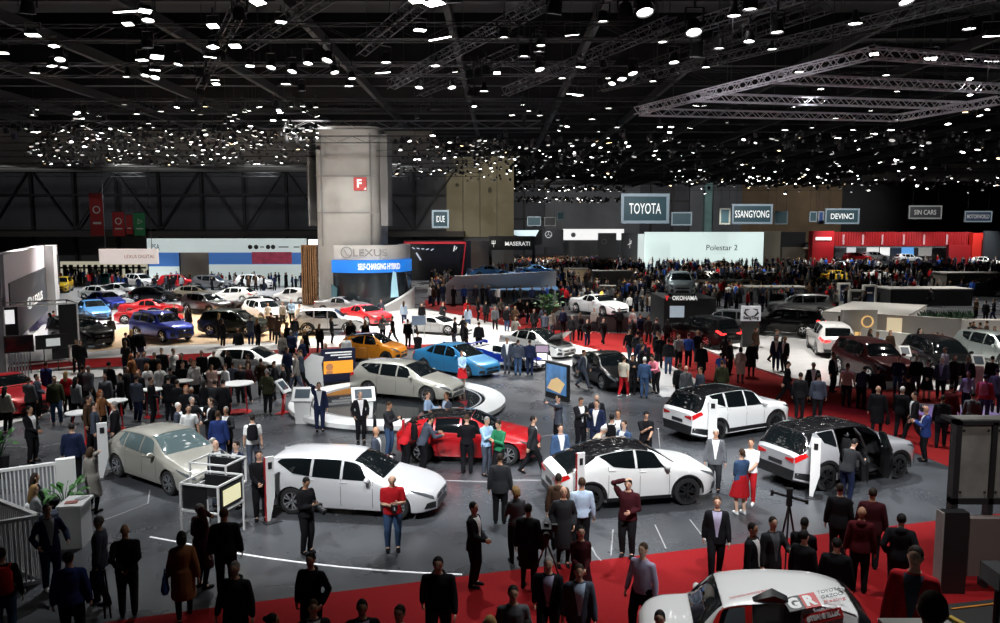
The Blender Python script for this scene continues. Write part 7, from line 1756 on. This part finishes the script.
for D in (40, 50, 60, 74, 90, 110, 135, 165):
    z = 14.2 + rd.uniform(-.4, .6); truss((D * .03, D, z), (D * .72, D + rd.uniform(-2, 2), z), .55, 'black cross truss over the right half of the hall, row %d from the camera' % (k + 1), TRK, 1.3, group='cross trusses right'); k += 1
# roof beams and purlins
m = MB()
for i in range(26): y = 16 + i * 7.5; m.box(HX0, HX1, y, y + .5, 17.6, 19.0)
struct('ceiling_beam', m, M('beam_dark', (.007, .007, .008), .8))
m = MB()
for i in range(34): x = HX0 + 3 + i * 7.2; m.box(x, x + .3, 10, 205, 17.0, 17.6)
struct('ceiling_purlin', m, M('purlin_dark', (.007, .007, .008), .8))
m = MB()
for i in range(16): y = 72 + i * 3.2; m.box(-75, -6, y, y + .16, 15.2, 15.55)
struct('ceiling_louvre', m, M('louvre_grey', (.16, .155, .14), .6))
m = MB()
for i in range(10): y = 110 + i * 4; m.box(60, 140, y, y + .2, 15.2, 15.6)
struct('ceiling_louvre_right', m, bpy.data.materials['louvre_grey'])
DU = M('duct_zinc', (.22, .22, .23), .4, .6)
for pts, r, l in (([(-11, 27, 16.2), (-6, 27, 16.2), (-4.6, 26.2, 16.2), (-4, 24, 16.1), (-2.5, 16, 16.1)], .45, 'bent zinc ventilation duct at the top left of centre'), ([(-1.8, 30, 16.3), (2, 22, 16.3), (4, 14, 16.3)], .5, 'straight zinc ventilation duct at the top centre')):
    t = empty('ventilation_duct', (0, 0, 0), 0, l, 'duct'); m = MB(); m.tube(pts, r, 16); m.build('pipe', DU, t, 40)
    m = MB(); [m.tube([Vector(p) + V(0, 0, r), Vector(p) + V(0, 0, 2.2)], .02, 5) for p in pts[::2]]; m.build('hanger', STEEL, t)
t = empty('louvre_duct', (3.6, 19.5, 14.4), .2, 'grey slatted ventilation unit hanging at the top centre', 'duct')
# ---------------------------------------------------------------- lamps
LENS = glow('lamp_lens', (1.0, .985, .95), 9.0); LENSD = glow('lamp_lens_dim', (.9, .88, .85), .45); LENSW = glow('lamp_lens_warm', (1, .72, .42), 4.0); CAN = M('lamp_can', (.035, .035, .038), .45, .4); REFL = M('lamp_reflector', (.85, .85, .86), .18, .9); VLENS = glow('lamp_lens_violet', (.35, .2, 1.0), 6)
def lamp_mesh(kind):
    b = MB(); l = MB(); y = MB()
    if kind == 'par':
        b.lathe([(.05, .34), (.13, .30), (.17, .12), (.175, 0), (.165, 0), (.15, .10)], 14, cap=False); b.lathe([(.001, .34), (.05, .34)], 14, cap=False); l.lathe([(.001, .04), (.162, .04)], 14, cap=False)
        y.bar((-.20, 0, .16), (-.20, 0, .52), .03, .05); y.bar((.20, 0, .16), (.20, 0, .52), .03, .05); y.bar((-.21, 0, .53), (.21, 0, .53), .05, .03); y.tube([(0, 0, .53), (0, 0, .80)], .03, 6)
    elif kind == 'bell':
        b.lathe([(.001, .52), (.09, .50), (.10, .30), (.16, .20), (.27, .02), (.26, .02), (.14, .20)], 16, cap=False); l.lathe([(.001, .06), (.24, .06)], 16, cap=False); y.tube([(0, 0, .5), (0, 0, 2.2)], .015, 5)
    elif kind == 'strip':
        b.box(-.75, .75, -.08, .08, .03, .12); l.box(-.72, .72, -.06, .06, 0, .03); y.tube([(-.6, 0, .12), (-.6, 0, .9)], .01, 4); y.tube([(.6, 0, .12), (.6, 0, .9)], .01, 4)
    elif kind == 'flood':
        b.rings([[V(-.20, -.13, 0), V(.20, -.13, 0), V(.20, .13, 0), V(-.20, .13, 0)], [V(-.14, -.09, .16), V(.14, -.09, .16), V(.14, .09, .16), V(-.14, .09, .16)]]); l.box(-.18, .18, -.11, .11, -.012, -.001); y.bar((-.23, 0, .06), (-.23, 0, .36), .02, .04); y.bar((.23, 0, .06), (.23, 0, .36), .02, .04); y.bar((-.23, 0, .36), (.23, 0, .36), .04, .02); y.tube([(0, 0, .36), (0, 0, .6)], .025, 6)
    return b.mesh('housing', CAN, 40), l.mesh('lens', LENS), y.mesh('yoke', CAN)
LM = {k: lamp_mesh(k) for k in ('par', 'bell', 'strip', 'flood')}
KW = dict(par='round black spot lamp', bell='bell-shaped high-bay lamp', strip='long strip light', flood='square flood lamp')
LAMPS = []
def lamp(kind, p, rz, tilt, where, scale=1.0, lens=None):
    t = empty('ceiling_lamp', p, rz, '%s %s' % (KW[kind], where), 'lamp', '%ss %s' % (KW[kind], where)); t.scale = (scale,) * 3
    b, l, y = LM[kind]; a = link('housing', b, t); a.rotation_euler = (tilt, 0, 0); q = link('lens', l, a, [lens] if lens else None); link('yoke', y, t); LAMPS.append(t); return t
def where(px, py):
    c = 'over the left of the hall' if px < 310 else 'over the middle of the hall' if px < 620 else 'over the right of the hall'
    return ('high up ' if py < 60 else 'in the upper rows ' if py < 115 else 'in the dense far rows ') + c
# lamps that stand out in the photo (pixel, kind, scale)
SEEN = [(28, 14, 'par', 1.3), (33, 35, 'flood', 1.2), (3, 53, 'flood', 1), (54, 46, 'flood', 1), (60, 60, 'par', 1.2), (52, 66, 'flood', 1.1), (64, 68, 'par', 1.1), (35, 74, 'bell', 1.1), (128, 12, 'strip', .7), (145, 11, 'flood', 1), (128, 24, 'flood', .9), (148, 21, 'par', 1.2), (148, 48, 'par', 1.2), (142, 60, 'flood', 1.2), (157, 57, 'flood', 1.3), (178, 65, 'par', 1.1), (155, 70, 'flood', 1.1), (128, 78, 'bell', 1.1), (145, 76, 'par', 1.1), (155, 78, 'par', 1.2), (188, 78, 'bell', 1.1), (200, 76, 'par', 1.2), (207, 83, 'par', 1.3), (213, 47, 'flood', 1.2), (210, 57, 'flood', 1.2), (222, 60, 'par', 1.2), (215, 80, 'flood', 1), (216, 84, 'flood', .9), (235, 46, 'flood', 1.1), (240, 20, 'par', 1.3), (213, 26, 'flood', 1), (258, 2, 'flood', 1.3), (250, 66, 'flood', .9), (271, 68, 'par', 1.2), (281, 22, 'flood', .9), (292, 72, 'par', 1.2), (286, 85, 'bell', 1.2), (302, 91, 'par', 1.1), (327, 61, 'par', 1.3), (308, 64, 'par', 1.2), (335, 73, 'par', 1.1), (349, 87, 'bell', 1.1), (352, 79, 'par', 1.1), (386, 63, 'par', 1.3), (417, 1, 'flood', 1.2), (434, 3, 'flood', 1.7), (452, 3, 'par', 1.4), (420, 30, 'flood', 1.1), (440, 39, 'strip', .7), (383, 73, 'strip', .5), (435, 67, 'bell', 1.3), (419, 88, 'par', 1.2), (452, 88, 'par', 1.2), (470, 78, 'par', 1.2), (478, 77, 'par', 1.2), (486, 74, 'par', 1.2), (484, 92, 'bell', 1.1), (470, 96, 'par', 1.1), (497, 73, 'flood', .8), (455, 72, 'flood', .6), (554, 14, 'par', 1.4), (504, 38, 'par', 1.2), (524, 57, 'par', 1.5), (541, 46, 'par', 1.1), (539, 52, 'par', 1.3), (572, 35, 'flood', 1.2), (540, 70, 'par', 1.2), (562, 79, 'bell', .8), (581, 67, 'flood', 1), (604, 67, 'par', 1), (626, 17, 'par', 1.4), (645, 13, 'par', 1.6), (603, 22, 'par', 1.1), (609, 79, 'bell', .8), (600, 85, 'par', 1.1), (612, 84, 'par', 1), (622, 79, 'flood', 1), (633, 74, 'par', 1.3), (572, 94, 'flood', 1.3), (578, 95, 'flood', 1.3), (653, 82, 'bell', .8), (663, 43, 'bell', .9), (674, 63, 'par', 1.3), (696, 57, 'par', 1.5), (706, 68, 'bell', .8), (694, 33, 'par', 1.6), (719, 49, 'par', 1.3), (734, 17, 'bell', 1), (750, 10, 'par', 1.4), (749, 42, 'par', 1.2), (777, 33, 'par', 1.4), (772, 50, 'bell', .8), (855, 25, 'bell', 1.1), (907, 2, 'par', 1.4), (969, 30, 'bell', 1), (992, 36, 'flood', 1.4), (930, 59, 'flood', 1.3), (992, 61, 'flood', 1.3), (874, 54, 'flood', .9), (968, 59, 'flood', .8), (799, 72, 'flood', .8), (886, 76, 'bell', .8), (970, 79, 'flood', .8), (970, 95, 'flood', .8), (897, 92, 'bell', .7), (821, 89, 'flood', .7), (980, 116, 'par', 1.2), (948, 124, 'flood', 1.1), (812, 128, 'par', 1), (838, 138, 'flood', 1.2), (853, 130, 'flood', .9), (874, 134, 'flood', 1.2), (891, 130, 'flood', 1.1), (617, 128, 'bell', 1.1), (592, 120, 'bell', 1.2), (567, 127, 'par', 1.1), (660, 127, 'flood', .9), (690, 128, 'flood', .9), (785, 130, 'flood', 1), (402, 100, 'bell', 0.1)]
for px, py, kd, sc in SEEN:
    if sc < .2: continue
    z = 13.2 if kd != 'bell' else 14.0; D = min(90, max(20, (z - CH) * F / (Y0 - py)))
    lamp(kd, at(px, py, D), rd.uniform(-.7, .7), rd.uniform(-.42, .3) if kd in ('par', 'flood') else 0, where(px, py), sc * .86)
for i, (px, py) in enumerate(((7, 133), (20, 131), (30, 128), (15, 139))): lamp('par', at(px, py, 48), 0, .3, 'giving violet light at the left edge', 1.0, VLENS)
# rows hung on the farther trusses, until 300 in all; beyond them one mass of small lamps
while len(LAMPS) < 300:
    px = rd.choice([rd.uniform(30, 320), rd.uniform(30, 320), rd.uniform(390, 1000)]); py = rd.uniform(104, 150); kd = rd.choice(['par', 'par', 'flood', 'bell'])
    if 300 < px < 400 and py > 125: continue
    z = rd.uniform(12.6, 14); D = (z - CH) * F / (Y0 - py)
    lamp(kd, at(px, py, D), rd.uniform(-1, 1), rd.uniform(-.35, .6) if kd != 'bell' else 0, where(px, py), rd.uniform(.55, .85), LENSW if rd.random() < .06 else LENSD if rd.random() < .35 else None)
mb = MB(); n = 0
def small(px, py, D, s):
    global n
    p = at(px, py, D); R = T_(p.x, p.y, p.z, rx=rd.uniform(-.4, .6), ry=rd.uniform(-.4, .4)) @ Matrix.Scale(s, 4)
    if not (-4.9 < p.x + 12.6 < 4.9 and 67 < p.y < 76):
        mb.k = 0; mb.lathe([(.06, .36), (.16, .22), (.18, 0)], 7, R, cap=False); q_ = rd.random(); mb.k = 1 if q_ > .52 else 2 if q_ < .05 else 3; mb.lathe([(.001, .02), (.165, .02)], 7, R, cap=False); n += 1
for i in range(520): py = rd.uniform(128, 166); small(rd.uniform(25, 318), py, (rd.uniform(12.6, 14.2) - CH) * F / (Y0 - py), rd.uniform(.5, 1.0))
for i in range(420): py = rd.uniform(140, 182); small(rd.uniform(395, 620), py, min(200, (rd.uniform(12.8, 14.6) - CH) * F / (Y0 - py)), rd.uniform(.6, 1.1))
for i in range(300): py = rd.choice([rd.uniform(187, 192), rd.uniform(198, 203)]); small(rd.uniform(514, 625), py, 175, rd.uniform(1.0, 1.9))
for i in range(430): px = rd.uniform(660, 1000); py = 181 + rd.gauss(0, 5) - abs(px - 800) * .006; small(px, py, rd.uniform(120, 170), rd.uniform(.8, 1.6))
for i in range(200): py = rd.uniform(135, 172); small(rd.uniform(620, 1000), py, min(200, (rd.uniform(12.8, 14.6) - CH) * F / (Y0 - py)), rd.uniform(.8, 1.4))
tag(mb.build('small_lamps', [CAN, LENS, LENSW, LENSD]), 'mass of small white lamps in the far ceiling', 'lamps', None, 'stuff')
t.location = (0, 0, 0); bpy.data.objects.remove(bpy.data.objects['louvre_duct']) if 'louvre_duct' in bpy.data.objects else None

# ================================================================ light: faint ambient light, spot lamps over the stands, added fill washes
w = bpy.data.worlds.new('world'); SC.world = w; w.use_nodes = True
w.node_tree.nodes['Background'].inputs[0].default_value = (.55, .6, .7, 1); w.node_tree.nodes['Background'].inputs[1].default_value = .012
def spot(x, y, z, tx, ty, power, ang=70, col=(1, .97, .93), rad=.16, blend=.6):
    l = bpy.data.lights.new('spot_or_fill', 'SPOT'); l.energy = power; l.spot_size = radians(ang); l.spot_blend = blend; l.shadow_soft_size = rad; l.color = col
    o = bpy.data.objects.new('spot_or_fill', l); COL.objects.link(o); o.location = (x, y, z); d = Vector((tx, ty, 0)) - o.location; o.rotation_euler = d.to_track_quat('-Z', 'Y').to_euler()
    return o
C0 = (.95, .98, 1.0); C1 = (1, .96, .90)

# central stand: rows of lamps behind and above the cars
for x, y, p in ((-14, 30, 9500), (-8.5, 25, 9500), (-7, 33, 9000), (-1, 24, 9500), (0, 33, 9500), (5, 25, 11500), (7, 33, 9500), (11, 29, 11500), (15, 27, 5000), (2, 41, 8500), (-7, 41, 9500)):
    spot(x, y, 12.6, x * .97, y - 4.0, p * (.62 if x > -10 else .5), 56, C0)
def wash(x, y, z, tx, ty, tz, p, ang, col=C1):
    o = spot(x, y, z, tx, ty, p, ang, col); d = Vector((tx, ty, tz)) - o.location; o.rotation_euler = d.to_track_quat('-Z', 'Y').to_euler()
# a front row of lamps above the near carpet that lights the flanks of the cars
for x, y, tx, ty, p in ((-13, 11, -10.5, 23.5, 8000), (-5.5, 9, -4.2, 21, 9500), (-1, 10, -1.5, 24.5, 9500), (3.5, 8.5, 3.6, 20.5, 11000), (7, 11, 7.4, 26, 9500), (10, 10.5, 10, 22.5, 10500), (-6, 20, -4.5, 34, 9000), (-2, 25, -1.5, 38, 9000), (4, 24, 3.8, 36, 7500)):
    wash(x, y, 13.2, tx, ty, .6, p, 33, C0)
wash(6.5, 46, 13, 6.8, 57, 1.5, 9000, 30, C0)  # added spot that brightens the white sports car on its plinth
# left stand, brightest
for x, y in ((-30, 62), (-22, 60), (-14, 60), (-8, 58), (-26, 72), (-21, 77), (-33, 50), (-9, 66), (0, 54), (3, 48)):
    spot(x, y, 13.2, x, y - 4, 16000, 75, C1)
for x, y in ((-42, 92), (-33, 88), (-24, 88), (-38, 80)): spot(x, y, 13.5, x, y - 2, 12000, 75, C0)
# the standing crowd at left
for x, y in ((-17, 42), (-12, 40), (-20, 34)): spot(x, y, 12.8, x, y - 3, 5500, 65, C1)
# right-hand stand
for x, y, p in ((14, 46, 7000), (20, 42, 6000), (24, 38, 5200), (10, 52, 7000), (27, 46, 5500), (9, 62, 9000), (20, 58, 8000)): spot(x, y, 12.8, x, y - 2, p, 66, C1)
# middle and far hall
for x, y, p in ((6, 68, 10000), (-4, 82, 15000), (14, 78, 12000), (28, 72, 9000), (10, 100, 18000), (30, 105, 15000), (48, 100, 14000), (-8, 106, 20000), (4, 135, 30000), (28, 132, 24000), (70, 136, 30000), (88, 138, 28000), (55, 134, 26000), (20, 150, 30000), (40, 82, 9000)):
    spot(x, y, 14, x, y - 2, p, 85, C1)
for x, y in ((34, 62), (44, 72), (54, 66), (26, 56), (36, 50)): spot(x, y, 13, x, y - 2, 9000, 72, C1)
wash(3, 24, 8.6, 8.5, 25.5, 11.6, 650, 70, (.95, .92, 1.0)); wash(11, 6, 11, 10.2, 15.4, 2.5, 1300, 26, C1)  # added fills: one from below on the right rig, one on the dark tower
for x in (62, 74, 86): spot(x, 142, 13, x, 152, 9000, 70, C0)
# unseen washes added to brighten the hanging signs
for px, py, D, p in ((645, 208, 92, 6000), (752, 214, 100, 6000), (842, 216, 112, 6000), (925, 212, 118, 5000), (978, 217, 124, 5000), (440, 219, 104, 6000), (535, 221, 150, 6000), (690, 219, 125, 4500), (812, 217, 126, 4500)):
    q = at(px, py, D); wash(q.x, D - 14, 13.6, q.x, D, q.z, p, 34, C0)
# violet wash at the right edge
spot(17, 32, 11.5, 17.5, 29.2, 3200, 26, (.55, .35, 1.0)); spot(14.2, 33, 11.5, 14.0, 30.2, 1500, 20, (.55, .4, 1.0))
spot(-36, 44, 10, -34, 52, 2500, 50, (.6, .5, 1.0))
# unseen fills added to brighten the column, end walls and near carpet
wash(-13, 48, 14, -12.8, 69, 10, 9000, 36); wash(-12.6, 58, 14.2, -12.8, 69, 6, 3500, 50)
wash(0, 104, 14.5, -1, 126, 9, 4800, 60, (1, .92, .75))
for x in (-70, -50, -32, -15): wash(x, 104, 14.5, x, 126, 10, 1500, 80, C0)
for x in (12, 45, 80): wash(x, 180, 15, x, 206, 10, 6500, 90, C1)
spot(2, 16, 13.5, 2, 12.5, 900, 95, C1); spot(8, 13, 13.5, 6, 11.5, 3800, 60, C0); spot(4, 16, 13.5, 5, 14.5, 1500, 70, C0)
vs = SC.view_settings; vs.view_transform = 'Standard'; vs.look = 'None'; vs.exposure = 0; vs.gamma = 1; vs.use_curve_mapping = False
cy = SC.cycles; cy.use_denoising = True; cy.sample_clamp_indirect = 6; cy.max_bounces = 6; cy.diffuse_bounces = 2; cy.glossy_bounces = 3; cy.transmission_bounces = 3; cy.caustics_reflective = False; cy.caustics_refractive = False; cy.use_light_tree = True
